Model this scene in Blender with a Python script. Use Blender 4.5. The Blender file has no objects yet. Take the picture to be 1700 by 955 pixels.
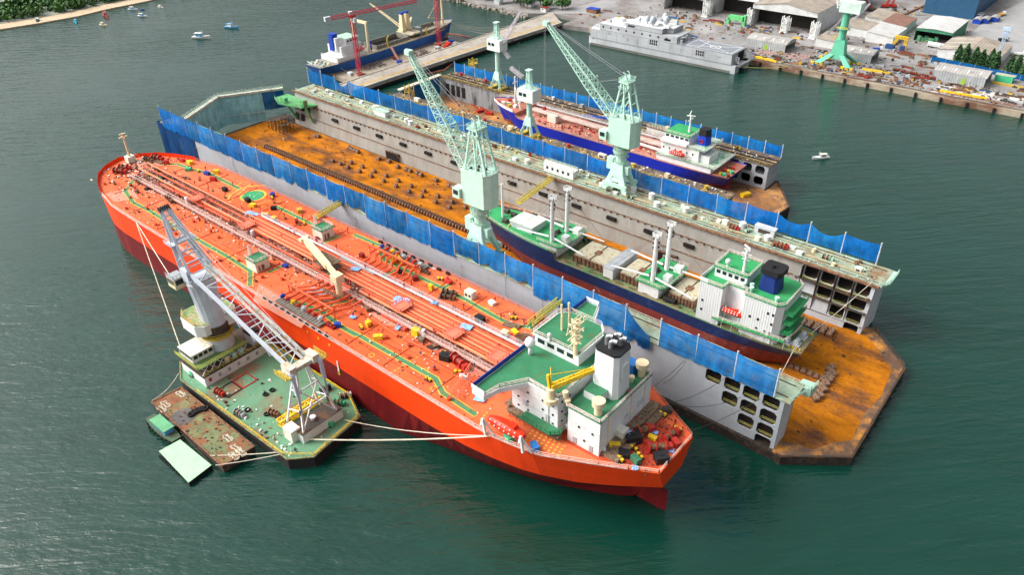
import bpy, bmesh, math, random
from mathutils import Vector, Matrix
from mathutils.geometry import tessellate_polygon
random.seed(11)
S = bpy.context.scene
C = S.collection
# ---------------------------------------------------------------- camera
F_PX, CX, CY, CAM_H = 1256.3, 850.0, 477.5, 150.0
RM = Matrix(((0.7636147, -0.34640114, 0.54488424),
             (0.64534761, 0.43622654, -0.62708282),
             (-0.02047077, 0.83048941, 0.55665815)))
cam_d = bpy.data.cameras.new('camera'); cam = bpy.data.objects.new('camera', cam_d); C.objects.link(cam)
cam.matrix_world = Matrix.Translation((0, 0, CAM_H)) @ RM.to_4x4()
cam_d.sensor_width = 36; cam_d.lens = F_PX / 1700 * 36; cam_d.clip_start = 1; cam_d.clip_end = 20000
S.camera = cam
# ---------------------------------------------------------------- sky, sun, exposure
SUN_EL, SUN_AZ = 42, 232
w = bpy.data.worlds.new('World'); S.world = w; w.use_nodes = True
nt = w.node_tree; nt.nodes.clear()
sky = nt.nodes.new('ShaderNodeTexSky'); sky.sky_type = 'NISHITA'; sky.sun_disc = False
sky.sun_elevation = math.radians(SUN_EL); sky.sun_rotation = math.radians(SUN_AZ)
sky.air_density = 1.0; sky.dust_density = 9.0; sky.ozone_density = 1.0
hs = nt.nodes.new('ShaderNodeHueSaturation'); hs.inputs['Saturation'].default_value = 0.25
bg = nt.nodes.new('ShaderNodeBackground'); bg.inputs['Strength'].default_value = 0.15
wo = nt.nodes.new('ShaderNodeOutputWorld')
nt.links.new(sky.outputs[0], hs.inputs['Color']); nt.links.new(hs.outputs[0], bg.inputs[0]); nt.links.new(bg.outputs[0], wo.inputs[0])
sd = bpy.data.lights.new('sun', 'SUN'); sd.energy = 0.95; sd.angle = math.radians(35); sd.color = (1, .96, .9)
sun = bpy.data.objects.new('sun', sd); C.objects.link(sun)
a_, e_ = math.radians(SUN_AZ), math.radians(SUN_EL)
sdir = Vector((math.sin(a_) * math.cos(e_), math.cos(a_) * math.cos(e_), math.sin(e_)))
sun.rotation_euler = sdir.to_track_quat('Z', 'Y').to_euler()
S.view_settings.view_transform = 'Standard'; S.view_settings.look = 'None'
S.view_settings.exposure = 0.66; S.view_settings.gamma = 1
# ---------------------------------------------------------------- survey helpers: photo point on a known plane -> world
def ray(u, v): return RM @ Vector((u - CX, -(v - CY), -F_PX))
def G(u, v, z=0.0):
    d = ray(u, v); t = (z - CAM_H) / d.z; return (d.x * t, d.y * t, z)
def GY(u, v, y):
    d = ray(u, v); t = y / d.y; return (d.x * t, y, CAM_H + d.z * t)
def G2(u, v, z=0.0): return G(u, v, z)[:2]
# ---------------------------------------------------------------- materials
MATS = {}
def M(name, col=None, rough=.6, metal=0, var=.16, scale=.25, col2=None, amt=.5, sharp=.12, scale2=None, bump=0, streak=None, spec=.3, plates=None, ribs=None):
    """procedural paint/metal: soft tone drift, fine grime, optional patches of a second colour"""
    if name in MATS: return MATS[name]
    m = bpy.data.materials.new(name); m.use_nodes = True; MATS[name] = m
    t = m.node_tree; b = t.nodes['Principled BSDF']; L = t.links.new
    b.inputs['Roughness'].default_value = rough; b.inputs['Metallic'].default_value = metal
    b.inputs['Specular IOR Level'].default_value = spec
    g = t.nodes.new('ShaderNodeNewGeometry')
    mp = t.nodes.new('ShaderNodeMapping'); L(g.outputs['Position'], mp.inputs[0])
    if streak: mp.inputs['Scale'].default_value = streak
    def noise(s, det=4, ro=.6):
        n = t.nodes.new('ShaderNodeTexNoise'); n.inputs['Scale'].default_value = s
        n.inputs['Detail'].default_value = det; n.inputs['Roughness'].default_value = ro
        L(mp.outputs[0], n.inputs['Vector']); return n
    n1 = noise(scale)
    r = t.nodes.new('ShaderNodeMapRange'); r.inputs[1].default_value = .3; r.inputs[2].default_value = .7
    r.inputs[3].default_value = 1 - var; r.inputs[4].default_value = 1 + var
    L(n1.outputs[0], r.inputs[0])
    n3 = noise(scale * 9, 3)
    r3 = t.nodes.new('ShaderNodeMapRange'); r3.inputs[1].default_value = .3; r3.inputs[2].default_value = .7
    r3.inputs[3].default_value = 1 - var * .6; r3.inputs[4].default_value = 1 + var * .6
    L(n3.outputs[0], r3.inputs[0])
    mu = t.nodes.new('ShaderNodeMath'); mu.operation = 'MULTIPLY'; L(r.outputs[0], mu.inputs[0]); L(r3.outputs[0], mu.inputs[1])
    fac = mu
    if plates:      # plate seams: (plane, width, height, darkness)
        sp = t.nodes.new('ShaderNodeSeparateXYZ'); L(g.outputs['Position'], sp.inputs[0]); cb = t.nodes.new('ShaderNodeCombineXYZ')
        L(sp.outputs['XYZ'.index(plates[0][0])], cb.inputs[0]); L(sp.outputs['XYZ'.index(plates[0][1])], cb.inputs[1])
        bk = t.nodes.new('ShaderNodeTexBrick'); bk.inputs['Scale'].default_value = 1; bk.inputs['Brick Width'].default_value = plates[1]; bk.inputs['Row Height'].default_value = plates[2]
        bk.inputs['Mortar Size'].default_value = .09; bk.inputs['Color1'].default_value = (1, 1, 1, 1); bk.inputs['Color2'].default_value = (.9, .9, .9, 1); bk.inputs['Mortar'].default_value = (plates[3],) * 3 + (1,)
        L(cb.outputs[0], bk.inputs['Vector']); m2 = t.nodes.new('ShaderNodeMath'); m2.operation = 'MULTIPLY'; L(mu.outputs[0], m2.inputs[0]); L(bk.outputs[0], m2.inputs[1]); fac = m2
    if ribs:        # corrugation: (axis, pitch)
        wv = t.nodes.new('ShaderNodeTexWave'); wv.bands_direction = ribs[0]; wv.inputs['Scale'].default_value = .314 / ribs[1]; L(g.outputs['Position'], wv.inputs['Vector'])
        rb_ = t.nodes.new('ShaderNodeMapRange'); rb_.inputs[3].default_value = .82; rb_.inputs[4].default_value = 1.06; L(wv.outputs['Fac'], rb_.inputs[0])
        m2 = t.nodes.new('ShaderNodeMath'); m2.operation = 'MULTIPLY'; L(fac.outputs[0], m2.inputs[0]); L(rb_.outputs[0], m2.inputs[1]); fac = m2
    src = None
    if col2:
        n2 = noise(scale2 or scale * 1.7, 6, .68)
        rr = t.nodes.new('ShaderNodeMapRange'); c0 = .5 + (.5 - amt) * .5
        rr.inputs[1].default_value = c0 - sharp / 2; rr.inputs[2].default_value = c0 + sharp / 2
        L(n2.outputs[0], rr.inputs[0])
        mx = t.nodes.new('ShaderNodeMix'); mx.data_type = 'RGBA'
        mx.inputs[6].default_value = (*col, 1); mx.inputs[7].default_value = (*col2, 1); L(rr.outputs[0], mx.inputs[0]); src = mx.outputs[2]
    vm = t.nodes.new('ShaderNodeVectorMath'); vm.operation = 'SCALE'
    if src: L(src, vm.inputs[0])
    else: vm.inputs[0].default_value = col
    L(fac.outputs[0], vm.inputs['Scale']); L(vm.outputs[0], b.inputs['Base Color'])
    if bump:
        bp = t.nodes.new('ShaderNodeBump'); bp.inputs['Strength'].default_value = bump; bp.inputs['Distance'].default_value = .3
        L(n3.outputs[0], bp.inputs['Height']); L(bp.outputs[0], b.inputs['Normal'])
    return m
white = M('white_paint', (.70, .71, .70), .45, col2=(.45, .36, .24), amt=.14, scale=.3, sharp=.1, var=.08)
offw = M('offwhite', (.68, .66, .56), .5, col2=(.4, .25, .12), amt=.2, var=.1)
cream = M('cream_paint', (.72, .6, .38), .5, var=.1)
yellow = M('yellow_paint', (.78, .5, .02), .5, var=.15, col2=(.4, .2, .02), amt=.25)
ochre = M('ochre_paint', (.48, .34, .05), .6, var=.2)
black = M('black_paint', (.015, .015, .017), .6)
dark = M('dark_steel', (.05, .045, .04), .7, col2=(.12, .06, .03), amt=.4)
brownsteel = M('rusty_steel', (.13, .06, .035), .8, col2=(.25, .13, .07), amt=.5, scale=.6)
grey = M('grey_steel', (.33, .35, .37), .6, col2=(.2, .13, .08), amt=.2)
lgrey = M('light_grey_steel', (.5, .53, .56), .5)
redp = M('red_paint', (.42, .03, .02), .5)
dred = M('dark_red_paint', (.23, .03, .02), .6)
orange = M('orange_plastic', (.75, .035, .008), .4, var=.06)
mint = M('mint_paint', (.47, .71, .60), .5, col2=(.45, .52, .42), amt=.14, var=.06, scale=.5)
mintd = M('mint_dark_paint', (.36, .55, .44), .5, col2=(.3, .3, .2), amt=.2, var=.1)  # darker mint with dull brown patches
ggreen = M('deck_green', (.035, .19, .09), .6, col2=(.07, .15, .06), amt=.3, scale=.25)
bgreen = M('bright_green', (.06, .45, .22), .5)
bluep = M('blue_paint', (.01, .05, .35), .5)
glass = M('window_glass', (.02, .03, .035), .1, var=.05)
pipeo = M('pipe_orange', (.72, .1, .03), .5, col2=(.35, .06, .03), amt=.3, scale=.5)
wood = M('weathered_wood', (.25, .17, .11), .85, col2=(.12, .08, .05), amt=.5, scale=1)
rope = M('rope', (.6, .56, .44), .8)
rubber = M('rubber', (.012, .012, .012), .8)
bluecloth = M('blue_cloth', (.03, .2, .55), .8)
# ---------------------------------------------------------------- mesh builder
def wloc(o):
    p = Vector((0, 0, 0))
    while o: p += o.location; o = o.parent
    return p
class MB:
    def __init__(s): s.v = []; s.f = []
    def add(s, vs, fs):
        n = len(s.v); s.v += [tuple(v) for v in vs]; s.f += [tuple(n + i for i in f) for f in fs]; return s
    def box(s, x0, x1, y0, y1, z0, z1):
        return s.add([(x0, y0, z0), (x1, y0, z0), (x1, y1, z0), (x0, y1, z0), (x0, y0, z1), (x1, y0, z1), (x1, y1, z1), (x0, y1, z1)],
                     [(0, 3, 2, 1), (4, 5, 6, 7), (0, 1, 5, 4), (1, 2, 6, 5), (2, 3, 7, 6), (3, 0, 4, 7)])
    def ob(s, x, y, z0, l, w_, h, a=0):
        c, q = math.cos(a), math.sin(a)
        P_ = [(x + dx * l / 2 * c - dy * w_ / 2 * q, y + dx * l / 2 * q + dy * w_ / 2 * c) for dx, dy in ((-1, -1), (1, -1), (1, 1), (-1, 1))]
        return s.prism(P_, z0, z0 + h)
    def prism(s, pts, z0, z1, taper=1.0):
        n = len(pts)
        cx = sum(p[0] for p in pts) / n; cy = sum(p[1] for p in pts) / n
        A = sum(pts[i][0] * pts[(i + 1) % n][1] - pts[(i + 1) % n][0] * pts[i][1] for i in range(n))
        if A < 0: pts = pts[::-1]
        top = [(cx + (p[0] - cx) * taper, cy + (p[1] - cy) * taper, z1) for p in pts]
        return s.add([(p[0], p[1], z0) for p in pts] + top,
                     [tuple(range(n))[::-1], tuple(range(n, 2 * n))] + [(i, (i + 1) % n, n + (i + 1) % n, n + i) for i in range(n)])
    def bar(s, p, q, w_=.2, h=None):
        p, q = Vector(p), Vector(q); d = q - p
        if d.length < 1e-6: return s
        d.normalize(); h = h or w_
        up = Vector((0, 0, 1)) if abs(d.z) < .95 else Vector((1, 0, 0))
        a = d.cross(up).normalized() * w_ / 2; b = d.cross(a).normalized() * h / 2
        return s.add([p - a - b, p + a - b, p + a + b, p - a + b, q - a - b, q + a - b, q + a + b, q - a + b],
                     [(0, 1, 2, 3), (4, 7, 6, 5), (0, 4, 5, 1), (1, 5, 6, 2), (2, 6, 7, 3), (3, 7, 4, 0)])
    def cyl(s, p, q, r, n=8, r2=None):
        p, q = Vector(p), Vector(q); r2 = r if r2 is None else r2
        d = (q - p).normalized(); up = Vector((0, 0, 1)) if abs(d.z) < .95 else Vector((1, 0, 0))
        a = d.cross(up).normalized(); b = d.cross(a).normalized()
        vs = [p + (a * math.cos(2 * math.pi * i / n) + b * math.sin(2 * math.pi * i / n)) * r for i in range(n)]
        vs += [q + (a * math.cos(2 * math.pi * i / n) + b * math.sin(2 * math.pi * i / n)) * r2 for i in range(n)]
        return s.add(vs, [tuple(range(n)), tuple(range(n, 2 * n))[::-1]] + [(i, n + i, n + (i + 1) % n, (i + 1) % n) for i in range(n)])
    def tube(s, pts, r, n=6):
        for a, b in zip(pts, pts[1:]): s.cyl(a, b, r, n)
        return s
    def path(s, pts, w_, h=None):
        for a, b in zip(pts, pts[1:]): s.bar(a, b, w_, h)
        return s
    def ball(s, c, r, sz=1.0, nu=10, nv=6):
        vs = []; fs = []
        for j in range(nv + 1):
            th = math.pi * j / nv
            for i in range(nu):
                ph = 2 * math.pi * i / nu
                vs.append((c[0] + r * math.sin(th) * math.cos(ph), c[1] + r * math.sin(th) * math.sin(ph), c[2] + r * sz * math.cos(th)))
        for j in range(nv):
            for i in range(nu):
                fs.append((j * nu + i, (j + 1) * nu + i, (j + 1) * nu + (i + 1) % nu, j * nu + (i + 1) % nu))
        return s.add(vs, fs)
    def torus(s, c, R_, r, axis=(0, 0, 1), n=10, m=5):
        ax = Vector(axis).normalized(); u = ax.orthogonal().normalized(); v = ax.cross(u); vs = []; fs = []
        for i in range(n):
            a = 2 * math.pi * i / n; d = u * math.cos(a) + v * math.sin(a)
            for j in range(m):
                b = 2 * math.pi * j / m
                vs.append(Vector(c) + d * (R_ + r * math.cos(b)) + ax * r * math.sin(b))
        for i in range(n):
            for j in range(m):
                fs.append((i * m + j, ((i + 1) % n) * m + j, ((i + 1) % n) * m + (j + 1) % m, i * m + (j + 1) % m))
        return s.add(vs, fs)
    def rail(s, pts, h=1.1, step=2.2, t=.09, rows=2, loop=False):
        pts = [Vector(p) for p in pts]
        if loop: pts.append(pts[0])
        for a, b in zip(pts, pts[1:]):
            L_ = (b - a).length; n = max(1, round(L_ / step))
            for k in range(1, rows + 1):
                z = Vector((0, 0, h * k / rows)); s.bar(a + z, b + z, t)
            for i in range(n + 1):
                p = a.lerp(b, i / n); s.bar(p, p + Vector((0, 0, h)), t)
        return s
    def truss(s, p, q, w0, w1, n=10, t=.25, h0=None, h1=None, side=None, td=None):
        """four-chord lattice beam from p to q"""
        p, q = Vector(p), Vector(q); d = (q - p).normalized(); td = td or t * .6
        a = Vector(side).normalized() if side else d.cross(Vector((0, 0, 1))).normalized()
        b = d.cross(a).normalized(); h0 = h0 or w0; h1 = h1 or w1; R_ = []
        for i in range(n + 1):
            k = i / n; c = p.lerp(q, k); ww = (w0 + (w1 - w0) * k) / 2; hh = (h0 + (h1 - h0) * k) / 2
            R_.append([c + a * sx * ww + b * sy * hh for sx, sy in ((-1, -1), (1, -1), (1, 1), (-1, 1))])
        for k in range(4):
            s.bar(R_[0][k], R_[-1][k], t)
        for i in range(n):
            for k in range(4):
                j = (k + 1) % 4
                s.bar(R_[i][k], R_[i + 1][j] if i % 2 else R_[i + 1][j], td) if i % 2 else s.bar(R_[i][j], R_[i + 1][k], td)
                s.bar(R_[i][k], R_[i][j], td)
        return s
    def sheet(s, outer, holes, to3, depth, nrm):
        """flat plate with holes; to3 maps 2D->3D, thickness along nrm"""
        loops = [[Vector((p[0], p[1], 0)) for p in outer]] + [[Vector((p[0], p[1], 0)) for p in h] for h in holes]
        tris = tessellate_polygon(loops); flat = [p for l in loops for p in l]; N = Vector(nrm) * depth; n = len(flat)
        A = [Vector(to3(p.x, p.y)) for p in flat]
        fs = [tuple(t) for t in tris] + [tuple(n + i for i in t) for t in tris]; k = 0
        for l in loops:
            m = len(l)
            for i in range(m): fs.append((k + i, k + (i + 1) % m, n + k + (i + 1) % m, n + k + i))
            k += m
        return s.add(A + [x + N for x in A], fs)
    def build(s, name, mat, parent=None, label=None, cat=None, group=None, kind=None, smooth=False, origin=None):
        me = bpy.data.meshes.new(name)
        if parent: o3 = wloc(parent)
        elif origin: o3 = Vector(origin)
        else:
            xs = [v[0] for v in s.v]; ys = [v[1] for v in s.v]; zs = [v[2] for v in s.v]
            o3 = Vector(((min(xs) + max(xs)) / 2, (min(ys) + max(ys)) / 2, min(zs)))
        me.from_pydata([(v[0] - o3.x, v[1] - o3.y, v[2] - o3.z) for v in s.v], [], s.f)
        bm = bmesh.new(); bm.from_mesh(me); bmesh.ops.recalc_face_normals(bm, faces=bm.faces); bm.to_mesh(me); bm.free()
        me.materials.append(mat)
        if smooth:
            for p in me.polygons: p.use_smooth = True
        o = bpy.data.objects.new(name, me); C.objects.link(o)
        if parent: o.parent = parent
        else: o.location = o3
        return tag(o, label, cat, group, kind)
def tag(o, label=None, cat=None, group=None, kind=None):
    if label: o['label'] = label
    if cat: o['category'] = cat
    if group: o['group'] = group
    if kind: o['kind'] = kind
    return o
def T(name, loc, label, cat, group=None):
    o = bpy.data.objects.new(name, None); C.objects.link(o); o.location = loc; o.empty_display_size = .5
    return tag(o, label, cat, group)
def dup(o, loc=None, rz=None, label=None, parent=None, scale=None):
    c = o.copy(); C.objects.link(c)
    if parent: c.parent = parent
    if loc is not None: c.location = loc
    if rz is not None: c.rotation_euler = (0, 0, rz)
    if label: c['label'] = label
    if scale: c.scale = (scale,) * 3
    for ch in list(o.children): dup(ch, parent=c)
    return c
def lerp(a, b, t): return a + (b - a) * t
def ipl(tab, x):
    if x <= tab[0][0]: return tab[0][1]
    for (a, b), (c, d) in zip(tab, tab[1:]):
        if x <= c: return b + (d - b) * (x - a) / (c - a)
    return tab[-1][1]
def loft(mb, rings, cap=True, closed=True):
    n = len(rings[0]); base = len(mb.v); mb.v += [tuple(p) for r in rings for p in r]
    for i in range(len(rings) - 1):
        for j in range(n if closed else n - 1):
            k = (j + 1) % n
            mb.f.append((base + i * n + j, base + i * n + k, base + (i + 1) * n + k, base + (i + 1) * n + j))
    if cap:
        mb.f.append(tuple(base + j for j in range(n))[::-1]); mb.f.append(tuple(base + (len(rings) - 1) * n + j for j in range(n)))
    return mb
# ================================================================ SETTING: water, land
def water_mat():
    m = bpy.data.materials.new('sea_water'); m.use_nodes = True; t = m.node_tree; b = t.nodes['Principled BSDF']; L = t.links.new
    b.inputs['Roughness'].default_value = .12; b.inputs['IOR'].default_value = 1.5
    g = t.nodes.new('ShaderNodeNewGeometry')
    def wave(s, rot, det, str_, sc=(1, 1, 1)):
        m0 = t.nodes.new('ShaderNodeMapping'); m0.inputs['Rotation'].default_value = (0, 0, rot); L(g.outputs['Position'], m0.inputs[0])
        mp = t.nodes.new('ShaderNodeMapping'); mp.inputs['Scale'].default_value = sc; L(m0.outputs[0], mp.inputs[0])
        n = t.nodes.new('ShaderNodeTexNoise'); n.inputs['Scale'].default_value = s; n.inputs['Detail'].default_value = det
        n.inputs['Roughness'].default_value = .6; n.inputs['Distortion'].default_value = .4
        L(mp.outputs[0], n.inputs['Vector']); k = t.nodes.new('ShaderNodeMath'); k.operation = 'MULTIPLY'; k.inputs[1].default_value = str_
        L(n.outputs[0], k.inputs[0]); return k
    A = wave(.10, -.80, 3, 1.5, (.5, 2.6, 1)); B = wave(.42, -.55, 3, .45, (.6, 1.7, 1)); D = wave(.03, -.7, 2, .9, (1, 2, 1))
    s1 = t.nodes.new('ShaderNodeMath'); s1.operation = 'ADD'; L(A.outputs[0], s1.inputs[0]); L(B.outputs[0], s1.inputs[1])
    bp = t.nodes.new('ShaderNodeBump'); bp.inputs['Distance'].default_value = .5
    Wd = t.nodes.new('ShaderNodeTexNoise'); Wd.inputs['Scale'].default_value = .008; Wd.inputs['Detail'].default_value = 3; L(g.outputs['Position'], Wd.inputs['Vector'])
    mr = t.nodes.new('ShaderNodeMapRange'); mr.inputs[1].default_value = .35; mr.inputs[2].default_value = .65; mr.inputs[3].default_value = .5; mr.inputs[4].default_value = 1.0; L(Wd.outputs[0], mr.inputs[0]); L(mr.outputs[0], bp.inputs['Strength'])
    L(s1.outputs[0], bp.inputs['Height']); L(bp.outputs[0], b.inputs['Normal'])
    r = t.nodes.new('ShaderNodeMix'); r.data_type = 'RGBA'
    r.inputs[6].default_value = (.002, .027, .018, 1); r.inputs[7].default_value = (.004, .046, .032, 1)
    L(D.outputs[0], r.inputs[0]); L(r.outputs[2], b.inputs['Base Color'])
    return m
MB().add([(-4000, -3000, 0), (3000, -3000, 0), (3000, 6000, 0), (-4000, 6000, 0)], [(0, 1, 2, 3)]).build('water', water_mat(), kind='structure')
asphalt = M('yard_concrete', (.27, .265, .26), .85, var=.22, scale=.035, col2=(.15, .12, .105), amt=.36, scale2=.05, sharp=.3)
quaycon = M('quay_concrete', (.33, .28, .21), .85, var=.2, scale=.15, col2=(.16, .08, .05), amt=.42, scale2=.12, streak=(.3, 1, .6))
land_pts = [(900, 452.5), (-42, 452.5), (-161, 452.5), (-200, 452.5), (-315, 452.5), (-336, 449), (-337, 470), (-361, 470), (-376, 459), (-400, 462), (-429, 462), (-450, 468), (-474, 462), (-520, 470), (-600, 520), (-700, 620), (-1400, 1500), (900, 1900)]
MB().prism(land_pts, -2, 3.0).build('yard_ground', asphalt, kind='structure')
# quay cope: rusty concrete edge with rails and fenders
q = MB(); q.box(-315, 400, 452.3, 456.5, 2.2, 3.12); q.build('quay_edge', quaycon, kind='structure')
q = MB(); q.box(-314, 400, 452.1, 452.48, -1, 2.9); q.build('quay_wall_face', quaycon, kind='structure')
q = MB(); [q.box(-300, 300, y, y + .25, 3.12, 3.3) for y in (454.2, 455.6)]; q.build('crane_rail', dark, kind='structure')
q = MB()
for p in ((-200, 458.5), (-130, 461.5), (-50, 459)): q.box(p[0] - 40, p[0] + 36, p[1], p[1] + 2.5, 3.0, 3.06)
q.build('rail_bed', brownsteel, kind='structure')
bf = None
for i, x in enumerate(range(-186, 20, 13)):
    o = MB().box(x, x + 1.1, 451.2, 452.3, .3, 2.7).box(x - .15, x + 1.25, 451.9, 452.29, .6, 2.4).build('quay_fender', rubber, label='black rubber fender on the concrete quay wall', cat='fender', group='fenders along the quay')
# left beach, mangrove, marsh
sand = M('beach_sand', (.52, .40, .27), .9, var=.12, scale=.05, col2=(.36, .28, .19), amt=.3)
marsh = M('marsh_mud', (.30, .33, .27), .6, var=.15, scale=.02, col2=(.14, .18, .11), amt=.4, scale2=.03)
sh = [G2(*p) for p in ((-300, 95), (-120, 72), (0, 50), (70, 39), (130, 28), (180, 16), (225, 7), (262, -1), (330, -14), (480, -34))]
inner = [(x - 42, y + 4) for x, y in sh]
MB().prism(sh + inner[::-1], -1, .9, 1).build('beach', sand, kind='structure')
far_ = [(x - 110, y + 8) for x, y in sh]
MB().prism([(x + 24, y - 2) for x, y in inner] + far_[::-1], -1, 1.15).build('mangrove_bank', marsh, kind='structure')
mud2 = [(x - 470, y + 8) for x, y in sh]
MB().prism(far_ + mud2[::-1], -1, .25).build('marsh', marsh, kind='structure')
leafm = M('foliage', (.045, .115, .03), .8, var=.45, scale=.22, col2=(.09, .19, .05), amt=.45, scale2=.35)
leafd = M('foliage_dark', (.022, .07, .022), .8, var=.4, scale=.4, col2=(.05, .12, .035), amt=.4, scale2=.6)
bark = M('bark', (.12, .09, .06), .9)
def leaves(mb, c, rx, ry, rz, n, s):
    for _ in range(n):
        while True:
            p = Vector((random.uniform(-1, 1), random.uniform(-1, 1), random.uniform(-1, 1)))
            if .35 < p.length < 1: break
        p = Vector((p.x * rx, p.y * ry, p.z * rz)) + Vector(c)
        u = Vector((random.gauss(0, 1), random.gauss(0, 1), random.gauss(0, .6))).normalized(); v = u.orthogonal().normalized()
        k = s * random.uniform(.6, 1.4); mb.add([p - u * k, p + v * k * .7, p + u * k, p - v * k * .7], [(0, 1, 2, 3)])
mg = MB()
for i in range(620):
    k = random.uniform(0, len(sh) - 1.001); j = int(k); fr = k - j
    x = lerp(sh[j][0], sh[j + 1][0], fr) - random.uniform(22, 92); y = lerp(sh[j][1], sh[j + 1][1], fr) + random.uniform(-2, 8); x += max(0, (lerp(sh[j][0], sh[j + 1][0], fr) - x - 64)) * 1
    r = random.uniform(3, 6); leaves(mg, (x, y, 2 + r * .6), r, r, r * .9, 26, 1.3)
mg.build('mangrove_wood', leafm, label='dense green mangrove wood behind the sandy beach', cat='mangrove', kind='stuff')
# upper shore: rocky bank and trees
rockm = M('shore_rock', (.38, .35, .30), .9, var=.3, scale=.3, col2=(.2, .17, .14), amt=.5)
bk = MB(); bankl = [(-376, 457), (-400, 461), (-429, 461), (-450, 467), (-474, 461), (-520, 469), (-600, 519), (-700, 619)]
for a, b in zip(bankl, bankl[1:]):
    for k in range(60):
        f = random.random(); x = lerp(a[0], b[0], f); y = lerp(a[1], b[1], f) + random.uniform(-4, 8); r = random.uniform(.5, 1.6)
        bk.ob(x, y, -.3, r * 2, r * 1.5, 3 if y > b[1] + 1 else r * 1.1, random.random() * 3)
bk.build('rocky_bank', rockm, label='grey boulders along the shore beside the pier root', cat='rocks', kind='stuff')
TREE_L = {}
def tree(x, y, h, r, label, group, mat=leafm, kind='tree', z=3, conic=False):
    t = T(kind, (x, y, z), label, 'tree', group)
    MB().cyl((x, y, z - .3), (x + .3, y, z + h * .55), .4, 6, .15).bar((x, y, z + h * .3), (x + r * .5, y + r * .3, z + h * .6), .2).bar((x, y, z + h * .35), (x - r * .5, y - r * .2, z + h * .62), .2).build('trunk', bark, t)
    c = MB()
    if conic:
        for i in range(9):
            f = i / 8; leaves(c, (x, y, z + h * (.1 + .78 * f)), r * (1 - f ** 2.4 * .75), r * (1 - f ** 2.4 * .75), h * .1, int(80 * (1 - f * .5)), .6)
    else:
        for i in range(9):
            a = random.random() * 6.3; d = random.uniform(.2, .75) * r
            leaves(c, (x + math.cos(a) * d, y + math.sin(a) * d, z + h * random.uniform(.5, .85)), r * .5, r * .5, r * .42, 60, .9)
    c.build('crown', mat, t); return t
tg = 'trees on the rocky shore'
for (x, y, h, r) in [(-470, 482, 10, 7), (-455, 478, 9, 6), (-440, 476, 10, 6.5), (-425, 484, 8, 5), (-408, 480, 10, 6.5), (-396, 474, 11, 7), (-386, 470, 10, 6), (-372, 478, 7, 4), (-480, 498, 9, 7), (-362, 484, 9, 6), (-385, 486, 11, 7), (-405, 490, 11, 8), (-430, 494, 11, 8), (-450, 494, 10, 8), (-465, 500, 10, 8), (-415, 472, 8, 6), (-432, 474, 9, 6), (-500, 492, 10, 7), (-520, 500, 9, 7), (-418, 500, 8, 6), (-395, 500, 9, 6), (-440, 505, 9, 6)]:
    tree(x, y, h, r, 'broad green tree on the rocky shore at the root of the pier', tg)
ORD = ['first', 'second', 'third', 'fourth', 'fifth', 'sixth', 'seventh', 'eighth', 'ninth', 'tenth', 'eleventh', 'twelfth', 'thirteenth', 'fourteenth', 'fifteenth', 'sixteenth', 'seventeenth', 'eighteenth', 'nineteenth', 'twentieth']
# ================================================================ FLOATING DOCKS
floorm = M('rust_floor', (.45, .15, .008), .9, spec=.08, var=.36, scale=.22, col2=(.13, .06, .035), amt=.38, scale2=.12, sharp=.18, streak=(.5, 1, 1), bump=.2, plates=('XY', 9, 3.2, .72))
floorb = M('brown_floor', (.20, .10, .06), .85, var=.3, scale=.10, col2=(.36, .15, .05), amt=.35, scale2=.1, sharp=.2)
apronm = M('apron_brown', (.14, .08, .05), .7, var=.25, scale=.2, col2=(.48, .2, .03), amt=.36, scale2=.2, sharp=.2)
wallm = M('dock_wall', (.31, .305, .28), .65, var=.08, scale=.4, col2=(.24, .21, .17), amt=.26, scale2=.25, sharp=.35, streak=(1, 1, .25), plates=('XZ', 12, 5, .9))
wallo = M('dock_wall_outer', (.40, .43, .47), .6, var=.05, scale=.08, col2=(.33, .33, .34), amt=.3, scale2=.12, sharp=.4, streak=(1, 1, .3), plates=('XZ', 9, 2.6, .86))
wallend = M('dock_end_wall', (.50, .52, .54), .6, var=.08, scale=.3, col2=(.4, .2, .1), amt=.16, scale2=.5)
deckg = M('dock_top_green', (.30, .40, .30), .7, var=.15, scale=.3, col2=(.22, .12, .06), amt=.38, scale2=.12, sharp=.2)
boot = M('dock_boot_black', (.025, .02, .018), .8, col2=(.07, .045, .03), amt=.4, scale=.4)
slotm = M('slot_dark', (.012, .01, .01), .9)
lime = M('lime_rail', (.35, .45, .2), .6)
MINTR = M('mint_rail', (.5, .62, .5), .6)
def octo(cx, cz, w_, h, c):
    w_ /= 2; h /= 2
    return [(cx - w_ + c, cz - h), (cx + w_ - c, cz - h), (cx + w_, cz - h + c), (cx + w_, cz + h - c), (cx + w_ - c, cz + h), (cx - w_ + c, cz + h), (cx - w_, cz + h - c), (cx - w_, cz - h + c)]
X0, X1 = -350.0, -41.0
OPEN = [(-44.3, 17.5), (-49.7, 17.5), (-55.0, 17.5), (-60.4, 17.5), (-44.3, 12.6), (-49.7, 12.6), (-55.0, 12.6), (-44.3, 7.7), (-49.7, 7.7), (-44.3, 3.6)]
dock = T('floating_dock', (-195, 184, 0), 'large floating dry dock with rust orange floor between two long grey wing walls', 'floating dock')
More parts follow.
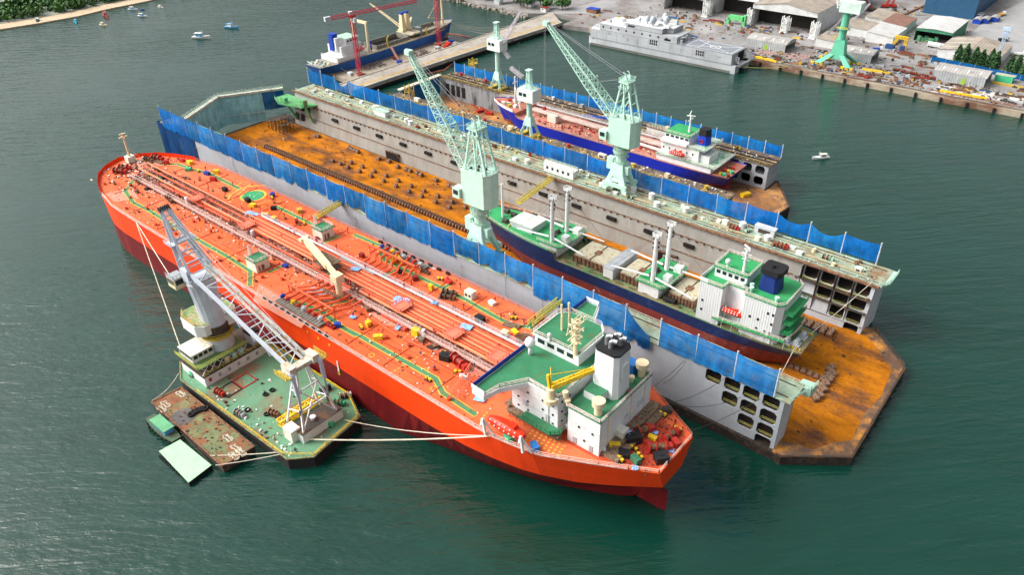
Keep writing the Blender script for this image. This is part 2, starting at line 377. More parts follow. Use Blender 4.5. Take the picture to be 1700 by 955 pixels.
# pontoon
MB().prism([(X0, 149), (X1, 149), (-38.5, 148.7), (-24, 160), (-24.8, 206), (-38, 219), (X0, 219)], -3, 2.9).build('pontoon', boot, dock)
MB().prism([(X0 + 2, 157.5), (X1, 157.5), (-41, 154), (-38, 155.5), (-33, 156.6), (-30, 162), (-26.5, 166), (-27.5, 178), (-26.3, 188), (-27.6, 202), (-33, 208), (-39, 214), (X0 + 2, 212.5)], 2.9, 3.0).build('pontoon_floor', floorm, dock)
MB().prism([(X1, 149), (-38.5, 148.7), (-24, 160), (-24.8, 206), (-38, 219), (X1, 219)], 2.5, 2.95).build('apron', apronm, dock)
mb = MB(); edge = [(X1 + 1, 149.1, 2.95), (-38.6, 149, 2.95), (-24.4, 160.1, 2.95), (-25.2, 205.8, 2.95), (-38.1, 218.6, 2.95)]
mb.path(edge, .5, .35); mb.build('apron_kerb', dark, dock)
MB().rail([edge[3], edge[4]], 1.2, 2.4, .12).build('apron_railing', dark, dock)
def wing(yo, yi_base, yi_top, z1, outer_mat, inner_mat, nm, x0, x1, opens, outward):
    """hollow wing wall: outer plane yo, inner face from yi_base up to yi_top, cellular open end"""
    w_ = tag(bpy.data.objects.new(nm, None)); C.objects.link(w_); w_.parent = dock
    xo = min(o[0] for o in opens) - 3.6
    lo, hi = sorted((yo, yi_base)); 
    sgn = 1 if yi_base > yo else -1
    # closed length
    v = [(x0, yo, 2), (xo, yo, 2), (xo, yi_base, 2), (x0, yi_base, 2), (x0, yo, z1 - .4), (xo, yo, z1 - .4), (xo, yi_top, z1 - .4), (x0, yi_top, z1 - .4)]
    MB().add([v[0], v[1], v[5], v[4]], [(0, 1, 2, 3)]).add([v[0], v[3], v[7], v[4]], [(0, 1, 2, 3)]).add([v[1], v[2], v[6], v[5]], [(0, 1, 2, 3)]).build('outer_plating', outer_mat, w_)
    MB().add([v[3], v[2], v[6], v[7]], [(0, 1, 2, 3)]).build('inner_plating', inner_mat, w_)
    holes = [octo(a, b, 4.4, 4.3, .75) for a, b in opens]
    zz = z1 - .4
    MB().sheet([(xo, 1.0), (x1, 1.0), (x1, zz), (xo, zz)], holes, lambda a, b: (a, yo, b), .3, (0, sgn, 0)).build('outer_end_plating', outer_mat, w_)
    MB().sheet([(xo, 2.0), (x1, 2.0), (x1, zz), (xo, zz)], holes, lambda a, b: (a, lerp(yi_base, yi_top, max(0, b - 3) / (z1 - 3)), b), .3, (0, -sgn, 0)).build('inner_end_plating', wallend if sgn < 0 else inner_mat, w_)
    MB().add([(x1, yo, 1), (x1, yi_base, 1), (x1, yi_top, zz), (x1, yo, zz)], [(0, 1, 2, 3)]).build('end_plating', wallend, w_)
    d = MB()
    for z in (5.3, 10.2, 15.1): d.box(xo + .1, x1 - .3, lo + .35, hi - .35, z - .15, z)
    for x in sorted({o[0] for o in opens}): d.box(x - 2.8, x - 2.6, lo + .5, hi - 1.2, 2, zz)
    d.build('inner_decks', dark, w_)
    for a, b in opens:
        yr = yo + .5 * sgn if sgn > 0 and yo < 200 else yi_base - .5 * sgn; r = MB(); r.rail([(a - 1.9, yr, b - 1.9), (a + 1.9, yr, b - 1.9)], 1.0, 4, .09)
        r.build('cell_railing', M('rail_olive', (.4, .4, .1), .6), w_)
    MB().box(x0, x1 + 1.5, min(yo, yi_top) - .25, max(yo, yi_top) + .25, z1 - .38, z1).build('top_deck', deckg, w_)
    return w_
ZT = 20.0
wn = wing(150.0, 156.5, 158.5, ZT, wallo, wallm, 'near_wing_wall', -317, X1, OPEN, -1)
MB().box(X0 + 2, -317.05, 150.5, 158, ZT - .4, ZT - .02).box(X0 + 2, -317.05, 150.6, 156, ZT - 5, ZT - .4).build('end_platform', deckg, wn)
wf = wing(228.0, 213.2, 216.4, ZT, wallo, wallm, 'far_wing_wall', -333, X1, OPEN, 1)
# boot strip and ledges
MB().box(-317, X1 + .02, 149.93, 149.995, 0, 2.2).build('waterline_strip', boot, wn)
lg = MB()
for z in (8.6, 14.6):
    y = lerp(213.2, 216.4, (z - 3) / 17); lg.box(-333, -66, y - .25, y + .1, z, z + .15)
lg.box(-334, X1 + 1, 215.2, 216.2, ZT - .35, ZT + .15)
lg.build('ledge', brownsteel, wf)
st = MB()
for x in range(-332, -62, 3):
    st.box(x, x + .25, lerp(213.2, 216.4, 11.6 / 17) - .55, lerp(213.2, 216.4, 11.6 / 17), 14.0, 14.6)
st.build('ledge_bracket', dark, wf, kind='stuff')
for x in [-300 + 16.4 * i for i in range(15)]:
    y = lerp(213.2, 216.4, 8.8 / 17); MB().box(x - 2, x + 2, y - .75, y + .2, 11.3, 12.6).build('wall_slot', slotm, wf)
for x in (-256.6, -110):
    MB().box(x - 4.5, x + 3.5, 212.75, 214, 3, 6.6).build('tunnel_opening', slotm, wf)
    MB().path([(x - 4.8, 212.8, 3), (x - 4.8, 212.8, 6.9), (x + 3.2, 212.8, 6.9), (x + 5.5, 212.8, 3)], .35).build('tunnel_frame', brownsteel, wf)
# green gallery and cells at the landward end of the far wing
gl = MB(); gl.prism([(-341, 209), (-333, 205.5), (-318, 209), (-314, 216), (-341, 217)], 15.6, 16.3); gl.bar((-330, 208.5, 15.6), (-330, 213, 6), .9).bar((-317, 210.5, 15.6), (-317, 213.6, 7), .9)
gl.box(-333, -329, 207, 209, 16.3, 19).box(-320, -317, 209.5, 212, 16.3, 19.5); gl.rail([(-341, 209, 16.3), (-333, 205.6, 16.3), (-318, 209.2, 16.3)], 1.2, 2, .12)
gl.build('gallery', M('gallery_green', (.10, .38, .15), .6, col2=(.3, .15, .08), amt=.3), wf)
for a, b in ((-331, 12.6), (-326.5, 12.6), (-322, 12.4), (-331, 7.5), (-326.2, 7.5)):
    y = lerp(213.2, 216.4, (b - 3) / 17); MB().prism([(p[0], p[1]) for p in octo(0, 0, 3.4, 3.6, .8)], 0, .5)
    m = MB(); o8 = octo(a, b, 3.5, 3.7, .8)
    m.add([(p[0], lerp(213.2, 216.4, (p[1] - 3) / 17) - .06, p[1]) for p in o8], [tuple(range(8))]); m.build('cell_opening', slotm, wf)
# top deck furniture on both wings: rails, rail tracks, pipe runs, kerbs
for ww, y0, y1 in ((wn, 150.2, 158.2), (wf, 216.6, 227.8)):
    MB().rail([(-330, y1, ZT), (X1 + 1, y1, ZT)] if ww is wn else [(-332, y0, ZT), (X1 + 1, y0, ZT)], 1.2, 2.6, .1).build('deck_railing', MINTR, ww)
    MB().box(-330, X1, y0 + 1.2, y0 + 1.5, ZT, ZT + .18).box(-330, X1, y1 - 1.6, y1 - 1.3, ZT, ZT + .18).build('crane_rail', dark, ww)
pr = MB()
for k, y in enumerate((219.6, 220.4, 224.8)): pr.tube([(-330, y, ZT + .4), (-45, y, ZT + .4)], .22, 5)
pr.build('service_pipe', M('pipe_tan', (.4, .33, .2), .7, col2=(.3, .4, .3), amt=.4), wf)
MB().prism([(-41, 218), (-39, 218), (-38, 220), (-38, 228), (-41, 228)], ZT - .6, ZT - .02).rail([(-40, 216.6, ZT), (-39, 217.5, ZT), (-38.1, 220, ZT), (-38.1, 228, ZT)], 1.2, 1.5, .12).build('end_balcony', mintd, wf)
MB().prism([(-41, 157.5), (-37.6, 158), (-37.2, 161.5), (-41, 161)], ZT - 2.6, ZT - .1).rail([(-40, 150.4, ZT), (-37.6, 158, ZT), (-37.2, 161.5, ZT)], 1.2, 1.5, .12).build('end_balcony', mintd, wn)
# dock top machinery: individually lifted gear
gi = [0]
GEARL = {'box': ('white equipment cabinet', 'cabinet'), 'drum': ('pale storage drum', 'drum'), 'winch': ('dark red mooring winch', 'winch'), 'vent': ('mint mushroom vent', 'vent'), 'reel': ('white cable reel', 'reel')}
def cabinet(x, y, z, l, w_, h, mat, label, group=None, cat='cabinet', name='cabinet', a=0):
    t = T(name, (x, y, z), label, cat, group)
    MB().ob(x, y, z, l, w_, h, a).build('body', mat, t)
    MB().ob(x, y, z + h, l * 1.06, w_ * 1.08, .12, a).build('lid', mat, t)
    MB().ob(x, y - w_ / 2 * math.cos(a) + 0, z + h * .15, l * .6, .1, h * .6, a).build('door', dark if random.random() < .3 else mat, t)
    return t
def winch(x, y, z, s, label, mat=redp, group=None, a=0):
    t = T('winch', (x, y, z), label, 'winch', group); c, q_ = math.cos(a), math.sin(a)
    def R_(dx, dy, dz): return (x + (dx * c - dy * q_) * s, y + (dx * q_ + dy * c) * s, z + dz * s)
    MB().ob(x, y, z, 3.4 * s, 1.8 * s, .25 * s, a).build('bed', dark, t)
    MB().cyl(R_(-1.3, 0, 1), R_(.8, 0, 1), .55 * s, 10).build('drum', brownsteel, t)
    m = MB()
    for d in (-1.35, -.2, .85): m.cyl(R_(d, 0, 1), R_(d + .12, 0, 1), .95 * s, 12)
    m.build('flange', mat, t)
    MB().ob(*R_(1.45, 0, 0)[:2], z + .2 * s, .9 * s, 1.1 * s, 1.2 * s, a).build('motor', mat, t)
    return t
def drum(x, y, z, r, h, mat, label, group=None):
    t = T('drum', (x, y, z), label, 'drum', group); MB().cyl((x, y, z), (x, y, z + h), r, 10).build('body', mat, t); MB().cyl((x, y, z + h), (x, y, z + h + .1), r * 1.06, 10).build('lid', mat, t); return t
dg = 'deck gear along the top of the dock wing'
for i in range(72):
    x = -324 + i * 3.9 + random.uniform(-1.5, 1.5); y = random.uniform(218.5, 226.5); k = random.random()
    where = '%s metres or so before the right end' % (10 * max(1, int((-41 - x) / 10)))
    side = 'the far dock wing, %d metres from its seaward end' % int(-41 - x)
    if k < .35: cabinet(x, y, ZT, random.uniform(1, 2.2), 1.3, random.uniform(.9, 1.7), random.choice((offw, white, lgrey)), 'pale equipment cabinet on ' + side, dg)
    elif k < .6: drum(x, y, ZT, .6, 1.2, random.choice((offw, cream, ochre)), 'cream drum on ' + side, dg)
    elif k < .8: winch(x, y, ZT, .7, 'mooring winch on ' + side, random.choice((redp, mintd, brownsteel)), dg, random.random() * 3)
    else: drum(x, y, ZT, 1.1, 2.0, white, 'white tank on ' + side, dg)
def hut(x, y, z, l, w_, h, wall, roof, label, cat='hut', rail=True, wins=3, name='deck_hut', group=None):
    t = T(name, (x, y, z), label, cat, group)
    MB().box(x - l / 2, x + l / 2, y - w_ / 2, y + w_ / 2, z, z + h).build('wall', wall, t)
    MB().box(x - l / 2 - .2, x + l / 2 + .2, y - w_ / 2 - .2, y + w_ / 2 + .2, z + h, z + h + .2).build('roof', roof, t)
    for k in range(wins):
        xx = x - l / 2 + l * (k + .7) / (wins + .6); MB().box(xx - .5, xx + .5, y - w_ / 2 - .06, y - w_ / 2 + .05, z + h * .45, z + h * .8).build('window', glass, t)
    if rail: MB().rail([(x - l / 2, y - w_ / 2, z + h + .2), (x + l / 2, y - w_ / 2, z + h + .2), (x + l / 2, y + w_ / 2, z + h + .2), (x - l / 2, y + w_ / 2, z + h + .2)], 1.1, 1.4, .1, loop=True).build('roof_railing', MINTR, t)
    return t
a = G(938, 285, ZT); hut(a[0], 220, ZT, 14.5, 3, 3.2, white, white, 'long white control hut with railed roof on the dock wing by the mint crane', wins=5)
a = G(640, 190, ZT); hut(a[0], 219.5, ZT, 8, 3, 2.6, white, mint, 'small white control hut with yellowish railing on the left part of the far dock wing', wins=0)
a = G(1270, 388, ZT); cabinet(a[0], a[1], ZT, 7, 2.4, 2.6, lgrey, 'long grey covered shelter near the seaward end of the far dock wing', cat='shelter', name='shelter')
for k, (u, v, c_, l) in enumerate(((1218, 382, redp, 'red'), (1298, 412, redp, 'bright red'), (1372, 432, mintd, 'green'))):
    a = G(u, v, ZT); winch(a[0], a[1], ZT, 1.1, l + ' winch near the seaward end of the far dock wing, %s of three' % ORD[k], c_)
# ------------------------------------------------ tarpaulin fences
def tarp_mat(name, c1, c2, al):
    m = M(name, c1, .9, var=.3, scale=.4, col2=c2, amt=.35, scale2=.10, sharp=.5, streak=(1, 1, .4), spec=.08); t = m.node_tree; b = t.nodes['Principled BSDF']
    n = t.nodes.new('ShaderNodeTexNoise'); n.inputs['Scale'].default_value = .35; n.inputs['Detail'].default_value = 5; g = [q for q in t.nodes if q.bl_idname == 'ShaderNodeNewGeometry'][0]; t.links.new(g.outputs['Position'], n.inputs['Vector'])
    r = t.nodes.new('ShaderNodeMapRange'); r.inputs[1].default_value = .35; r.inputs[2].default_value = .68; r.inputs[3].default_value = min(1, al + .12); r.inputs[4].default_value = al - .1; t.links.new(n.outputs[0], r.inputs[0]); t.links.new(r.outputs[0], b.inputs['Alpha']); return m
tb = tarp_mat('tarp_blue', (.004, .105, .37), (.006, .135, .41), .92)
tbl = tarp_mat('tarp_light_blue', (.005, .13, .42), (.015, .21, .48), .84)
tb2 = tarp_mat('tarp_dark_blue', (.005, .085, .27), (.006, .12, .31), .93)
tb3 = tarp_mat('tarp_faded', (.22, .52, .60), (.30, .58, .64), .85)
def panel(mb, a, b, zt, zb0, ragged=.0, sag=.9, thru=None, n=14, m=7, bulge=.35, nrm=(0, -1)):
    """hanging cloth between two posts with sagging hem and folds"""
    ph = random.random() * 6; rows = []
    rg = [random.uniform(0, ragged) for _ in range(n + 1)]
    for j in range(m + 1):
        f = j / m; row = []
        for i in range(n + 1):
            s = i / n; top = (zt if not isinstance(zt, tuple) else lerp(zt[0], zt[1], s)) - sag * 4 * s * (1 - s); bot = zb0 + rg[i] * (math.sin(s * 9 + ph) * .5 + .6)
            z = lerp(top, bot, f); o = bulge * math.sin(math.pi * s) * math.sin(math.pi * min(1, f * 1.1)) + .12 * math.sin(s * 25 + ph + f * 2) * f
            row.append((lerp(a[0], b[0], s) + nrm[0] * o, lerp(a[1], b[1], s) + nrm[1] * o, z))
        rows.append(row)
    base = len(mb.v); mb.v += [p for r in rows for p in r]; w1 = n + 1
    for j in range(m):
        for i in range(n): mb.f.append((base + j * w1 + i, base + j * w1 + i + 1, base + (j + 1) * w1 + i + 1, base + (j + 1) * w1 + i))
    return mb
def tarp_fence(xs, y, z0, zt, label, bottoms, mats, skip=(), nm='tarpaulin_fence', sags=None, gr=None):
    t = T(nm, (xs[0], y, z0), label, 'tarpaulin fence', gr)
    for i, x in enumerate(xs):
        MB().cyl((x, y + .15, z0), (x, y + .15, zt + .5), .24, 6).build('post', lgrey, t)
        MB().bar((x, y + .1, zt - 1), (x, y + 2.2, z0 + .2), .12).build('brace', lgrey, t)
    for i in range(len(xs) - 1):
        if i in skip: continue
        zb, rg = bottoms(i)
        panel(MB(), (xs[i], y), (xs[i + 1], y), zt, zb, rg, (sags or {}).get(i, random.uniform(.1, .8)), bulge=random.uniform(.1, .6)).build('cloth', mats(i), t, smooth=True)
    return t
xs = [-343.5 + 11.1 * i for i in range(28)]
def nb(i):
    if i in (8, 9, 10, 11, 12): return (20.0 + random.uniform(-1.5, .5), 2.4)
    if i in (17, 18, 19): return (20.5, 1.8)
    if i in (20, 21): return (17.6, 1.5)
    if i >= 24: return (19.7, .4)
    return (18.3 + random.uniform(-.3, .7), .8)
nf = tarp_fence(xs, 149.6, ZT, 28.6, 'tall bright blue tarpaulin fence along the near wing of the large dock', nb, lambda i: tbl if i in (6, 8, 15, 19, 20, 21, 22, 24, 25, 26) else [tb, tb, tb2, tbl, tb2][i % 5], skip=(23,))
# a torn panel bunched at its left post
b_ = MB(); panel(b_, (xs[23], 149.6), (xs[23] + 8.6, 149.0), (28.3, 22.0), 16.8, 2.5, .8, bulge=1.2); b_.build('cloth', tb2, nf, smooth=True)
xf = [-336.4 + 11.2 * i for i in range(27)]
tarp_fence(xf, 228.2, ZT, 27.4, 'tall blue tarpaulin fence along the far wing of the large dock', lambda i: (20.3 + random.uniform(0, .4), .3), lambda i: tb2 if (i % 5 < 3 and i < 16) else (tb if i % 3 else tbl), sags={2: 3.5, 24: 2.5, 23: 2})
xd = [-232.8 - 11.0 * i for i in range(5, 0, -1)] + [-232.8 + 7.1 * i for i in range(18)]
# end curtain: folding bridge and hanging netting at the landward end
br = T('folding_footbridge', (-350, 184, 19), 'pale folding footbridge meeting at a point across the landward end of the large dock', 'footbridge')
A_, B_, C_ = (-343, 158.5), (-359.5, 188), (-343.5, 216.5)
for p, q_ in ((A_, B_), (B_, C_)):
    d = Vector((q_[0] - p[0], q_[1] - p[1], 0)).normalized(); n_ = Vector((-d.y, d.x, 0)) * 1.1
    MB().add([(p[0] + n_.x * s, p[1] + n_.y * s, z) for s in (-1, 1) for z in (18.3, 19.3)] + [(q_[0] + n_.x * s, q_[1] + n_.y * s, z) for s in (-1, 1) for z in (18.3, 19.3)], [(0, 1, 3, 2), (4, 6, 7, 5), (0, 4, 5, 1), (2, 3, 7, 6), (1, 5, 7, 3), (0, 2, 6, 4)]).build('walkway_leaf', M('bridge_pale', (.55, .58, .5), .7, col2=(.3, .25, .2), amt=.3), br)
    for s in (-1, 1): MB().rail([(p[0] + n_.x * s, p[1] + n_.y * s, 19.3), (q_[0] + n_.x * s, q_[1] + n_.y * s, 19.3)], 1.1, 2, .09).build('railing', MINTR, br)
cu = T('end_curtain', (-350, 186, 3), 'faded blue netting curtain hung under the folding footbridge at the landward end of the dock', 'curtain')
for p, q_, m_, zb in ((A_, B_, tb3, 3.2), (B_, (-348.5, 206.5), tb3, 3.2), ((-348.5, 206.5), C_, tb2, 8.5)):
    for k in range(2):
        f0, f1 = k / 2, (k + 1) / 2
        P_ = (lerp(p[0], q_[0], f0), lerp(p[1], q_[1], f0)); R_ = (lerp(p[0], q_[0], f1), lerp(p[1], q_[1], f1))
        panel(MB(), P_, R_, 18.2, zb, .3, .1, bulge=.4, nrm=(1, -.2), n=18).build('netting', m_, cu, smooth=True)
MB().tube([(A_[0] + 1, A_[1] + 1, 8.5), (B_[0] + 1.5, B_[1], 8.5), (-347.3, 206, 8.5)], .12, 5).build('stay_cable', lgrey, cu)
cu = T('corner_curtain', (-343, 150, 0), 'dark blue curtain hanging from the landward corner of the near dock wing', 'curtain')
for p, q_ in (((-350, 150), (-343.5, 150)), ((-343.5, 150), (-331, 150)), ((-331, 150), (-318, 150)), ((-350, 157), (-350, 150))):
    panel(MB(), p, q_, 20 + random.uniform(-.5, .5), 1.5, .3, .4, bulge=.6, n=18).build('netting', tarp_mat('tarp_navy', (.008, .05, .16), (.005, .03, .09), .97), cu, smooth=True)
# ------------------------------------------------ keel blocks and dock floor gear
kb = T('keel_block', (0, 0, 0), 'x', 'keel block', 'keel blocks on the dock floor')
MB().box(-.75, .75, -.8, .8, 0, .75).build('base', brownsteel, kb)
MB().box(-.6, .6, -.75, .75, .75, 1.25).build('cap', M('block_cap', (.33, .2, .14), .85, var=.2, scale=1), kb)
MB().box(-.62, -.2, -.5, .5, 1.25, 1.4).box(.2, .62, -.5, .5, 1.25, 1.4).build('shim', wood, kb)
first = [True]
def block(x, y, label, sc=1, a=0, z=3.0, cap=1):
    o = kb if first[0] else dup(kb)
    first[0] = False; o.location = (x, y, z); o.rotation_euler = (0, 0, a); o.scale = (sc, sc, sc * cap); o['label'] = label; return o
# centre line of closely set blocks
nbk = 0
for i in range(118):
    x = -318 + i * 1.62
    if x < -160 and i % 1 == 0: block(x, 184.9, 'brown keel block in the close centre row behind the blue fence', .9, 0).scale = (.42, 1.7, 1.25)
    nbk += 1
for i in range(30): block(-76 + i * 1.9 + 0, 184.6 if i < 24 else 184.6, 'brown keel block in the row under and astern of the cargo ship', 1.05, .25) if -76 + i * 1.9 < -41.5 else None
tw = [(428, 612), (481, 632), (555, 624), (533, 654), (633, 652), (613, 684), (715, 684), (694, 717), (797, 715), (778, 750), (879, 749), (864, 785), (968, 785), (953, 822), (1057, 820), (1041, 856), (1152, 856), (1135, 895), (1248, 894), (1231, 932), (1341, 932)]
for i, (a_u, b_v) in enumerate(tw):
    g = G(450 + a_u / 4.1525, 120 + (b_v + 8) / 4.1525, 3)
    block(g[0], g[1], 'brown keel block standing clear on the orange floor, %s from the left' % (ORD[i] if i < 20 else 'last'), .95, 0, cap=1.3)
for u, v in ((718, 302), (738, 310), (760, 320), (520, 302 - 74), (600, 250), (584, 247)): pass
for i, (a_u, b_v) in enumerate([(310, 440), (328, 442), (540, 520), (560, 530), (580, 540), (600, 548), (745, 597), (815, 615), (875, 652), (935, 670), (960, 680), (1010, 695), (1035, 708), (1140, 745), (1230, 780), (1255, 790), (1310, 808)]):
    g = G(450 + a_u / 4.1525, 120 + (b_v + 8) / 4.1525, 3)
    block(g[0], min(g[1], 211.6), 'brown keel block at the foot of the far wing wall, %s from the left' % ORD[i], 1.2)
for i in range(14):   # side blocks beside the stern by the far wing
    block(-62 + (i // 2) * 2.3, 206.5 + (i % 2) * 2.3, 'pale brown side block clustered at the seaward foot of the far wing', 1.25, .1)
for i, (u, v) in enumerate([(1380, 613), (1376, 618), (1383, 624), (1378, 630), (1373, 627), (1367, 634), (1371, 641), (1376, 634), (1362, 645), (1367, 650), (1356, 655), (1361, 660), (1349, 658), (1354, 665)]):
    g = G(u, v, 3); block(g[0], g[1], 'pale keel block in the loose heap on the apron beyond the near wing', 1.15, .9 + random.uniform(-.2, .2))
a = G(1380, 613, 3)
stg = T('scaffold_tower', (-336, 203, 3), 'dark steel access platforms at the landward foot of the far wing', 'scaffold')
for i in range(4):
    for j in range(2):
        x, y, h = -337 + i * 3.2, 200 + j * 4, 4.5 + (i * 7 % 3)
        for dx in (0, 2.4):
            for dy in (0, 2.6): MB().bar((x + dx, y + dy, 3), (x + dx, y + dy, 3 + h), .2).build('upright', dark, stg)
        MB().box(x - .3, x + 2.7, y - .3, y + 2.9, 3 + h, 3 + h + .2).build('platform', dark, stg)
# ------------------------------------------------ dock two
D2 = T('floating_dock', (-200, 275, 0), 'smaller floating dock with brown floor behind the far wing of the large dock', 'floating dock')
MB().prism([(-303, 250), (-108, 250), (-94, 272), (-93, 281), (-107, 301), (-303, 301)], -3, 2.9).build('pontoon', boot, D2)
MB().prism([(-301, 258), (-108, 258), (-97, 272), (-96, 281), (-109, 290), (-301, 290)], 2.9, 3.0).build('pontoon_floor', M('d2floor', (.20, .10, .06), .85, var=.3, scale=.1, col2=(.42, .19, .05), amt=.42, scale2=.07, sharp=.2), D2)
MB().prism([(-108, 250), (-94, 272), (-93, 281), (-107, 301)], 2.5, 2.96).build('apron', M('d2apron', (.38, .19, .07), .8, var=.25, scale=.2, col2=(.14, .08, .05), amt=.4), D2)
MB().path([(-108, 250.2, 3.2), (-94.2, 272, 3.2), (-93.3, 281, 3.2), (-107, 300.6, 3.2)], .5).build('apron_kerb', dark, D2)
blkwall = M('d2wall', (.24, .25, .26), .65, var=.2, scale=.4, col2=(.06, .05, .05), amt=.4, scale2=.3, streak=(1, 1, .2))
d2deck = M('d2deck', (.13, .10, .08), .8, var=.3, scale=.3, col2=(.3, .2, .1), amt=.35, scale2=.3)
MB().box(-300, -108, 251, 257.8, 2, 13.6).build('near_wing_wall', blkwall, D2); MB().box(-300, -107, 250.8, 258, 13.6, 14).build('near_top_deck', d2deck, D2)
holes = [octo(a, b, 4.2, 3.6, .8) for a in (-111.5, -117.3, -123) for b in (6.2, 11)]
MB().sheet([(-127, 2.5), (-108, 2.5), (-108, 13.6), (-127, 13.6)], holes, lambda a, b: (a, 290, b), .3, (0, 1, 0)).build('cell_plating', wallo, D2)
MB().box(-127, -108, 300.6, 301, 2, 13.6).box(-108.3, -108, 290.4, 300.6, 2.5, 13.6).box(-127, -108.4, 290.4, 300.5, 7.9, 8.1).build('end_plating', wallo, D2)
MB().box(-300, -127, 290, 301, 2, 13.6).build('far_wing_wall', blkwall, D2); MB().box(-300, -107, 289.6, 301, 13.6, 14).build('far_top_deck', d2deck, D2)
MB().box(-300, -107, 290.3, 290.6, 14, 14.5).box(-300, -107, 296, 296.3, 14, 14.5).box(-300, -107, 293, 293.6, 14, 14.3).build('crane_rail', black, D2)
MB().rail([(-300, 289.8, 14), (-107, 289.8, 14)], 1.1, 2.6, .09).rail([(-300, 251.2, 14), (-107, 251.2, 14)], 1.1, 2.6, .09).build('deck_railing', ochre, D2)
for k in range(4): MB().box(-297 + k * 4, -294.4 + k * 4, 289.85, 290.02, 5, 11).build('end_opening', slotm, D2)
xd = [-300 + 7.7 * i for i in range(26)]
tarp_fence(xd, 300.6, 14, 19.4, 'low bright blue tarpaulin fence with rusty posts along the far wing of the smaller dock', lambda i: (14.2, .2), lambda i: tbl if i % 3 else tb, sags={i: .4 for i in range(26)}, gr=None)
cu = T('end_curtain', (-302, 275, 3), 'blue curtain with scaffold closing the landward end of the smaller dock', 'curtain')
for k in range(3): panel(MB(), (-302, 262 + k * 9.3), (-302, 262 + (k + 1) * 9.3), 14, 4, .4, .3, nrm=(1, 0), bulge=.5, n=16).build('netting', tb2, cu, smooth=True)
MB().box(-303.5, -301, 260, 291, 14, 14.6).build('walkway', offw, cu); MB().rail([(-301.2, 260, 14.6), (-301.2, 291, 14.6)], 1.1, 2, .09).build('railing', ochre, cu)
g = 'gear along the wings of the smaller dock'
for i in range(22):
    x = -292 + i * 8.2 + random.uniform(-2, 2); k = random.random(); y = 254.5 if i % 2 else 298
    lab = 'on the %s wing of the smaller dock, %d metres from its seaward end' % ('near' if i % 2 else 'far', int(-107 - x))
    if k < .5: cabinet(x, y, 14, random.uniform(1.5, 3.5), 1.6, 1.6, random.choice((yellow, offw, grey, cream)), 'cabinet ' + lab, g)
    elif k < .8: drum(x, y, 14, .8, 1.5, random.choice((offw, ochre, redp)), 'drum ' + lab, g)
    else: winch(x, y, 14, .9, 'winch ' + lab, ochre, g)
hut(*G(1091, 222, 14)[:2], 14, 10, 2.6, 2.6, lgrey, brownsteel, 'grey flat cabin on the far wing of the smaller dock', wins=0)
for (u, v, h) in ((682, 178, 9), (787, 135, 7)):
    a = G(u, v, 8); t = T('access_tower', (a[0], a[1], 3), 'yellow lattice stair tower at the landward end of the smaller dock, %s side' % ('near' if u < 700 else 'far'), 'stair tower')
    b = 3 if u < 700 else 14
    MB().truss((a[0], a[1], b), (a[0], a[1], b + h + (8 if u < 700 else 0)), 3.4, 3.4, 5, .3, side=(1, 0, 0)).build('frame', ochre, t)
    MB().box(a[0] - 2, a[0] + 2, a[1] - 2, a[1] + 2, b + h * .6, b + h * .6 + .2).build('landing', ochre, t)
# ================================================================ RED TANKER
hullo = M('hull_orange', (.93, .06, .004), .5, var=.05, scale=.25, col2=(.70, .05, .008), amt=.22, scale2=.25, sharp=.3, streak=(1, 1, .12), spec=.2, plates=('XZ', 11, 2.7, .88))
hullr = M('hull_red_bottom', (.14, .007, .009), .6, var=.1, scale=.2, col2=(.2, .012, .01), amt=.3, scale2=.2, streak=(1, 1, .15), spec=.2)
deckm = M('tanker_deck', (.78, .175, .075), .6, var=.13, scale=.14, col2=(.70, .115, .034), amt=.5, scale2=.018, sharp=.3, spec=.12, plates=('XY', 14, 3.6, .88))
deckd = M('deck_dusty', (.55, .33, .27), .8, var=.3, scale=.5, col2=(.7, .16, .07), amt=.5, scale2=.5, sharp=.2)
deckr = M('deck_redder', (.52, .06, .02), .65, var=.2, scale=.3, col2=(.3, .06, .03), amt=.4, scale2=.4)
lineG = M('line_green', (.07, .22, .10), .7, var=.12, scale=.5)
lineY = M('line_yellow', (.72, .42, .06), .7)
railw = M('rail_white', (.7, .6, .55), .6)
railr = M('rail_red', (.75, .2, .12), .6)
DZ = 20.0
deck_n = [(-319.6, 117.0), (-316.5, 110), (-311.2, 104.4), (-304, 100.5), (-295.0, 97.2), (-280.2, 94.5), (-262, 94.2), (-240, 94.2), (-112, 94.2), (-96, 94.2), (-87.8, 94.6), (-77.6, 96.6), (-66.2, 102.3), (-52.6, 109.6)]
def yn_deck(x): return ipl(deck_n, x)
YC = 117.1
def y_wl(x):
    return ipl([(-312, 117), (-309, 111), (-303, 103.5), (-294, 97.6), (-284, 95), (-275, 94.3), (-125, 94.4), (-121, 95.4), (-113, 97.6), (-105, 99.4), (-95.7, 101.4), (-84.3, 104.8), (-79, 107), (-70.8, 111), (-62, 115.5), (-60, 117)], x)
def y_bd(x):
    return ipl([(-314.5, 117), (-312, 111.5), (-306, 104), (-297, 98.4), (-286, 95.2), (-276, 94.3), (-112, 94.4), (-100, 94.9), (-92, 96), (-84, 97.6), (-79.5, 99), (-70, 103.3), (-62.6, 107), (-53, 112.6)], x)
stn = [-319.5, -317, -314, -310, -305, -299, -292, -284, -276, -262, -240, -200, -160, -130, -121, -113, -105, -96, -88, -80, -73, -66, -60, -52.6]
def ring(x, z):
    if z >= 19: return yn_deck(x)
    xx = x
    if z >= 10: return y_bd(max(-314.5, x))
    return y_wl(max(-312, min(-60, x)))
tk = T('tanker', (-190, YC, 0), 'huge orange red oil tanker moored alongside the dock, seen stern right', 'tanker')
BZ = 10.4
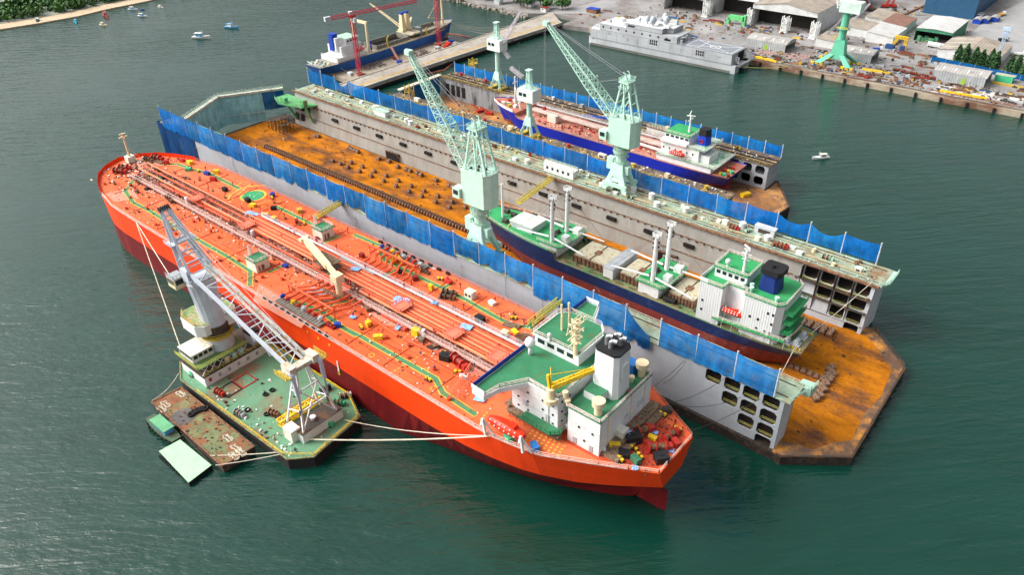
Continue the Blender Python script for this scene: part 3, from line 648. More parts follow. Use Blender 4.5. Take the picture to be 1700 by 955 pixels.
def plan(fn, z, xa, xb, dx0=0, n=80, zf=None):
    pts = []
    for i in range(n + 1):
        k = i / n; x = xa + (xb - xa) * (.5 - .5 * math.cos(math.pi * k) if k < .12 else k if k > .12 else k)
        pts.append((x, fn(x), z))
    return pts
def outline(fn, xa, xb, zf, n=90):
    near = []
    for i in range(n + 1):
        k = i / n; k = k ** 1.5 if True else k
        x = xa + (xb - xa) * k; near.append((x, fn(x), zf(x)))
    far = [(x, 2 * YC - y, z) for x, y, z in near]
    return near + far[::-1]
top = outline(yn_deck, -319.6, -52.6, lambda x: DZ)
bd = outline(y_bd, -314.5, -53.0, lambda x: BZ + ipl([(-70, 0), (-53, 2.2)], x))
w0 = outline(y_wl, -312, -60.0, lambda x: 0.0 + ipl([(-80, 0), (-60, 4)], x))
w1 = outline(y_wl, -311, -62, lambda x: -3 + ipl([(-80, 0), (-60, 4)], x))
midt = [tuple(Vector(a).lerp(Vector(b), .5)) for a, b in zip(top, bd)]
loft(MB(), [top, midt, bd], cap=False).build('hull_topside', hullo, tk, smooth=False)
loft(MB(), [bd, w0, w1], cap=True).build('hull_bottom', hullr, tk)
dk = outline(lambda x: yn_deck(x) + .05, -319.4, -52.7, lambda x: DZ - .02)
MB().add(dk, [tuple(range(len(dk)))]).build('main_deck', deckm, tk)
MB().prism([(-86, 104), (-86, 130), (-54, 123.5), (-54, 110.8), (-66, 104.5)], DZ, DZ + .02).build('aft_deck_patch', deckr, tk)
MB().prism([(-62, 116.6), (-55.5, 116.7), (-53.6, 117.1), (-55.5, 117.5), (-62, 117.6)], -2, 7).build('rudder', hullr, tk)
# bow bulwark with stays
bw = [p for p in top if p[0] < -292]
near = [p for p in top[:91] if p[0] < -293]; far = [p for p in top[91:] if p[0] < -293]
bl = (far + near)
m = MB()
for a, b in zip(bl, bl[1:]):
    m.add([a, b, (b[0], b[1], b[2] + 1.5), (a[0], a[1], a[2] + 1.5)], [(0, 1, 2, 3)])
    c_ = Vector((a[0], a[1], DZ)); inn = (Vector((-290, YC, DZ)) - c_).normalized() * .9
    m.bar(c_ + inn, c_ + Vector((0, 0, 1.5)), .14, .14)
m.build('bow_bulwark', hullo, tk)
side = [(x, yn_deck(x) + .25, DZ) for x in [-293 + i * 6 for i in range(41)]] + [(-52.9, 109.8, DZ)]
MB().rail(side, 1.1, 2.2, .09).build('side_railing', railw, tk)
MB().rail([(x, 2 * YC - y, z) for x, y, z in side], 1.1, 2.2, .09).build('side_railing', railr, tk)
MB().rail([(-52.9, 109.8, DZ), (-52.9, 2 * YC - 109.8, DZ)], 1.1, 1.6, .09).build('stern_railing', railw, tk)
MB().path([(x, yn_deck(x) + .12, DZ + .12) for x in [-293 + i * 6 for i in range(40)]], .35, .25).build('gunwale_bar', M('gunwale_dirty', (.55, .35, .3), .7, var=.3, scale=.6), tk)
# painted walkways: green with yellow borders
def stripe(pts, w_, z, mb):
    for a, b in zip(pts, pts[1:]):
        d = Vector((b[0] - a[0], b[1] - a[1])); n = Vector((-d.y, d.x)).normalized() * w_ / 2; e = d.normalized() * w_ * .3
        z += .0015
        mb.add([(a[0] + n.x - e.x, a[1] + n.y - e.y, z), (a[0] - n.x - e.x, a[1] - n.y - e.y, z), (b[0] - n.x + e.x, b[1] - n.y + e.y, z), (b[0] + n.x + e.x, b[1] + n.y + e.y, z)], [(0, 1, 2, 3)])
WK = [[(221, 300), (208, 317), (221, 336)], [(221, 336), (250.5, 351), (275.7, 367.6), (330, 399), (380.8, 428), (416, 450.7), (414.7, 473)],
      [(481, 501), (504, 504.7), (536.6, 519.7), (571.8, 546), (600, 559.5), (672.9, 601), (723, 628.9), (735, 652.4), (788.4, 688)], [(536.6, 519.7), (554, 503.4), (592, 498.4)],
      [(271.5, 272), (296.6, 273), (323.9, 282.7), (344.8, 285.9), (372, 300.5), (397, 313)], [(458.7, 342.6), (519, 372.8)], [(588.7, 389.8), (633, 408.5), (631, 420), (640, 432.6), (656, 439.7), (700, 462), (740.7, 481.6), (773.4, 498), (826, 528), (851, 540.6), (876.5, 543), (905, 552)],
      [(660, 447), (640, 457), (637, 463)], [(660, 424), (640, 432.6)], [(530, 407), (562, 392)], [(445, 452), (500, 430)], [(571.8, 546), (590, 556)], [(735, 478), (748, 472)]]
g_ = MB(); y_ = MB()
for i, l in enumerate(WK):
    p = [G2(u, v, DZ) for u, v in l]; ww = 1.35 if i not in (3, 7, 8, 9, 10) else .9
    y_ = MB(); g_ = MB(); stripe(p, ww + .55, DZ + .008 + i * .0003, y_); stripe(p, ww, DZ + .024 + i * .0003, g_)
    y_.build('walkway_border', lineY, tk); g_.build('walkway_marking', lineG, tk)
# winching circle and lines
hx, hy = G2(420.2, 325, DZ)
def disc(x, y, r0, r1, z, mb, n=40, a0=0, a1=2 * math.pi):
    vs = []; fs = []
    for i in range(n + 1):
        a = a0 + (a1 - a0) * i / n; vs += [(x + r0 * math.cos(a), y + r0 * math.sin(a), z), (x + r1 * math.cos(a), y + r1 * math.sin(a), z)]
    for i in range(n): fs.append((2 * i, 2 * i + 1, 2 * i + 3, 2 * i + 2))
    return mb.add(vs, fs)
disc(hx, hy, .01, 4.2, DZ + .03, MB()).build('winching_circle', M('circle_green', (.03, .30, .12), .6), tk)
d = disc(hx, hy, 4.2, 5.0, DZ + .016, MB()); disc(hx - .4, hy, 8.4, 9.0, DZ + .016, d, a0=math.pi * .62, a1=math.pi * 1.45)
for a, b in (((371, 331), (400, 303)), ((385, 331), (416, 305)), ((424, 346), (465, 334)), ((412, 343), (450, 333))): stripe([G2(*a, DZ), G2(*b, DZ)], .35, DZ + .016, d)
d.build('circle_border', lineY, tk)
d = MB()
for a, b in (((705, 586), (645, 622)), ((826, 502), (772, 530)), ((810, 684), (795, 700))):
    p, q_ = Vector(G(*a, DZ)), Vector(G(*b, DZ)); n = int((q_ - p).length / 1.2)
    for i in range(n): s_ = p.lerp(q_, i / n); e_2 = p.lerp(q_, (i + .5) / n); stripe([(s_.x, s_.y), (e_2.x, e_2.y)], .3, DZ + .016, d)
for i in range(8):
    for j in range(4):
        c_ = G2(884 + i * 7.5 + j * -3.5, 716 + i * 3.6 + j * 5, DZ); disc(c_[0], c_[1], .01, .35, DZ + .04, d, 8)
for u, v in ((617, 590), (706, 615), (720, 645), (640, 515), (698, 615), (760, 622)): c_ = G2(u, v, DZ); disc(c_[0], c_[1], .7, .9, DZ + .016, d, 14)
d.build('deck_marking', lineY, tk)
# dusty / worn patches lying on deck plating
for i, pl in enumerate([[(300, 470 - 165), (330, 322), (312, 330), (240, 318), (255, 303)], [(175, 322), (220, 310), (230, 330), (190, 335)], [(430, 470), (520, 520), (500, 545), (420, 500)], [(560, 590 - 110), (640, 505), (680, 545), (640, 540)], [(700, 545), (800, 600), (820, 640), (760, 610)], [(225, 262), (262, 262), (262, 300), (230, 290)]]):
    pts = [G2(u, v, DZ) for u, v in pl]; MB().add([(a, b, DZ + .005) for a, b in pts], [tuple(range(len(pts)))]).build('worn_patch', deckd, tk)
# ------------- cargo pipes
pipel = M('pipe_salmon', (.80, .24, .11), .45, var=.1)
MB().box(-300, -98, 111, 123.4, DZ + .01, DZ + .035).build('pipe_shade_grime', M('pipe_shade_grime', (.26, .07, .04), .8, var=.35, scale=.6, col2=(.42, .36, .33), amt=.3, scale2=.5, sharp=.1), tk)  # grime strip; its dark brown also paints the shade between the pipes
def pipe_pts(x0, x1, y, z): return [(x0, y, z), (x1, y, z)]
ys_main = [(121.8, .30), (121.0, .30), (120.1, .22), (119.4, .22), (118.6, .30), (117.7, .30), (116.9, .22), (116.1, .34), (114.9, .42), (113.7, .42)]
for i, (y, r) in enumerate(ys_main):
    x0 = -226 if i < 7 else (-222 if i == 7 else -158); x0 = -300 if i in (1, 4, 7) else x0
    if i in (8, 9): x0, x1 = -160, -103
    else: x1 = -98
    MB().tube([(x0, y, 22.3), (x1, y, 22.3)], r * 1.05, 8).build('cargo_pipe', (pipeo, pipel)[i % 2], tk)
for (x0, x1, y, r) in [(-280, -232, 114.8, .4), (-272, -210, 116.0, .3), (-214, -176, 113.8, .4), (-300, -200, 122.6, .25), (-178, -164, 113.5, .4), (-178, -164, 112.3, .4), (-178, -162, 111.1, .4)]:
    MB().tube([(x0, y, 21.6), (x1, y, 21.6)], r, 8).build('cargo_pipe', pipeo, tk)
for x in range(-300, -98, 12):
    m = MB(); m.bar((x, 113 if x > -226 else 115, 21.6), (x, 122.6, 21.6), .2); [m.bar((x, y, DZ), (x, y, 21.7), .2) for y in (113.2, 118, 122.4)]
    m.build('pipe_support', deckr, tk)
m = MB(); m.box(-226, -98, 122.9, 123.9, 22.4, 22.5); [m.bar((x, 123.8, 22.5), (x + 8, 123.8, 22.5), .15) for x in range(-226, -100, 9)]; m.build('catwalk', M('catwalk_grey', (.45, .45, .47), .6, var=.25, scale=2), tk)
MB().rail([(-226, 124, 22.5), (-98, 124, 22.5)], 1.1, 2, .09).build('catwalk_railing', M('rail_grey', (.6, .6, .62), .5), tk)
MB().box(-298, -100, 110.8, 112.0, 21.3, 21.4).build('walkway_grating', M('grating_pink', (.5, .3, .26), .8, var=.3, scale=2), tk)
MB().rail([(-298, 110.8, 21.4), (-100, 110.8, 21.4)], 1.1, 1.7, .1).rail([(-298, 112, 21.4), (-100, 112, 21.4)], 1.1, 1.7, .1).build('walkway_railing', M('rail_pink', (.72, .52, .46), .6), tk)
for x in (-255, -222, -180, -143, -122, -106):
    m = MB(); m.box(x - 2.2, x + 2.2, 113, 117.6, 23.2, 23.35); m.rail([(x - 2.2, 113, 23.3), (x + 2.2, 113, 23.3), (x + 2.2, 117.6, 23.3), (x - 2.2, 117.6, 23.3)], 1.1, 1.2, .12, loop=True); m.build('valve_platform', railr, tk)
# red transverse girders & deck fittings
for x in (-290, -270, -250, -232, -213, -196, -145, -130, -112):
    for ya, yb in ((96 if x > -280 else 101, 110), (124.5, 138 if x > -280 else 133)): MB().bar((x, ya, DZ + .08), (x, yb, DZ + .08), .16).build('deck_seam', deckr, tk)
for ya in (98.5, 105, 129, 135.5): MB().bar((-282, ya, DZ + .05), (-98, ya, DZ + .05), .1, .08).build('deck_seam', deckr, tk)
for x, y, l in ((-235, 103, 18), (-262, 106, 14), (-210, 108, 20), (-150, 130, 30), (-125, 106, 22), (-140, 103, 12), (-185, 128, 16)): MB().bar((x, y, DZ + .14), (x + l, y, DZ + .14), .2).build('deck_pipe', deckr, tk)
for (p, q_) in (((617, 528), (660, 558)), ((670, 562), (718, 585)), ((634, 522), (680, 545))):
    a, b = G(*p, DZ + .4), G(*q_, DZ + .4); MB().cyl(a, b, .42, 8).build('loose_pipe', pipeo, tk)
# ------------- manifolds, both sides
for sgn, yo, nm in ((-1, 98.5, 'near'), (1, 135.7, 'far')):
    mf = tag(bpy.data.objects.new('manifold', None)); C.objects.link(mf); mf.parent = tk
    base = -177 if sgn < 0 else -175.5
    for k in range(8):
        x = base + k * 2.6; yi = 111 if sgn < 0 else 124.5
        r = .38 if k % 3 else .28
        MB().tube([(x + 3, yi, 22), (x + 3, lerp(yi, yo, .35), 22), (x + (.0 if k < 5 else 1), lerp(yi, yo, .6), 21.8), (x, yo, 21.8)], r, 8).build('loading_pipe', pipeo, mf)
        MB().cyl((x, yo, 21.8), (x, yo + sgn * 1.5, 21.8), .45, 8).cyl((x, yo + sgn * .5, 21.8), (x, yo + sgn * .75, 21.8), .75, 10).build('valve', (bluep, redp, yellow, redp, lgrey, redp, redp, lgrey)[k], mf)
    MB().tube([(base - 2, yo - sgn * 3, 23.4), (base + 20, yo - sgn * 3, 23.4)], .35, 8).bar((base - 2, yo - sgn * 3, 20), (base - 2, yo - sgn * 3, 23.4), .3).bar((base + 20, yo - sgn * 3, 20), (base + 20, yo - sgn * 3, 23.4), .3).build('header_pipe', pipeo, mf)
    m = MB(); m.box(base - 1, base + 20, min(yo + sgn * .3, yo + sgn * 3), max(yo + sgn * .3, yo + sgn * 3), 20.5, 20.7)
    [m.box(base - 1 + i * 1.2, base - .5 + i * 1.2, min(yo + sgn * .3, yo + sgn * 3), max(yo + sgn * .3, yo + sgn * 3), 20.7, 20.85) for i in range(18)]
    m.build('drip_tray', M('tray_grey', (.22, .2, .17), .8, var=.3, scale=1), mf)
    MB().box(base - 2, base + 22, min(yo + sgn * 3.1, yo + sgn * 3.9), max(yo + sgn * 3.1, yo + sgn * 3.9), DZ, DZ + .04).build('worn_patch', lgrey, mf)
# deck bollards
proto_b = T('bollard', (0, 0, 0), None, None); proto_b.parent = tk
MB().box(-1, 1, -.45, .45, 0, .15).build('bed', black, proto_b)
proto_b.location = (0, 0, 0)
def bollpost():
    m = MB()
    for d in (-.6, .6): m.cyl((d, 0, .1), (d, 0, .85), .3, 8).cyl((d, 0, .85), (d, 0, .98), .42, 8)
    return m
for ch in list(proto_b.children): bpy.data.objects.remove(ch)
def rawmesh(mb, name, mat, parent):
    me = bpy.data.meshes.new(name); me.from_pydata(mb.v, [], mb.f); me.materials.append(mat); o = bpy.data.objects.new(name, me); C.objects.link(o); o.parent = parent; return o
rawmesh(MB().box(-1.1, 1.1, -.5, .5, 0, .2), 'bed', black, proto_b); rawmesh(bollpost(), 'post', yellow, proto_b)
bl = [(711, 632), (740, 590), (853, 530), (731, 465), (1052, 747), (932, 661 - 6), (1125, 715), (990, 735), (760, 620), (298, 337), (330, 285), (1100, 690), (452, 330), (505, 372), (600, 545), (245, 292), (1062, 760), (1030, 765)]
for i, (u, v) in enumerate(bl):
    o = proto_b if i == 0 else dup(proto_b, parent=tk)
    ax, ay = G2(u, v, DZ); hh = YC - yn_deck(min(ax, -54.5)) - 1.4; a = Vector((min(ax, -54.5), min(max(ay, YC - hh), YC + hh), DZ)) - tk.location; o.location = a; o.rotation_euler = (0, 0, random.choice((0, .5, -.4)))
# tank hatches, vents and small red fittings scattered in rows along the deck
hm = rawmesh(MB().cyl((0, 0, 0), (0, 0, .7), .5, 8).cyl((0, 0, .7), (0, 0, .8), .62, 8).bar((.4, 0, .9), (-.4, 0, .9), .12), 'tank_hatch', deckr, tk)
hp = rawmesh(MB().cyl((0, 0, 0), (0, 0, 1.8), .16, 6).ball((0, 0, 1.9), .38, .8, 8, 5), 'vent_head', redp, tk)
vb = rawmesh(MB().box(-.5, .5, -.35, .35, 0, .5).cyl((0, 0, .5), (0, 0, 1.1), .1, 6).torus((0, 0, 1.1), .28, .06), 'deck_valve', brownsteel, tk)
k = 0
for i in range(90):
    x = -300 + (i // 3) * 6.7 + random.uniform(-2, 2); lane = i % 3; y = (random.uniform(97, 109), random.uniform(125.5, 137.5), random.uniform(97, 137))[lane]
    if 110 < y < 125: y = 110 if y < 117 else 125.5
    if (x - hx) ** 2 + (y - hy) ** 2 < 80 or -180 < x < -154: continue
    src_ = (hm, hp, vb)[i % 3]; o = src_.copy() if k > 2 else src_
    if k > 2: C.objects.link(o)
    o.location = Vector((x, y, DZ)) - tk.location; k += 1
for i in range(90):
    o = vb.copy() if i % 3 else hp.copy(); C.objects.link(o); o.location = Vector((random.uniform(-298, -100), random.choice((112.6, 114.4, 119, 123.6)) + random.uniform(-.4, .4), DZ + (.2 if i % 2 else 1.6))) - tk.location
# two small white deckhouses with green roof
def dhouse(u, v, name_label):
    x, y = G2(u, v, DZ)
    h = tag(bpy.data.objects.new('deckhouse', None)); C.objects.link(h); h.parent = tk
    MB().box(x - 2.7, x + 2.7, y - 2.5, y + 2.5, DZ, DZ + 3.6).build('wall', offw, h)
    MB().box(x - 2.9, x + 2.9, y - 2.7, y + 2.7, DZ + 3.6, DZ + 3.8).build('roof', ggreen, h)
    MB().rail([(x - 2.8, y - 2.6, DZ + 3.8), (x + 2.8, y - 2.6, DZ + 3.8), (x + 2.8, y + 2.6, DZ + 3.8), (x - 2.8, y + 2.6, DZ + 3.8)], 1.1, 1.2, .1, loop=True).build('railing', railw, h)
    MB().box(x + 2.7, x + 2.78, y - .5, y + .4, DZ + .3, DZ + 2.2).box(x + 2.7, x + 2.78, y - 1.6, y - 1.1, DZ + .3, DZ + 2.2).build('door', brownsteel, h)
    MB().truss((x - 3.6, y, DZ), (x - 3.6, y, DZ + 7), .8, .6, 5, .14, side=(1, 0, 0)).build('ladder_mast', railw, h)
    tag(h, name_label)
dhouse(430, 444, 'small white deckhouse nearer the crane barge'); dhouse(538, 392, 'small white deckhouse nearer the dock')
# tall white vent boxes
for u, v in ((313, 340), (421, 395), (704, 562), (312, 341 - 2)): 
    x, y = G2(u, v, DZ); MB().ob(x, y, DZ, .8, 1.3, 3.0, .4).build('vent_box', white, tk)
# ------------- hose crane, boom laid forward
hc = tag(bpy.data.objects.new('hose_crane', None)); C.objects.link(hc); hc.parent = tk
cx_, cy_ = G2(566, 497, DZ)
MB().cyl((cx_, cy_, DZ), (cx_, cy_, DZ + 7), 1.1, 12, .95).build('pedestal', cream, hc)
MB().box(cx_ - 1.4, cx_ + 1.4, cy_ - 1.5, cy_ + 1.5, DZ + 6.5, DZ + 9).build('slewing_house', cream, hc)
tipx, tipy = G2(506, 398, DZ + 9)
m = MB(); a, b = Vector((cx_, cy_, DZ + 8.3)), Vector((tipx, tipy, DZ + 9.2)); d_ = (b - a)
m.bar(a, a + d_ * .25, 1.3, 1.5); m.bar(a + d_ * .25, a + d_ * .9, 1.9, 1.5); m.bar(a + d_ * .9, b, 1.6, 1.6); m.build('boom', cream, hc)
MB().bar(b - Vector((1, 0, 0)), b + Vector((.5, 0, .2)), 3.4, 1).build('boom_head', cream, hc)
MB().path([(cx_ - 4, cy_ - 2.5, DZ + 3.2), (cx_ + 3, cy_ - 2.5, DZ + 3.2)], 1.2, .2).rail([(cx_ - 4, cy_ - 3, DZ + 3.3), (cx_ + 4, cy_ - 3, DZ + 3.3), (cx_ + 4, cy_ + 3, DZ + 3.3)], 1.1, 1.2, .1).build('access_platform', brownsteel, hc)
m = MB(); rx, ry = tipx + 6, tipy - 2
for dx, dy in ((0, 0), (3, 0), (0, 3), (3, 3), (6, 1), (6, 4), (9, 1)): m.bar((rx + dx, ry + dy, DZ), (rx + dx, ry + dy, DZ + 6), .2)
for z in (2, 4, 6): m.box(rx - .5, rx + 9.5, ry - .5, ry + 4, DZ + z, DZ + z + .15)
m.build('boom_rest_scaffold', wood, hc)
# ------------- accommodation
wb = M('white_block', (.70, .72, .72), .45, col2=(.55, .47, .36), amt=.14, scale=.5, sharp=.2, var=.05, streak=(1, 1, .3))
hb = tag(bpy.data.objects.new('accommodation', None)); C.objects.link(hb); hb.parent = tk
MB().box(-91.5, -77.6, 104.4, 131, DZ, 32).build('wall', wb, hb)
MB().box(-95.2, -77.2, 104.1, 131.3, 31.9, 32.3).build('bridge_deck', wb, hb)
MB().prism([(-94.9, 94.8), (-91.4, 94.4), (-90.4, 98.6), (-86.4, 104.6), (-77.3, 104.3), (-77.3, 131.2), (-87, 131.2), (-91.4, 139.8), (-94.9, 139.8)], 32.3, 32.42).build('bridge_deck_green', ggreen, hb)
MB().prism([(-95.2, 94.4), (-91.2, 94), (-90.2, 98.4), (-86.2, 104.4), (-86.2, 106), (-95.2, 106)], 30.9, 32.29).prism([(-95.2, 130), (-87.5, 130), (-87.5, 133), (-91, 140.2), (-95.2, 140.2)], 30.9, 32.29).build('wing_bulwark', wb, hb)
MB().path([(-95.2, 94.4, 33), (-95.2, 140, 33)], .12, 1.3).build('front_bulwark', bluep, hb)
MB().path([(-95.3, 94.4, 33.3), (-91, 94.1, 33.3)], .12, 1.2).build('wing_screen', wb, hb); MB().path([(-95.1, 140, 33.3), (-91, 140, 33.3), (-88, 133, 33.3)], .12, 1.2).build('wing_screen', wb, hb)
MB().rail([(-91, 94.2, 32.4), (-90.3, 98.6, 32.4), (-86.4, 104.6, 32.4), (-77.3, 104.3, 32.4), (-77.3, 131, 32.4)], 1.15, 1.5, .12, 3).build('deck_railing', railw, hb)
MB().prism([(-94, 116.3), (-80.5, 116.3), (-80.5, 126), (-83, 128.5), (-92, 128.5), (-94, 126)], 32.4, 36).build('wheelhouse', wb, hb)
MB().prism([(-94.5, 115.8), (-80, 115.8), (-80, 126.2), (-82.7, 129), (-92.3, 129), (-94.5, 126.5)], 36, 36.3).build('wheelhouse_roof', wb, hb)
MB().prism([(-94.2, 116.1), (-80.3, 116.1), (-80.3, 126), (-82.9, 128.8), (-92.1, 128.8), (-94.2, 126.3)], 36.3, 36.36).build('wheelhouse_roof_green', ggreen, hb)
MB().rail([(-94.3, 116, 36.4), (-80.2, 116, 36.4), (-80.2, 126.2, 36.4), (-82.8, 129, 36.4), (-92, 129, 36.4), (-94.3, 126.5, 36.4)], 1.1, 1.5, .12, loop=True).build('roof_railing', railw, hb)
for k in range(4): MB().box(-93 + k * 3, -90.9 + k * 3, 116.24, 116.36, 33.9, 35.1).build('window', glass, hb)
for k in range(7): MB().box(-94.07, -93.95, 117 + k * 1.35, 118 + k * 1.35, 33.9, 35.1).build('window', glass, hb)
for x in (-89.5, -86.5, -82, -79):
    for z in (23.4, 26.2, 29): MB().cyl((x, 104.48, z), (x, 104.3, z), .33, 8).build('porthole', glass, hb)
for z in (24, 27, 30):
    for y in (106, 109): MB().cyl((-77.65, y, z), (-77.5, y, z), .33, 8).build('porthole', glass, hb)
for k in range(3): MB().path([(-76.4, 106.4, 22.8 + k * 3), (-76.4, 131, 22.8 + k * 3)], 1.5, .15).rail([(-75.8, 105.4, 22.9 + k * 3), (-75.8, 110, 22.9 + k * 3)], 1.1, 1.5, .1).build('gallery_deck', ggreen if k else wb, hb)
MB().prism([(-87, 101.4), (-77.6, 101.4), (-76, 103), (-76, 104.3), (-87, 104.3)], 22.6, 22.9).rail([(-87, 101.5, 22.9), (-77.6, 101.5, 22.9), (-76.1, 103, 22.9), (-76.1, 105, 22.9)], 1.1, 1.3, .12).build('boat_deck', ggreen, hb)
MB().box(-93, -91.5, 103, 131, DZ + 2.6, DZ + 2.8).build('scaffold_board', wood, hb)
m = MB()
for x in [-91 + i * 2.4 for i in range(8)]: m.bar((x, 102.5, DZ), (x, 102.5, DZ + 2.2), .1); 
m.box(-92, -76, 102.4, 104.2, DZ + 1.9, DZ + 2.1).box(-92, -76, 102.6, 104.2, DZ + .9, DZ + 1.0); m.build('scaffold', wood, hb)
for (x, y, z, l) in ((-90, 104.3, DZ, 1), (-84.5, 104.3, DZ, 1), (-81, 104.3, 22.9, 1)): MB().box(x, x + l, y - .02, y + .12, z + .2, z + 2.2).build('door', grey, hb)
for z in (25.2, 28.6): MB().box(-91.5, -77.55, 104.28, 104.41, z, z + .1).build('wall_seam', lgrey, hb)
MB().tube([(-80.3, 104.2, 23), (-80.3, 104.2, 31.5)], .12, 5).build('drain_pipe', wb, hb); MB().box(-88, -86.8, 104.1, 104.4, 24.5, 26).build('vent_louvre', lgrey, hb)
# engine casing
cs = tag(bpy.data.objects.new('engine_casing', None)); C.objects.link(cs); cs.parent = tk
MB().box(-75.2, -66.3, 105.2, 127, DZ, 30.2).build('wall', wb, cs)
for z in (23.4, 26.8): MB().box(-75.2, -66.3, 105.08, 105.21, z, z + .1).build('wall_seam', lgrey, cs)
for x, z in ((-73.6, DZ), (-69, DZ)): MB().box(x, x + 1, 105.05, 105.22, z + .2, z + 2.2).build('door', grey, cs)
for x, z in ((-72, 26), (-70.4, 22.6), (-68.2, 26)): MB().cyl((x, 105.22, z), (x, 105.05, z), .33, 8).build('porthole', glass, cs)
for y in (108.5, 118, 124): MB().tube([(-66.2, y, 22), (-66.2, y, 30)], .12, 5).build('drain_pipe', cream, cs)
MB().box(-66.35, -66.1, 121, 124, 24, 26).box(-66.35, -66.1, 115.4, 116.8, 24.4, 25.6).build('vent_louvre', lgrey, cs)
MB().box(-75.3, -66.2, 105.1, 127.1, 30.2, 30.4).build('casing_top', ggreen, cs)
MB().rail([(-75.2, 105.2, 30.4), (-66.3, 105.2, 30.4), (-66.3, 127, 30.4), (-75, 127, 30.4)], 1.15, 1.5, .12, 3).build('railing', railw, cs)
MB().box(-66.4, -61.6, 106, 127.5, DZ, DZ + .9).box(-66.2, -63.5, 109, 128, DZ + .9, DZ + 1.6).build('scaffold_board', wood, cs)
MB().box(-66.3, -64.2, 112, 114.5, DZ, DZ + 3.4).build('access_hut', offw, cs)
MB().box(-74.5, -70, 110.2, 113.8, 30.4, 32.6).build('duct_house', wb, cs); MB().box(-74.6, -69.9, 110.1, 113.9, 32.6, 32.75).build('duct_house_roof', ggreen, cs)
MB().box(-67.5, -66.6, 117.5, 119, 30.4, 31).build('hatch', brownsteel, cs)
def mush(x, y, z, r, h, par, mat=cream):
    MB().cyl((x, y, z), (x, y, z + h * .55), r * .62, 14).cyl((x, y, z + h * .5), (x, y, z + h * .66), r * .62, 14, r).cyl((x, y, z + h * .66), (x, y, z + h), r, 16).build('mushroom_vent', mat, par)
mush(-68.6, 107.6, 30.4, 1.55, 4.0, cs); mush(-68.2, 125.1, 30.4, 1.55, 4.0, cs); mush(-68.7, 121.6, 30.4, .7, 1.7, cs); mush(-84.6 + 9, 109.5 - 4, 30.4, .7, 1.8, cs)
fx0, fx1, fy0, fy1 = -74.8, -67.7, 113.2, 120
fu = tag(bpy.data.objects.new('funnel', None)); C.objects.link(fu); fu.parent = tk
def rr(x0, x1, y0, y1, c): return [(x0 + c, y0), (x1 - c, y0), (x1, y0 + c), (x1, y1 - c), (x1 - c, y1), (x0 + c, y1), (x0, y1 - c), (x0, y0 + c)]
r0 = [(a, b, 30.4) for a, b in rr(fx0, fx1, fy0, fy1, 1)]; r1 = [(a, b, 42.6) for a, b in rr(fx0 + .2, fx1 - .4, fy0 + .3, fy1 - .3, 1)]
loft(MB(), [r0, r1]).build('casing', wb, fu)
r2 = [(a, b, 42.61) for a, b in rr(fx0 + .1, fx1 - .3, fy0 + .2, fy1 - .2, 1)]; r3 = [(a, b, 43.1) for a, b in rr(fx0 + .1, fx1 - .3, fy0 + .2, fy1 - .2, 1)]
loft(MB(), [r2, r3]).build('cap', black, fu)
MB().box(fx1 - .35, fx1 + .15, 115.3, 117.6, 36, 39.6).build('louvre', wb, fu)
mst = M('stack_steel', (.35, .36, .38), .35, metal=.6)
for (x, y, hgt, dx) in ((-72.8, 116.2, 2.4, .9), (-71.4, 115.6, 1.9, 1.1), (-71.6, 117.6, 2.6, 1.0), (-70.2, 117.8, 2.0, .9)):
    MB().tube([(x, y, 42.8), (x, y, 42.8 + hgt), (x + .5, y + .2, 43.2 + hgt), (x + .5 + dx, y + .3, 43.3 + hgt)], .55, 10).build('exhaust_pipe', mst, fu, smooth=False)
MB().box(-75, -69.5, 123.2, 126, 30.4, 33.6).build('blue_tank', M('blue_tank', (.02, .13, .38), .6), cs)
# radar mast (cream) and domes on the wheelhouse
rm = tag(bpy.data.objects.new('radar_mast', None)); C.objects.link(rm); rm.parent = tk
x, y = G2(955, 588, 36.4)
MB().cyl((x, y, 36.4), (x, y, 46.5), .55, 8, .35).bar((x - .2, y, 36.4), (x - 1.7, y + 1.3, 42), .3).bar((x - .2, y, 36.4), (x + .8, y - 1.8, 36.6), .3).build('mast', cream, rm)
m = MB()
for z, l in ((40.2, 2.6), (42.3, 3.2), (44.3, 3.8), (46, 2.4)): m.bar((x, y - l, z), (x, y + l, z), .28, .28).bar((x - l * .6, y, z), (x + l * .6, y, z), .28).box(x - .9, x + .9, y - .9, y + .9, z - .1, z + .1)
for dy in (-3.2, 3.2, -1.6, 1.6): m.cyl((x, y + dy, 44.3), (x, y + dy, 45.6), .2, 6)
m.build('crosstree', cream, rm)
MB().bar((x - .2, y - 1.9, 43.2), (x - .2, y + 1.9, 43.2), .18, .35).bar((x, y - 1.5, 47), (x, y + 1.5, 47), .18, .35).build('radar_scanner', cream, rm)
sm_ = MB()
for k, (u, v) in enumerate(((933, 548), (945, 545))): a = G(u, v, 36.4); sm_.cyl(a, (a[0], a[1], 41), .35, 8).cyl((a[0], a[1], 41), (a[0] - .3, a[1], 44), .3, 8)
sm_.build('antenna_mast', cream, rm)
a = G(880, 578, 34.5); MB().cyl((a[0], a[1], 32.4), (a[0], a[1], 35), .5, 8).ball((a[0], a[1], 36.2), 1.35, 1.1, 12, 8).build('radome', white, tk, smooth=True)
a = G(912, 566, 36.4); MB().cyl((a[0], a[1], 36.4), (a[0], a[1], 38), .35, 8).ball((a[0], a[1], 38.2), .55, 1, 8, 6).build('compass_binnacle', white, tk)
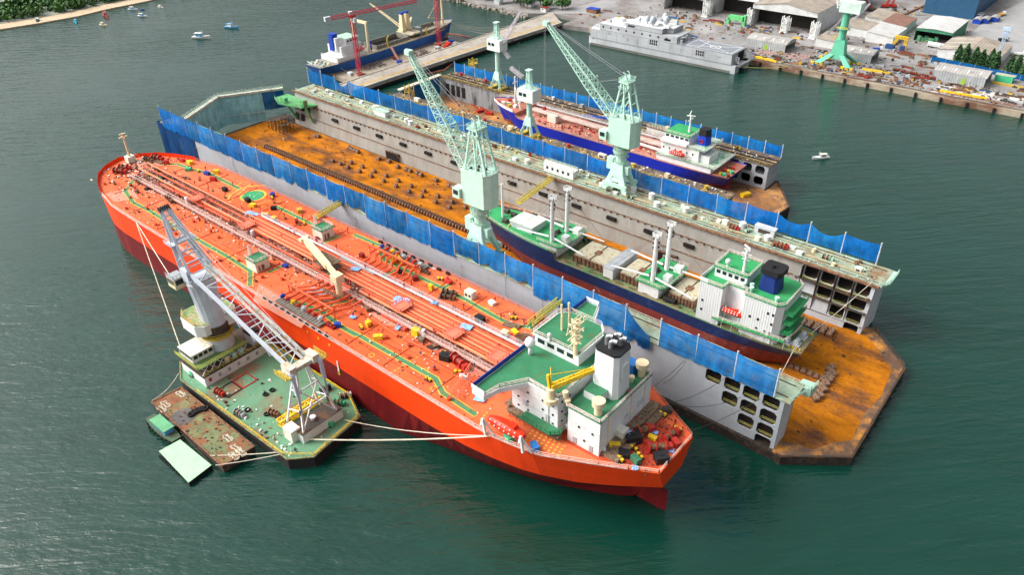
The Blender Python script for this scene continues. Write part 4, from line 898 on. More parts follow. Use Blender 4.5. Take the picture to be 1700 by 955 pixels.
# provision crane, yellow, boom stowed across to the casing
pc = tag(bpy.data.objects.new('provision_crane', None)); C.objects.link(pc); pc.parent = tk
x, y = -79.3, 103.9
MB().cyl((x, y, 31), (x, y, 34.6), .95, 12).cyl((x, y, 30.6), (x, y, 31.8), 1.7, 12).build('pedestal', cream, pc)
MB().bar((x - .4, y, 34.5), (x - .7, y - .2, 38.4), .6).bar((x + .4, y + .3, 34.5), (x - .6, y, 38.4), .3).build('king_post', yellow, pc)
bt = Vector((-74.0, 115.4, 36.2)); b0 = Vector((x, y + .2, 34.9))
MB().truss(b0, bt, 1.1, .8, 9, .28, h0=1, h1=.7).build('boom', yellow, pc)
MB().bar((x - .7, y - .2, 38.3), bt, .14).build('luffing_rope', yellow, pc)
MB().bar((x, y, 35), (x - 5.5, y + 7, 33.4), .14).build('stay_rope', yellow, pc)
mush(-76.3, 105.4, 32.4, .7, 1.9, hb)
# fore mast and winches at the bow
fm = tag(bpy.data.objects.new('fore_mast', None)); C.objects.link(fm); fm.parent = tk
x, y = -314.5, 119.5
MB().box(x - 1.6, x + 1.6, y - 1.6, y + 1.6, DZ, DZ + 2.6).build('mast_house', offw, fm)
MB().cyl((x, y, DZ + 2.6), (x, y, 32.6), .55, 8, .4).build('mast', cream, fm)
MB().bar((x, y - 1.8, 31), (x, y + 1.8, 31), .4).bar((x - 1.3, y, 31), (x + 1.3, y, 31), .4).bar((x, y - 1.3, 32.3), (x, y + 1.3, 32.3), .5, .3).build('crosstree', cream, fm)
MB().bar((x + .6, y + .6, DZ + 2.6), (x + 4.5, y + 2, DZ), .2).bar((x, y, 27), (x + 9, y + 3, DZ), .06).build('mast_stay', cream, fm)
def CL(p, m=1.6):
    x, y = p; x = min(x, -54.5); h = YC - yn_deck(x) - m; return x, min(max(y, YC - h), YC + h)
def part_winch(u, v, s=1.0, mats=(redp, brownsteel), a=.3, z=DZ):
    x, y = CL(G2(u, v, z), 2.6); w_ = tag(bpy.data.objects.new('winch', None)); C.objects.link(w_); w_.parent = tk; c, q_ = math.cos(a), math.sin(a)
    R_ = lambda dx, dy, dz: (x + (dx * c - dy * q_) * s, y + (dx * q_ + dy * c) * s, z + dz * s)
    MB().cyl(R_(-2, 0, 1.1), R_(1.6, 0, 1.1), .7 * s, 10).build('drum', mats[1], w_)
    m = MB(); [m.cyl(R_(d, 0, 1.1), R_(d + .2, 0, 1.1), 1.15 * s, 12) for d in (-2.1, -.6, 1.5)]; m.build('flange', mats[0], w_)
    MB().ob(*R_(2.4, 0, 0)[:2], z, 1.2 * s, 1.4 * s, 1.5 * s, a).ob(x, y, z, 6 * s, 2 * s, .25, a).build('motor_bed', mats[0], w_)
for (u, v, s, a) in ((199, 287, 1.1, .5), (207, 281, 1, .5), (231, 302, 1, -.3), (283, 333, 1, -.2), (262, 265, 1.1, .2), (247, 267, .9, .2), (275, 297, .7, .5), (762, 605, 1.2, -.2), (752, 598, .8, -.2), (1063, 722, 1.2, 1.1), (1092, 748, 1.1, .8), (1112, 728, 1.0, 1.4), (1048, 700, .9, .3), (742, 496, .9, .4), (745, 489, .9, .4), (706, 453, .6, 0), (549, 543, .6, 0)):
    part_winch(u, v, s, random.choice(((redp, brownsteel), (redp, dred), (brownsteel, dark))), a)
# boat davits port side
for u, v in ((806, 722), (868, 752)):
    x, y = G2(u, v, DZ); MB().bar((x, y, DZ), (x - .4, y - .3, DZ + 5.2), .55).bar((x + 1.6, y + 1.2, DZ), (x - .3, y - .1, DZ + 4.8), .4).bar((x - .4, y - .3, DZ + 5.2), (x + .3, y - 1.8, DZ + 4.6), .4).build('boat_davit', white, tk)
MB().rail([(*G2(750, 660, DZ), DZ), (*G2(782, 612, DZ), DZ)], 2, 1.4, .14).rail([(*G2(759, 668, DZ), DZ), (*G2(792, 620, DZ), DZ)], 2, 1.4, .14).build('gangway_railing', railr, tk)
MB().tube([(*G2(813, 620, DZ + 1), DZ + 1), (*G2(808, 628, DZ + 1), DZ + 1), (*G2(830, 648, DZ + 1), DZ + 1)], .5, 8).tube([(*G2(820, 612, DZ + 1), DZ + 1), (*G2(838, 600, DZ + 1.4), DZ + 1.4), (*G2(850, 590, DZ + 1.6), DZ + 1.6)], .5, 8).build('cargo_pipe', pipeo, tk)
# draught marks and hull fittings
m = MB()
for x in range(-176, -150, 5): m.cyl((x, 94.18, 17.9), (x, 94.05, 17.9), .4, 8)
m.build('hull_mark', yellow, tk)
m = MB()
for x in range(-182, -150, 3): m.ob(x, 94.6, DZ, 1.5, .7, .7)
for x in range(-180, -145, 4): m.ob(x, 2 * YC - 94.7, DZ, 1.5, .7, .8)
m.build('fairlead', black, tk)
a = GY(561, 608, 94.1); MB().box(a[0] - .3, a[0] + .3, 94.02, 94.16, 9.5, 13.2).build('draught_mark', white, tk)
MB().path([(a[0] - .35, 94.05, 8.3), (a[0] + .35, 94.05, 8.3), (a[0] + .35, 94.05, 9.5), (a[0] - .35, 94.05, 9.5), (a[0] - .35, 94.05, 8.3)], .16).build('draught_mark', yellow, tk)
# ================= loose things on the tanker
def lifeboat(loc, L_, label, rz=0, mat=orange):
    t = T('lifeboat', loc, label, 'lifeboat'); x0, y0, z0 = loc; rings = []
    for i in range(13):
        f = i / 12; x = -L_ / 2 + L_ * f; k = math.sin(math.pi * min(1, max(0, .06 + f * .88))) ** .5; ww = L_ * .17 * k; hh = L_ * .16
        c, s = math.cos(rz), math.sin(rz)
        prof = [(0, -hh * .9), (ww * .7, -hh * .6), (ww, 0), (ww * .82, hh * .5 * k), (ww * .4, hh * .85 * k), (-ww * .4, hh * .85 * k), (-ww * .82, hh * .5 * k), (-ww, 0), (-ww * .7, -hh * .6)]
        rings.append([(x0 + x * c - py * s, y0 + x * s + py * c, z0 + pz + L_ * .15) for py, pz in prof])
    loft(MB(), rings).build('hull', mat, t, smooth=False)
    c, s = math.cos(rz), math.sin(rz); X = lambda dx, dy: (x0 + dx * c - dy * s, y0 + dx * s + dy * c)
    MB().ob(*X(L_ * .2, 0), z0 + L_ * .26, L_ * .16, L_ * .14, L_ * .08, rz).build('conning_hatch', mat, t)
    m = MB()
    for k in range(6):
        a_3 = X(-L_ * .36 + k * L_ * .14, -L_ * .168); m.ob(a_3[0], a_3[1], z0 + L_ * .17, .3, .25, .25, rz); a_3 = X(-L_ * .36 + k * L_ * .14, -L_ * .13); m.ob(a_3[0], a_3[1], z0 + L_ * .26, .25, .25, .25, rz)
    m.build('reflective_patch', white, t)
    return t
a = GY(841, 716, 96.6); lifeboat((a[0], 96.6, DZ + 1.9), 10.6, 'orange enclosed lifeboat on white davits beside the tanker accommodation', .02)
gd = 'loose gear on the tanker deck'
def crate(u, v, l, w_, h, mat, label, z=DZ, a=0, name='equipment_box', cat='box', group=gd):
    x, y = CL(G2(u, v, z)); t = T(name, (x, y, z), label, cat, group)
    MB().ob(x, y, z, l, w_, h, a).build('body', mat, t); MB().ob(x, y, z + h, l * 1.05, w_ * 1.05, .1, a).ob(x, y, z + h + .1, l * .3, w_ * .3, .12, a).build('lid', mat, t)
    return t
t_ = crate(781, 494, 3, 2.2, 2.4, offw, 'white square air unit with two dark fans on the deck near the dock side', a=0)
x, y = G2(781, 494, DZ); MB().cyl((x + .7, y - 1.16, DZ + 1.3), (x + .7, y - 1.05, DZ + 1.3), .5, 10).cyl((x - .7, y - 1.16, DZ + 1.3), (x - .7, y - 1.05, DZ + 1.3), .5, 10).build('fan', black, t_)
crate(797, 533, 2.8, 1.8, 1.5, black, 'black double tank just right of deck centre near the pipes'); crate(740, 597, 3, 2.2, 1.8, black, 'black tank nearer the walkway left of the wheelhouse', a=.3)
crate(1049, 745 - 13, 3.6, 3.2, 2.2, black, 'large black double tank on the aft mooring deck', a=.9); crate(1097, 765, 3, 2.6, 1.8, black, 'black square tank near the transom corner', a=.9)
crate(1036, 757, 2.4, 2, 1.2, black, 'black plastic wrapped heap beside the double tank', a=.4)
crate(691, 557, 2.2, 1.6, 2.2, yellow, 'yellow compressor beside the white walkway rails', a=.1); crate(665, 455, 1.8, 1, 1.6, black, 'dark box with two white lids by the green walkway'); crate(716, 481, 1.4, 1, 1.8, yellow, 'yellow forklift shaped machine left of the winch reel')
for i, (u, v, m_, l) in enumerate(((313, 283, bgreen, 'green'), (265, 298, M('teal', (.03, .25, .2), .6), 'teal'), (277, 272, redp, 'red'), (303, 268, redp, 'small red'), (355, 300, redp, 'dark red'), (374, 317, black, 'black'), (412, 335, black, 'dark'), (420, 343, yellow, 'yellow'), (455, 348, black, 'sooty'), (498, 352, ochre, 'olive'), (493, 370, dred, 'deep red'), (440, 358, yellow, 'bright yellow'), (456, 366, yellow, 'yellow frame'), (528, 397, dred, 'maroon'), (474, 443, bluep, 'dark blue'), (453, 326, bluep, 'blue'), (500, 400 + 25, redp, 'rusty red'), (543, 470, lgrey, 'grey'), (601, 427, dred, 'crimson'), (612, 541, yellow, 'ochre'), (690, 465, dred, 'brown red'), (745, 470, redp, 'vermilion'), (855, 553, yellow, 'twin yellow'), (838, 557, cream, 'cream'), (875, 560, wood, 'wooden'), (817, 505, white, 'white'), (316, 272, yellow, 'little yellow'), (360, 288, yellow, 'square yellow'), (344, 290, bluep, 'navy'), (262, 284, brownsteel, 'rusty'), (228, 320, brownsteel, 'brown'), (245, 315, black, 'coal black'), (770, 668 - 40, white, 'pale'), (672, 500 + 48, M('pinkred', (.6, .1, .08), .6), 'pinkish red'), (700, 568, wood, 'planked'), (723, 577, brownsteel, 'iron brown'), (612, 515, brownsteel, 'rust coloured'), (561, 543, bluep, 'azure'), (628, 600 - 37, yellow, 'lemon yellow'), (1020, 745, yellow, 'yellow capped'), (1108, 683, dark, 'dark grey'), (1083, 730, yellow, 'short yellow'), (1075, 738, redp, 'round red'), (1055, 768, M('dull_green', (.05, .18, .1), .6), 'green barrel shaped'), (996, 680 + 70, white, 'tall white'), (876, 757, bluecloth, 'light blue'), (835, 738, bgreen, 'bottle green'), (1133, 745, redp, 'scarlet'))):
    crate(u, v, random.uniform(1.4, 2.6), random.uniform(1.1, 1.8), random.uniform(.7, 1.6), m_, l + ' box standing on the tanker deck', a=random.uniform(-.5, .8))
def pile(u, v, n, l, mat, label, z=DZ, a=.5, name='pipe_stack', cat='pipes', r=.22, group=gd):
    x, y = G2(u, v, z); m = MB(); c, s = math.cos(a), math.sin(a)
    for i in range(n):
        o = (i - n / 2) * r * 2.3; dl = random.uniform(-.3, .3); ox, oy = x - s * o, y + c * o
        m.cyl((ox - c * l / 2 + dl, oy - s * l / 2, z + r + random.uniform(0, .3)), (ox + c * l / 2 + dl, oy + s * l / 2, z + r + random.uniform(0, .3)), r, 6)
    m.build(name, mat, label=label, cat=cat, group=group)
pile(529, 485, 7, 6, grey, 'bundle of weathered grey pipes on the deck beside the hose crane', a=.45); pile(555, 503 - 5, 3, 4, brownsteel, 'short bundle of rusty pipes right of the grey pipe bundle'); pile(543, 497 + 3, 3, 3.6, wood, 'low wooden slat pile beside the pipe bundles')
pile(851, 541, 5, 5, wood, 'wooden planks stacked at the foot of the yellow gangway', a=.2); pile(718, 577, 4, 3.5, dark, 'dark loose pipes near the yellow compressor', a=.9); pile(263, 268, 5, 7, brownsteel, 'rusty pipes stacked on the forecastle', a=.1); pile(300, 290 + 6, 4, 5, dark, 'dark pipes lying on the forward deck', a=.6); pile(865, 562, 7, 3, brownsteel, 'scrap bundle beside the wooden box near the gangway', a=.9)
a = (G(583 + 20, 434, 21.5), G(621, 455, 21.5)); p, q_ = G(567, 427, 22), G(622, 454, 22); MB().bar(p, q_, .9, .5).build('steel_beam', lgrey, label='long pale grey steel beam lying beside the pipe rack', cat='beam')
def sheetcloth(u, v, l, w_, label, z, a=0, mat=bluecloth):
    x, y = G2(u, v, z); n = 7; vs = []; c, s = math.cos(a), math.sin(a)
    for i in range(n):
        for j in range(n):
            dx, dy = (i / (n - 1) - .5) * l, (j / (n - 1) - .5) * w_; vs.append((x + dx * c - dy * s, y + dx * s + dy * c, z + random.uniform(0, .35)))
    MB().add(vs, [(i * n + j, (i + 1) * n + j, (i + 1) * n + j + 1, i * n + j + 1) for i in range(n - 1) for j in range(n - 1)]).build('cloth_sheet', mat, label=label, cat='cloth sheet', group='light blue cloth sheets on the tanker')
lb = M('pale_blue_cloth', (.25, .45, .8), .8)
for i, (u, v, l, w_) in enumerate(((667, 498, 5, 2.4), (660, 505, 2, 3), (774, 543, 3.5, 2.4), (752, 551, 3, 1.2), (590, 447, 3, 2), (413, 353, 2.6, 2), (424, 356, 2.6, 1.8), (721, 503, 1.8, 1.6), (1038, 715, 3, 2), (1082, 718, 3, 1.2), (1112, 748, 2, 1.5), (797, 663, 3, 2), (1054, 778, 1.4, 1.4), (586, 527, 2, 1.4), (660, 545, 1.4, 2))):
    z = 22.9 if i < 8 else DZ + .3 if i not in (8,) else DZ + 2.2
    sheetcloth(u, v, l, w_, 'light blue cloth sheet on the tanker, %s counted from the pipe rack outward' % ORD[i], z, .3, lb)
fo = MB(); p = G2(660, 438, DZ)
t = T('folding_barrier', (*p, DZ), 'yellow folded barrier panels standing beside the green walkway near the dock side', 'barrier')
MB().ob(p[0] - 1, p[1], DZ, .15, 3, 2.6, .3).build('panel', yellow, t); MB().ob(p[0] + .8, p[1] + .6, DZ, .15, 3, 2.6, 1.2).build('panel', yellow, t)
# deck cables and hoses
for k in range(14):
    u, v = random.choice([(700, 470), (760, 520), (640, 440), (830, 520), (600, 470), (480, 350), (430, 340), (250, 300), (300, 300), (720, 500)]); x, y = G2(u + random.uniform(-25, 25), v + random.uniform(-10, 10), DZ); pts = []
    ang = random.random() * 6
    for i in range(12):
        ang += random.uniform(-.7, .7); x += math.cos(ang) * 1.3; y += math.sin(ang) * 1.3
        y = min(137, max(96, y)); pts.append((x, y, DZ + .1))
    MB().tube(pts, .07, 4).build('deck_hose', dark if k % 2 else redp, label='thin hose snaking over the tanker deck, number %s from the bow side' % ORD[k], cat='hose', group='hoses lying on the tanker deck')

# loose scraps, chips and rags scattered over the decks
def scatter(n, fn, mats, label, s=(.15, .5), cat='scrap'):
    for m_, nm in mats:
        m = MB()
        for _ in range(n):
            x, y, z = fn(); l = random.uniform(*s); m.ob(x, y, z, l, l * random.uniform(.3, 1), l * random.uniform(.2, .8), random.random() * 3)
        m.build('scattered_scrap', m_, label=nm + ' ' + label, cat=cat, kind='stuff')
def on_deck():
    while True:
        x = random.uniform(-312, -96); y = random.uniform(95.5, 138.5)
        if abs(y - YC) < abs(yn_deck(x) - YC) - 1.5 and not (random.random() < .5 and 124 < y): return x, y, DZ + .01
def mid_deck(): return random.uniform(-300, -100), random.gauss(114.5, 3.5), DZ + .04
def aft_deck(): return random.uniform(-66, -55), random.uniform(107, 127), DZ + .03
def fore_deck(): return random.gauss(-306, 6), random.gauss(118, 7), DZ + .03
pw = M('chip_white', (.75, .72, .66), .8); scm = [(pw, 'whitish'), (dark, 'dark'), (deckr, 'dark red')]
scatter(480, on_deck, scm, 'chips and scraps scattered over the tanker deck plating')
scatter(380, mid_deck, [(pw, 'whitish'), (dark, 'dark'), (lgrey, 'grey')], 'scraps lying beneath and beside the tanker pipe rack', (.2, .7))
scatter(90, aft_deck, [(dark, 'dark'), (brownsteel, 'rusty'), (dred, 'dark red')], 'bits among the winches on the tanker aft deck', (.15, .5))
scatter(110, lambda: (max(-314, min(-290, fore_deck()[0])), random.gauss(117, 6), DZ + .03), [(dark, 'dark'), (pw, 'white'), (brownsteel, 'rusty')], 'bits among the winches on the tanker forecastle', (.2, .9))
scatter(260, lambda: (random.uniform(-345, -30), random.uniform(159, 211), 3.0), [(dark, 'dark'), (brownsteel, 'rust brown')], 'scraps scattered on the orange dock floor', (.2, .8))
scatter(240, lambda: (random.uniform(-330, -42), random.uniform(217, 227.6), ZT), [(pw, 'pale'), (brownsteel, 'rusty'), (mintd, 'green'), (dark, 'dark'), (ochre, 'ochre')], 'fittings and odds and ends on the far dock wing deck', (.2, .6))
scatter(200, lambda: (random.uniform(-300, -110), random.choice((random.uniform(251, 257.5), random.uniform(290, 300))), 14), [(pw, 'pale'), (ochre, 'ochre'), (dark, 'dark')], 'odds and ends on the wings of the smaller dock', (.25, .9))
scatter(160, lambda: (random.uniform(-296, -112), random.uniform(260, 288), 3.0), [(dark, 'dark'), (ochre, 'ochre')], 'rubble on the brown floor of the smaller dock', (.3, 1))
# ================================================================ LEVEL LUFFING DOCK CRANES (mint)
def dock_crane(x, y, z, label, foot_rot=0, jib_tip=None, zh0=39, zh1=50.5, zap=65, cabx=-1, sc=1.0, rope_to=None, mat=None):
    mt = mat or mint
    t = T('dock_crane', (x, y, z), label, 'crane')
    # portal base straddling the wing
    b = MB(); bz = z + 9
    for sx in (-1, 1):
        for sy in (-1, 1):
            b.add([(x + sx * 5.5, y + sy * 3.8, z + 1.2), (x + sx * 3.6, y + sy * 3.8, z + 1.2), (x + sx * 3.6, y + sy * 3.2, z + 1.2), (x + sx * 5.5, y + sy * 3.2, z + 1.2),
                   (x + sx * 2.6, y + sy * 2.6, bz), (x + sx * .6, y + sy * 2.6, bz), (x + sx * .6, y + sy * .8, bz), (x + sx * 2.6, y + sy * .8, bz)],
                  [(0, 1, 2, 3), (4, 5, 6, 7), (0, 1, 5, 4), (1, 2, 6, 5), (2, 3, 7, 6), (3, 0, 4, 7)])
    b.box(x - 5.2, x + 5.2, y - 3.9, y - 3.1, z + 3, z + 4.4).box(x - 5.2, x + 5.2, y + 3.1, y + 4.3, z + 3, z + 4.4)
    b.prism([(x - 3, y - 3), (x + 3, y - 3), (x + 3, y + 3), (x - 3, y + 3)], z + 7, z + 12, .72)
    for sy in (-1, 1): b.add([(x + dx, y + sy * yy + o, z + zz) for o in (-.15, .15) for dx, yy, zz in ((-5.5, 3.5, 2.2), (-3, 3.5, 2.2), (-1.4, 3, 5), (1.4, 3, 5), (3, 3.5, 2.2), (5.5, 3.5, 2.2), (2.4, 2, 9), (-2.4, 2, 9))], [tuple(range(8)), tuple(range(8, 16))])
    b.build('portal', mt, t)
    for sx in (-1, 1):
        for sy in (-1, 1): MB().box(x + sx * 4.6 - 1.6, x + sx * 4.6 + 1.6, y + sy * 3.7 - .6, y + sy * 3.7 + .6, z + .1, z + 1.3).build('bogie', M('bogie', (.2, .25, .2), .7, col2=(.4, .3, .05), amt=.4, scale=1), t)
    MB().box(x - 4.8, x - 2.2, y - 2.2, y + .2, z + 9, z + 13.5).build('electrical_cabinet', mt, t)
    MB().box(x + 2.2, x + 4.2, y - 1.5, y + 1, z + 8, z + 11).build('service_cabinet', mt, t)
    MB().cyl((x, y, z + 11), (x, y, zh0 - 1.5), 2.0, 12).build('column', mt, t)
    m = MB()
    for i in range(26):
        a0 = -i * .34; a1 = -(i + 1) * .34; zz = z + 12 + i * (zh0 - z - 15) / 26; z2 = zz + (zh0 - z - 15) / 26
        m.bar((x + 2.7 * math.cos(a0), y + 2.7 * math.sin(a0), zz), (x + 2.7 * math.cos(a1), y + 2.7 * math.sin(a1), z2), .5, .15)
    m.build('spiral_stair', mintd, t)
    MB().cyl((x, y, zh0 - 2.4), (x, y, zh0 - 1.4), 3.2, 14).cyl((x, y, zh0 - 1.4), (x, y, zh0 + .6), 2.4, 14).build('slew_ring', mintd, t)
    MB().rail([(x + 3.2 * math.cos(k * .45), y + 3.2 * math.sin(k * .45), zh0 - 1.4) for k in range(14)], 1.1, 1.5, .1, loop=True).build('ring_railing', mt, t)
    # machinery house
    MB().prism([(x - 4, y - 3.6), (x + 5.2, y - 3.6), (x + 6.6, y - 1.5), (x + 6.6, y + 1.5), (x + 5.2, y + 3.6), (x - 4, y + 3.6)], zh0 + .8, zh1 - 2.2).build('machinery_house', mt, t)
    MB().prism([(x - 4.1, y - 3.7), (x + 5.3, y - 3.7), (x + 6.7, y - 1.6), (x + 6.7, y + 1.6), (x + 5.3, y + 3.7), (x - 4.1, y + 3.7)], zh1 - 2.2, zh1 - 2.0).build('house_roof', M('mint_pale', (.55, .75, .64), .5, var=.08), t)
    m = MB()
    for k in range(5): m.box(x - 2 + k * 1.5, x - 1.4 + k * 1.5, y - 1.6 + (k % 2) * 2, y - .9 + (k % 2) * 2, zh1 - 2, zh1 - 1.3)
    m.build('roof_fitting', dark, t)
    MB().rail([(x - 4, y - 3.6, zh1 - 2), (x + 5.2, y - 3.6, zh1 - 2), (x + 6.6, y, zh1 - 2), (x + 5.2, y + 3.6, zh1 - 2), (x - 4, y + 3.6, zh1 - 2)], 1.1, 1.5, .1).build('roof_railing', mt, t)
    cb = tag(bpy.data.objects.new('cab', None)); C.objects.link(cb); cb.parent = t
    MB().box(x - 7.2, x - 4.2, y - 4.6, y - 1.6, zh0 + 2.2, zh0 + 5.6).build('body', mt, cb); MB().box(x - 7.3, x - 7.1, y - 4.2, y - 2, zh0 + 3.5, zh0 + 5).box(x - 6.8, x - 4.8, y - 4.7, y - 4.5, zh0 + 3.5, zh0 + 5).build('window', glass, cb)
    # A frame
    af = MB(); ap = (x + .8, y, zap)
    for sy in (-1, 1):
        af.bar((x - 3, y + sy * 2.6, zh1 - 2), (x - .6, y + sy * 1.8, zap - 1), .55)
        af.bar((x + 1.6, y + sy * 2.4, zh1 - 2), (x + .4, y + sy * 1.8, zap - 1), .4)
        af.bar((x + 5.4, y + sy * 2.4, zh1 - 2), (x + 2.0, y + sy * 1.8, zap - 1), .6)
        af.bar((x - 3, y + sy * 2.6, zh1 - 2), (x + 1.2, y + sy * 2, zap - 7), .3)
        for k in range(5): f = k / 5; af.bar((lerp(x - 3, x - .6, f), y + sy * lerp(2.6, 1.8, f), lerp(zh1 - 2, zap - 1, f)), (lerp(x + 1.6, x + .4, f + .2), y + sy * lerp(2.4, 1.8, f + .2), lerp(zh1 - 2, zap - 1, f + .2)), .16)
    for k in range(4): f = .2 + k * .25; af.bar((lerp(x + 5.4, x + 2, f), y - lerp(2.4, 1.8, f), lerp(zh1 - 2, zap - 1, f)), (lerp(x + 5.4, x + 2, f), y + lerp(2.4, 1.8, f), lerp(zh1 - 2, zap - 1, f)), .25)
    af.build('a_frame', mt, t)
    MB().box(x - 1.6, x + 2.6, y - 2.4, y + 2.4, zap - 1, zap - .5).rail([(x - 1.6, y - 2.4, zap - .5), (x + 2.6, y - 2.4, zap - .5), (x + 2.6, y + 2.4, zap - .5), (x - 1.6, y + 2.4, zap - .5)], 1.1, 1.2, .12, loop=True).rail([(x - 1.6, y - 2.4, zap - 3.5), (x + 2.6, y - 2.4, zap - 3.5), (x + 2.6, y + 2.4, zap - 3.5), (x - 1.6, y + 2.4, zap - 3.5)], 1.1, 1.2, .12, loop=True).build('head_platform', mt, t)
    m = MB()
    for sy in (-1, 1): m.cyl((x + .5, y + sy * 1.2 - .5, zap + .4), (x + .5, y + sy * 1.2 + .5, zap + .4), .8, 10); m.bar((x + .5, y + sy * 1.2, zap), (x + .3, y + sy * 1.2, zap + 2.2), .25).bar((x + .3, y + sy * 1.2, zap + 2.2), (x - .6, y + sy * 1.2, zap + 2.4), .2)
    m.build('head_sheave', mt, t)
    # jib
    tip = Vector(jib_tip); b0 = Vector((x - 3.8, y, zh1 - 2.2)); J = MB(); d = tip - b0; n = 22; R_ = []
    for i in range(n + 1):
        f = i / n; c = b0 + d * f; wy = lerp(2.6, .55, f); wh = (lerp(2.2, 3.2, f / .35) if f < .35 else lerp(3.2, .7, (f - .35) / .65)) * .55
        nn = Vector((-d.z, 0, d.x)).normalized() if abs(d.y) < 1 else d.cross(Vector((0, 1, 0))).normalized()
        R_.append([c + Vector((0, sy * wy, 0)) + nn * sh_ * wh for sy, sh_ in ((-1, -1), (1, -1), (1, 1), (-1, 1))])
    for i in range(n):
        for k in range(4):
            J.bar(R_[i][k], R_[i + 1][k], .3); j = (k + 1) % 4; J.bar(R_[i][k], R_[i + 1][j], .15) if i % 2 else J.bar(R_[i][j], R_[i + 1][k], .15); J.bar(R_[i][k], R_[i][j], .15)
    J.build('jib', mt, t)
    nn = d.cross(Vector((0, 1, 0))).normalized(); nn = nn if nn.z > 0 else -nn
    c = b0 + d * .36; MB().add([c + nn * 1.5 + Vector((0, -1.5, 0)), c + nn * 1.5 + Vector((0, 1.5, 0)), c + nn * 4.2 + d.normalized() * -.5 + Vector((0, 1, 0)), c + nn * 4.2 + d.normalized() * -.5 + Vector((0, -1, 0))], [(0, 1, 2, 3)]).bar(c + nn * 4.2, c + nn * 1.6 - d.normalized() * 3, .2).build('jib_bracket', mt, t)
    MB().box(tip.x - 1.2, tip.x + .8, tip.y - 1, tip.y + 1, tip.z - .8, tip.z + .6).cyl((tip.x - 1, tip.y - .4, tip.z), (tip.x - 1, tip.y + .4, tip.z), .9, 10).build('jib_head', mt, t)
    m = MB()
    for sy in (-.8, .8): m.bar((x + .3, y + sy, zap + .6), tip + Vector((0, sy * .5, .4)), .09)
    m.bar((x + .3, y, zap), c, .1)
    m.build('luffing_rope', grey, t)
    if rope_to is not None:
        m = MB(); [m.bar(tip + Vector((-1, s, -1)), (tip.x - 1, tip.y + s, rope_to), .06) for s in (-.3, .3)]; m.build('hoist_rope', grey, t)
        MB().box(tip.x - 1.5, tip.x - .5, tip.y - .5, tip.y + .5, rope_to - 1.2, rope_to).build('hook_block', redp, t)
    return t
t1 = GY(680, 86, 155); dock_crane(-148, 155.6, ZT, 'mint green luffing crane standing on the near dock wing behind the blue tarpaulins', jib_tip=(t1[0], 154.8, t1[2]), zh0=38.5, zh1=52.8, zap=65)
t2 = GY(908, 38, 222); dock_crane(-138, 222, ZT, 'mint green luffing crane on the far dock wing beside the long white control hut', jib_tip=(t2[0], 222, t2[2]), zh0=38.6, zh1=51.2, zap=63.2, rope_to=45)
# two smaller cranes on dock two
def small_crane(x, y, z, h, label, jib, wmat, jibm, win=True, col=1.3):
    t = T('dock_crane', (x, y, z), label, 'crane')
    m = MB()
    for sx in (-1, 1):
        for sy in (-1, 1): m.bar((x + sx * 3.2, y + sy * 2.6, z + .8), (x + sx * 1, y + sy * .9, z + 7), 1.1, 1.1)
    m.prism([(x - 2.4, y - 2), (x + 2.4, y - 2), (x + 2.4, y + 2), (x - 2.4, y + 2)], z + 5, z + 9, .6).build('portal', wmat, t)
    for sx in (-1, 1): MB().box(x + sx * 3.2 - 1.2, x + sx * 3.2 + 1.2, y - 3, y + 3, z + .05, z + .9).build('bogie', ochre, t)
    MB().cyl((x, y, z + 8), (x, y, z + h - 5), col, 10).build('column', wmat, t)
    MB().box(x - 4.6, x + 4.2, y - 2.9, y + 3.2, z + h - 5.6, z + h).build('machinery_house', M('house_pale', (.68, .76, .70), .5, var=.06), t)
    if win: MB().box(x - 3.6, x - 1.9, y - 3.02, y - 2.85, z + h - 3, z + h - 1.6).box(x - 1.2, x + .5, y - 3.02, y - 2.85, z + h - 3, z + h - 1.6).build('window', glass, t)
    MB().rail([(x - 3.6, y - 2.4, z + h), (x + 3.4, y - 2.4, z + h), (x + 3.4, y + 2.4, z + h), (x - 3.6, y + 2.4, z + h)], 1.1, 1.4, .1, loop=True).build('roof_railing', wmat, t)
    MB().truss((x, y, z + h), (x, y, z + h + 8), 2.2, 1.4, 4, .35, side=(1, 0, 0)).box(x - 1.3, x + 1.3, y - 1.3, y + 1.3, z + h + 8, z + h + 8.5).build('a_frame', mint, t)
    if jib:
        for nm, p, q_, w0_, w1_ in jib: MB().truss(p, q_, w0_, w1_, 9, .22).build(nm, jibm, t)
    return t
small_crane(-208.5, 255, 14, 22, 'small pale green crane beside the bow of the blue tanker', [], mint, white)
X_, Y_ = -262, 294.5; tp = Vector(GY(865, 18, Y_)); lo_ = Vector(GY(868, 128, Y_)); pv = Vector((X_ + .5, Y_, 44))
small_crane(X_, Y_, 14, 26, 'pale crane with white lattice jib at the landward end of the smaller dock', [('jib', Vector(GY(834, 72, Y_)), tp, 1.8, .9), ('lower_jib', Vector(GY(822, 66, Y_)), Vector(GY(846, 96, Y_)), 1.5, 1.3), ('hook_frame', Vector(GY(848, 112, Y_)), lo_, 1.4, 1.4)], mint, M('pinkish_white', (.62, .58, .62), .5))
MB().bar(GY(862, 105, Y_), (GY(862, 105, Y_)[0], Y_, 15), .1).build('hoist_rope', grey, label='thin hoist rope hanging by the white lattice jib of the smaller dock', cat='rope')
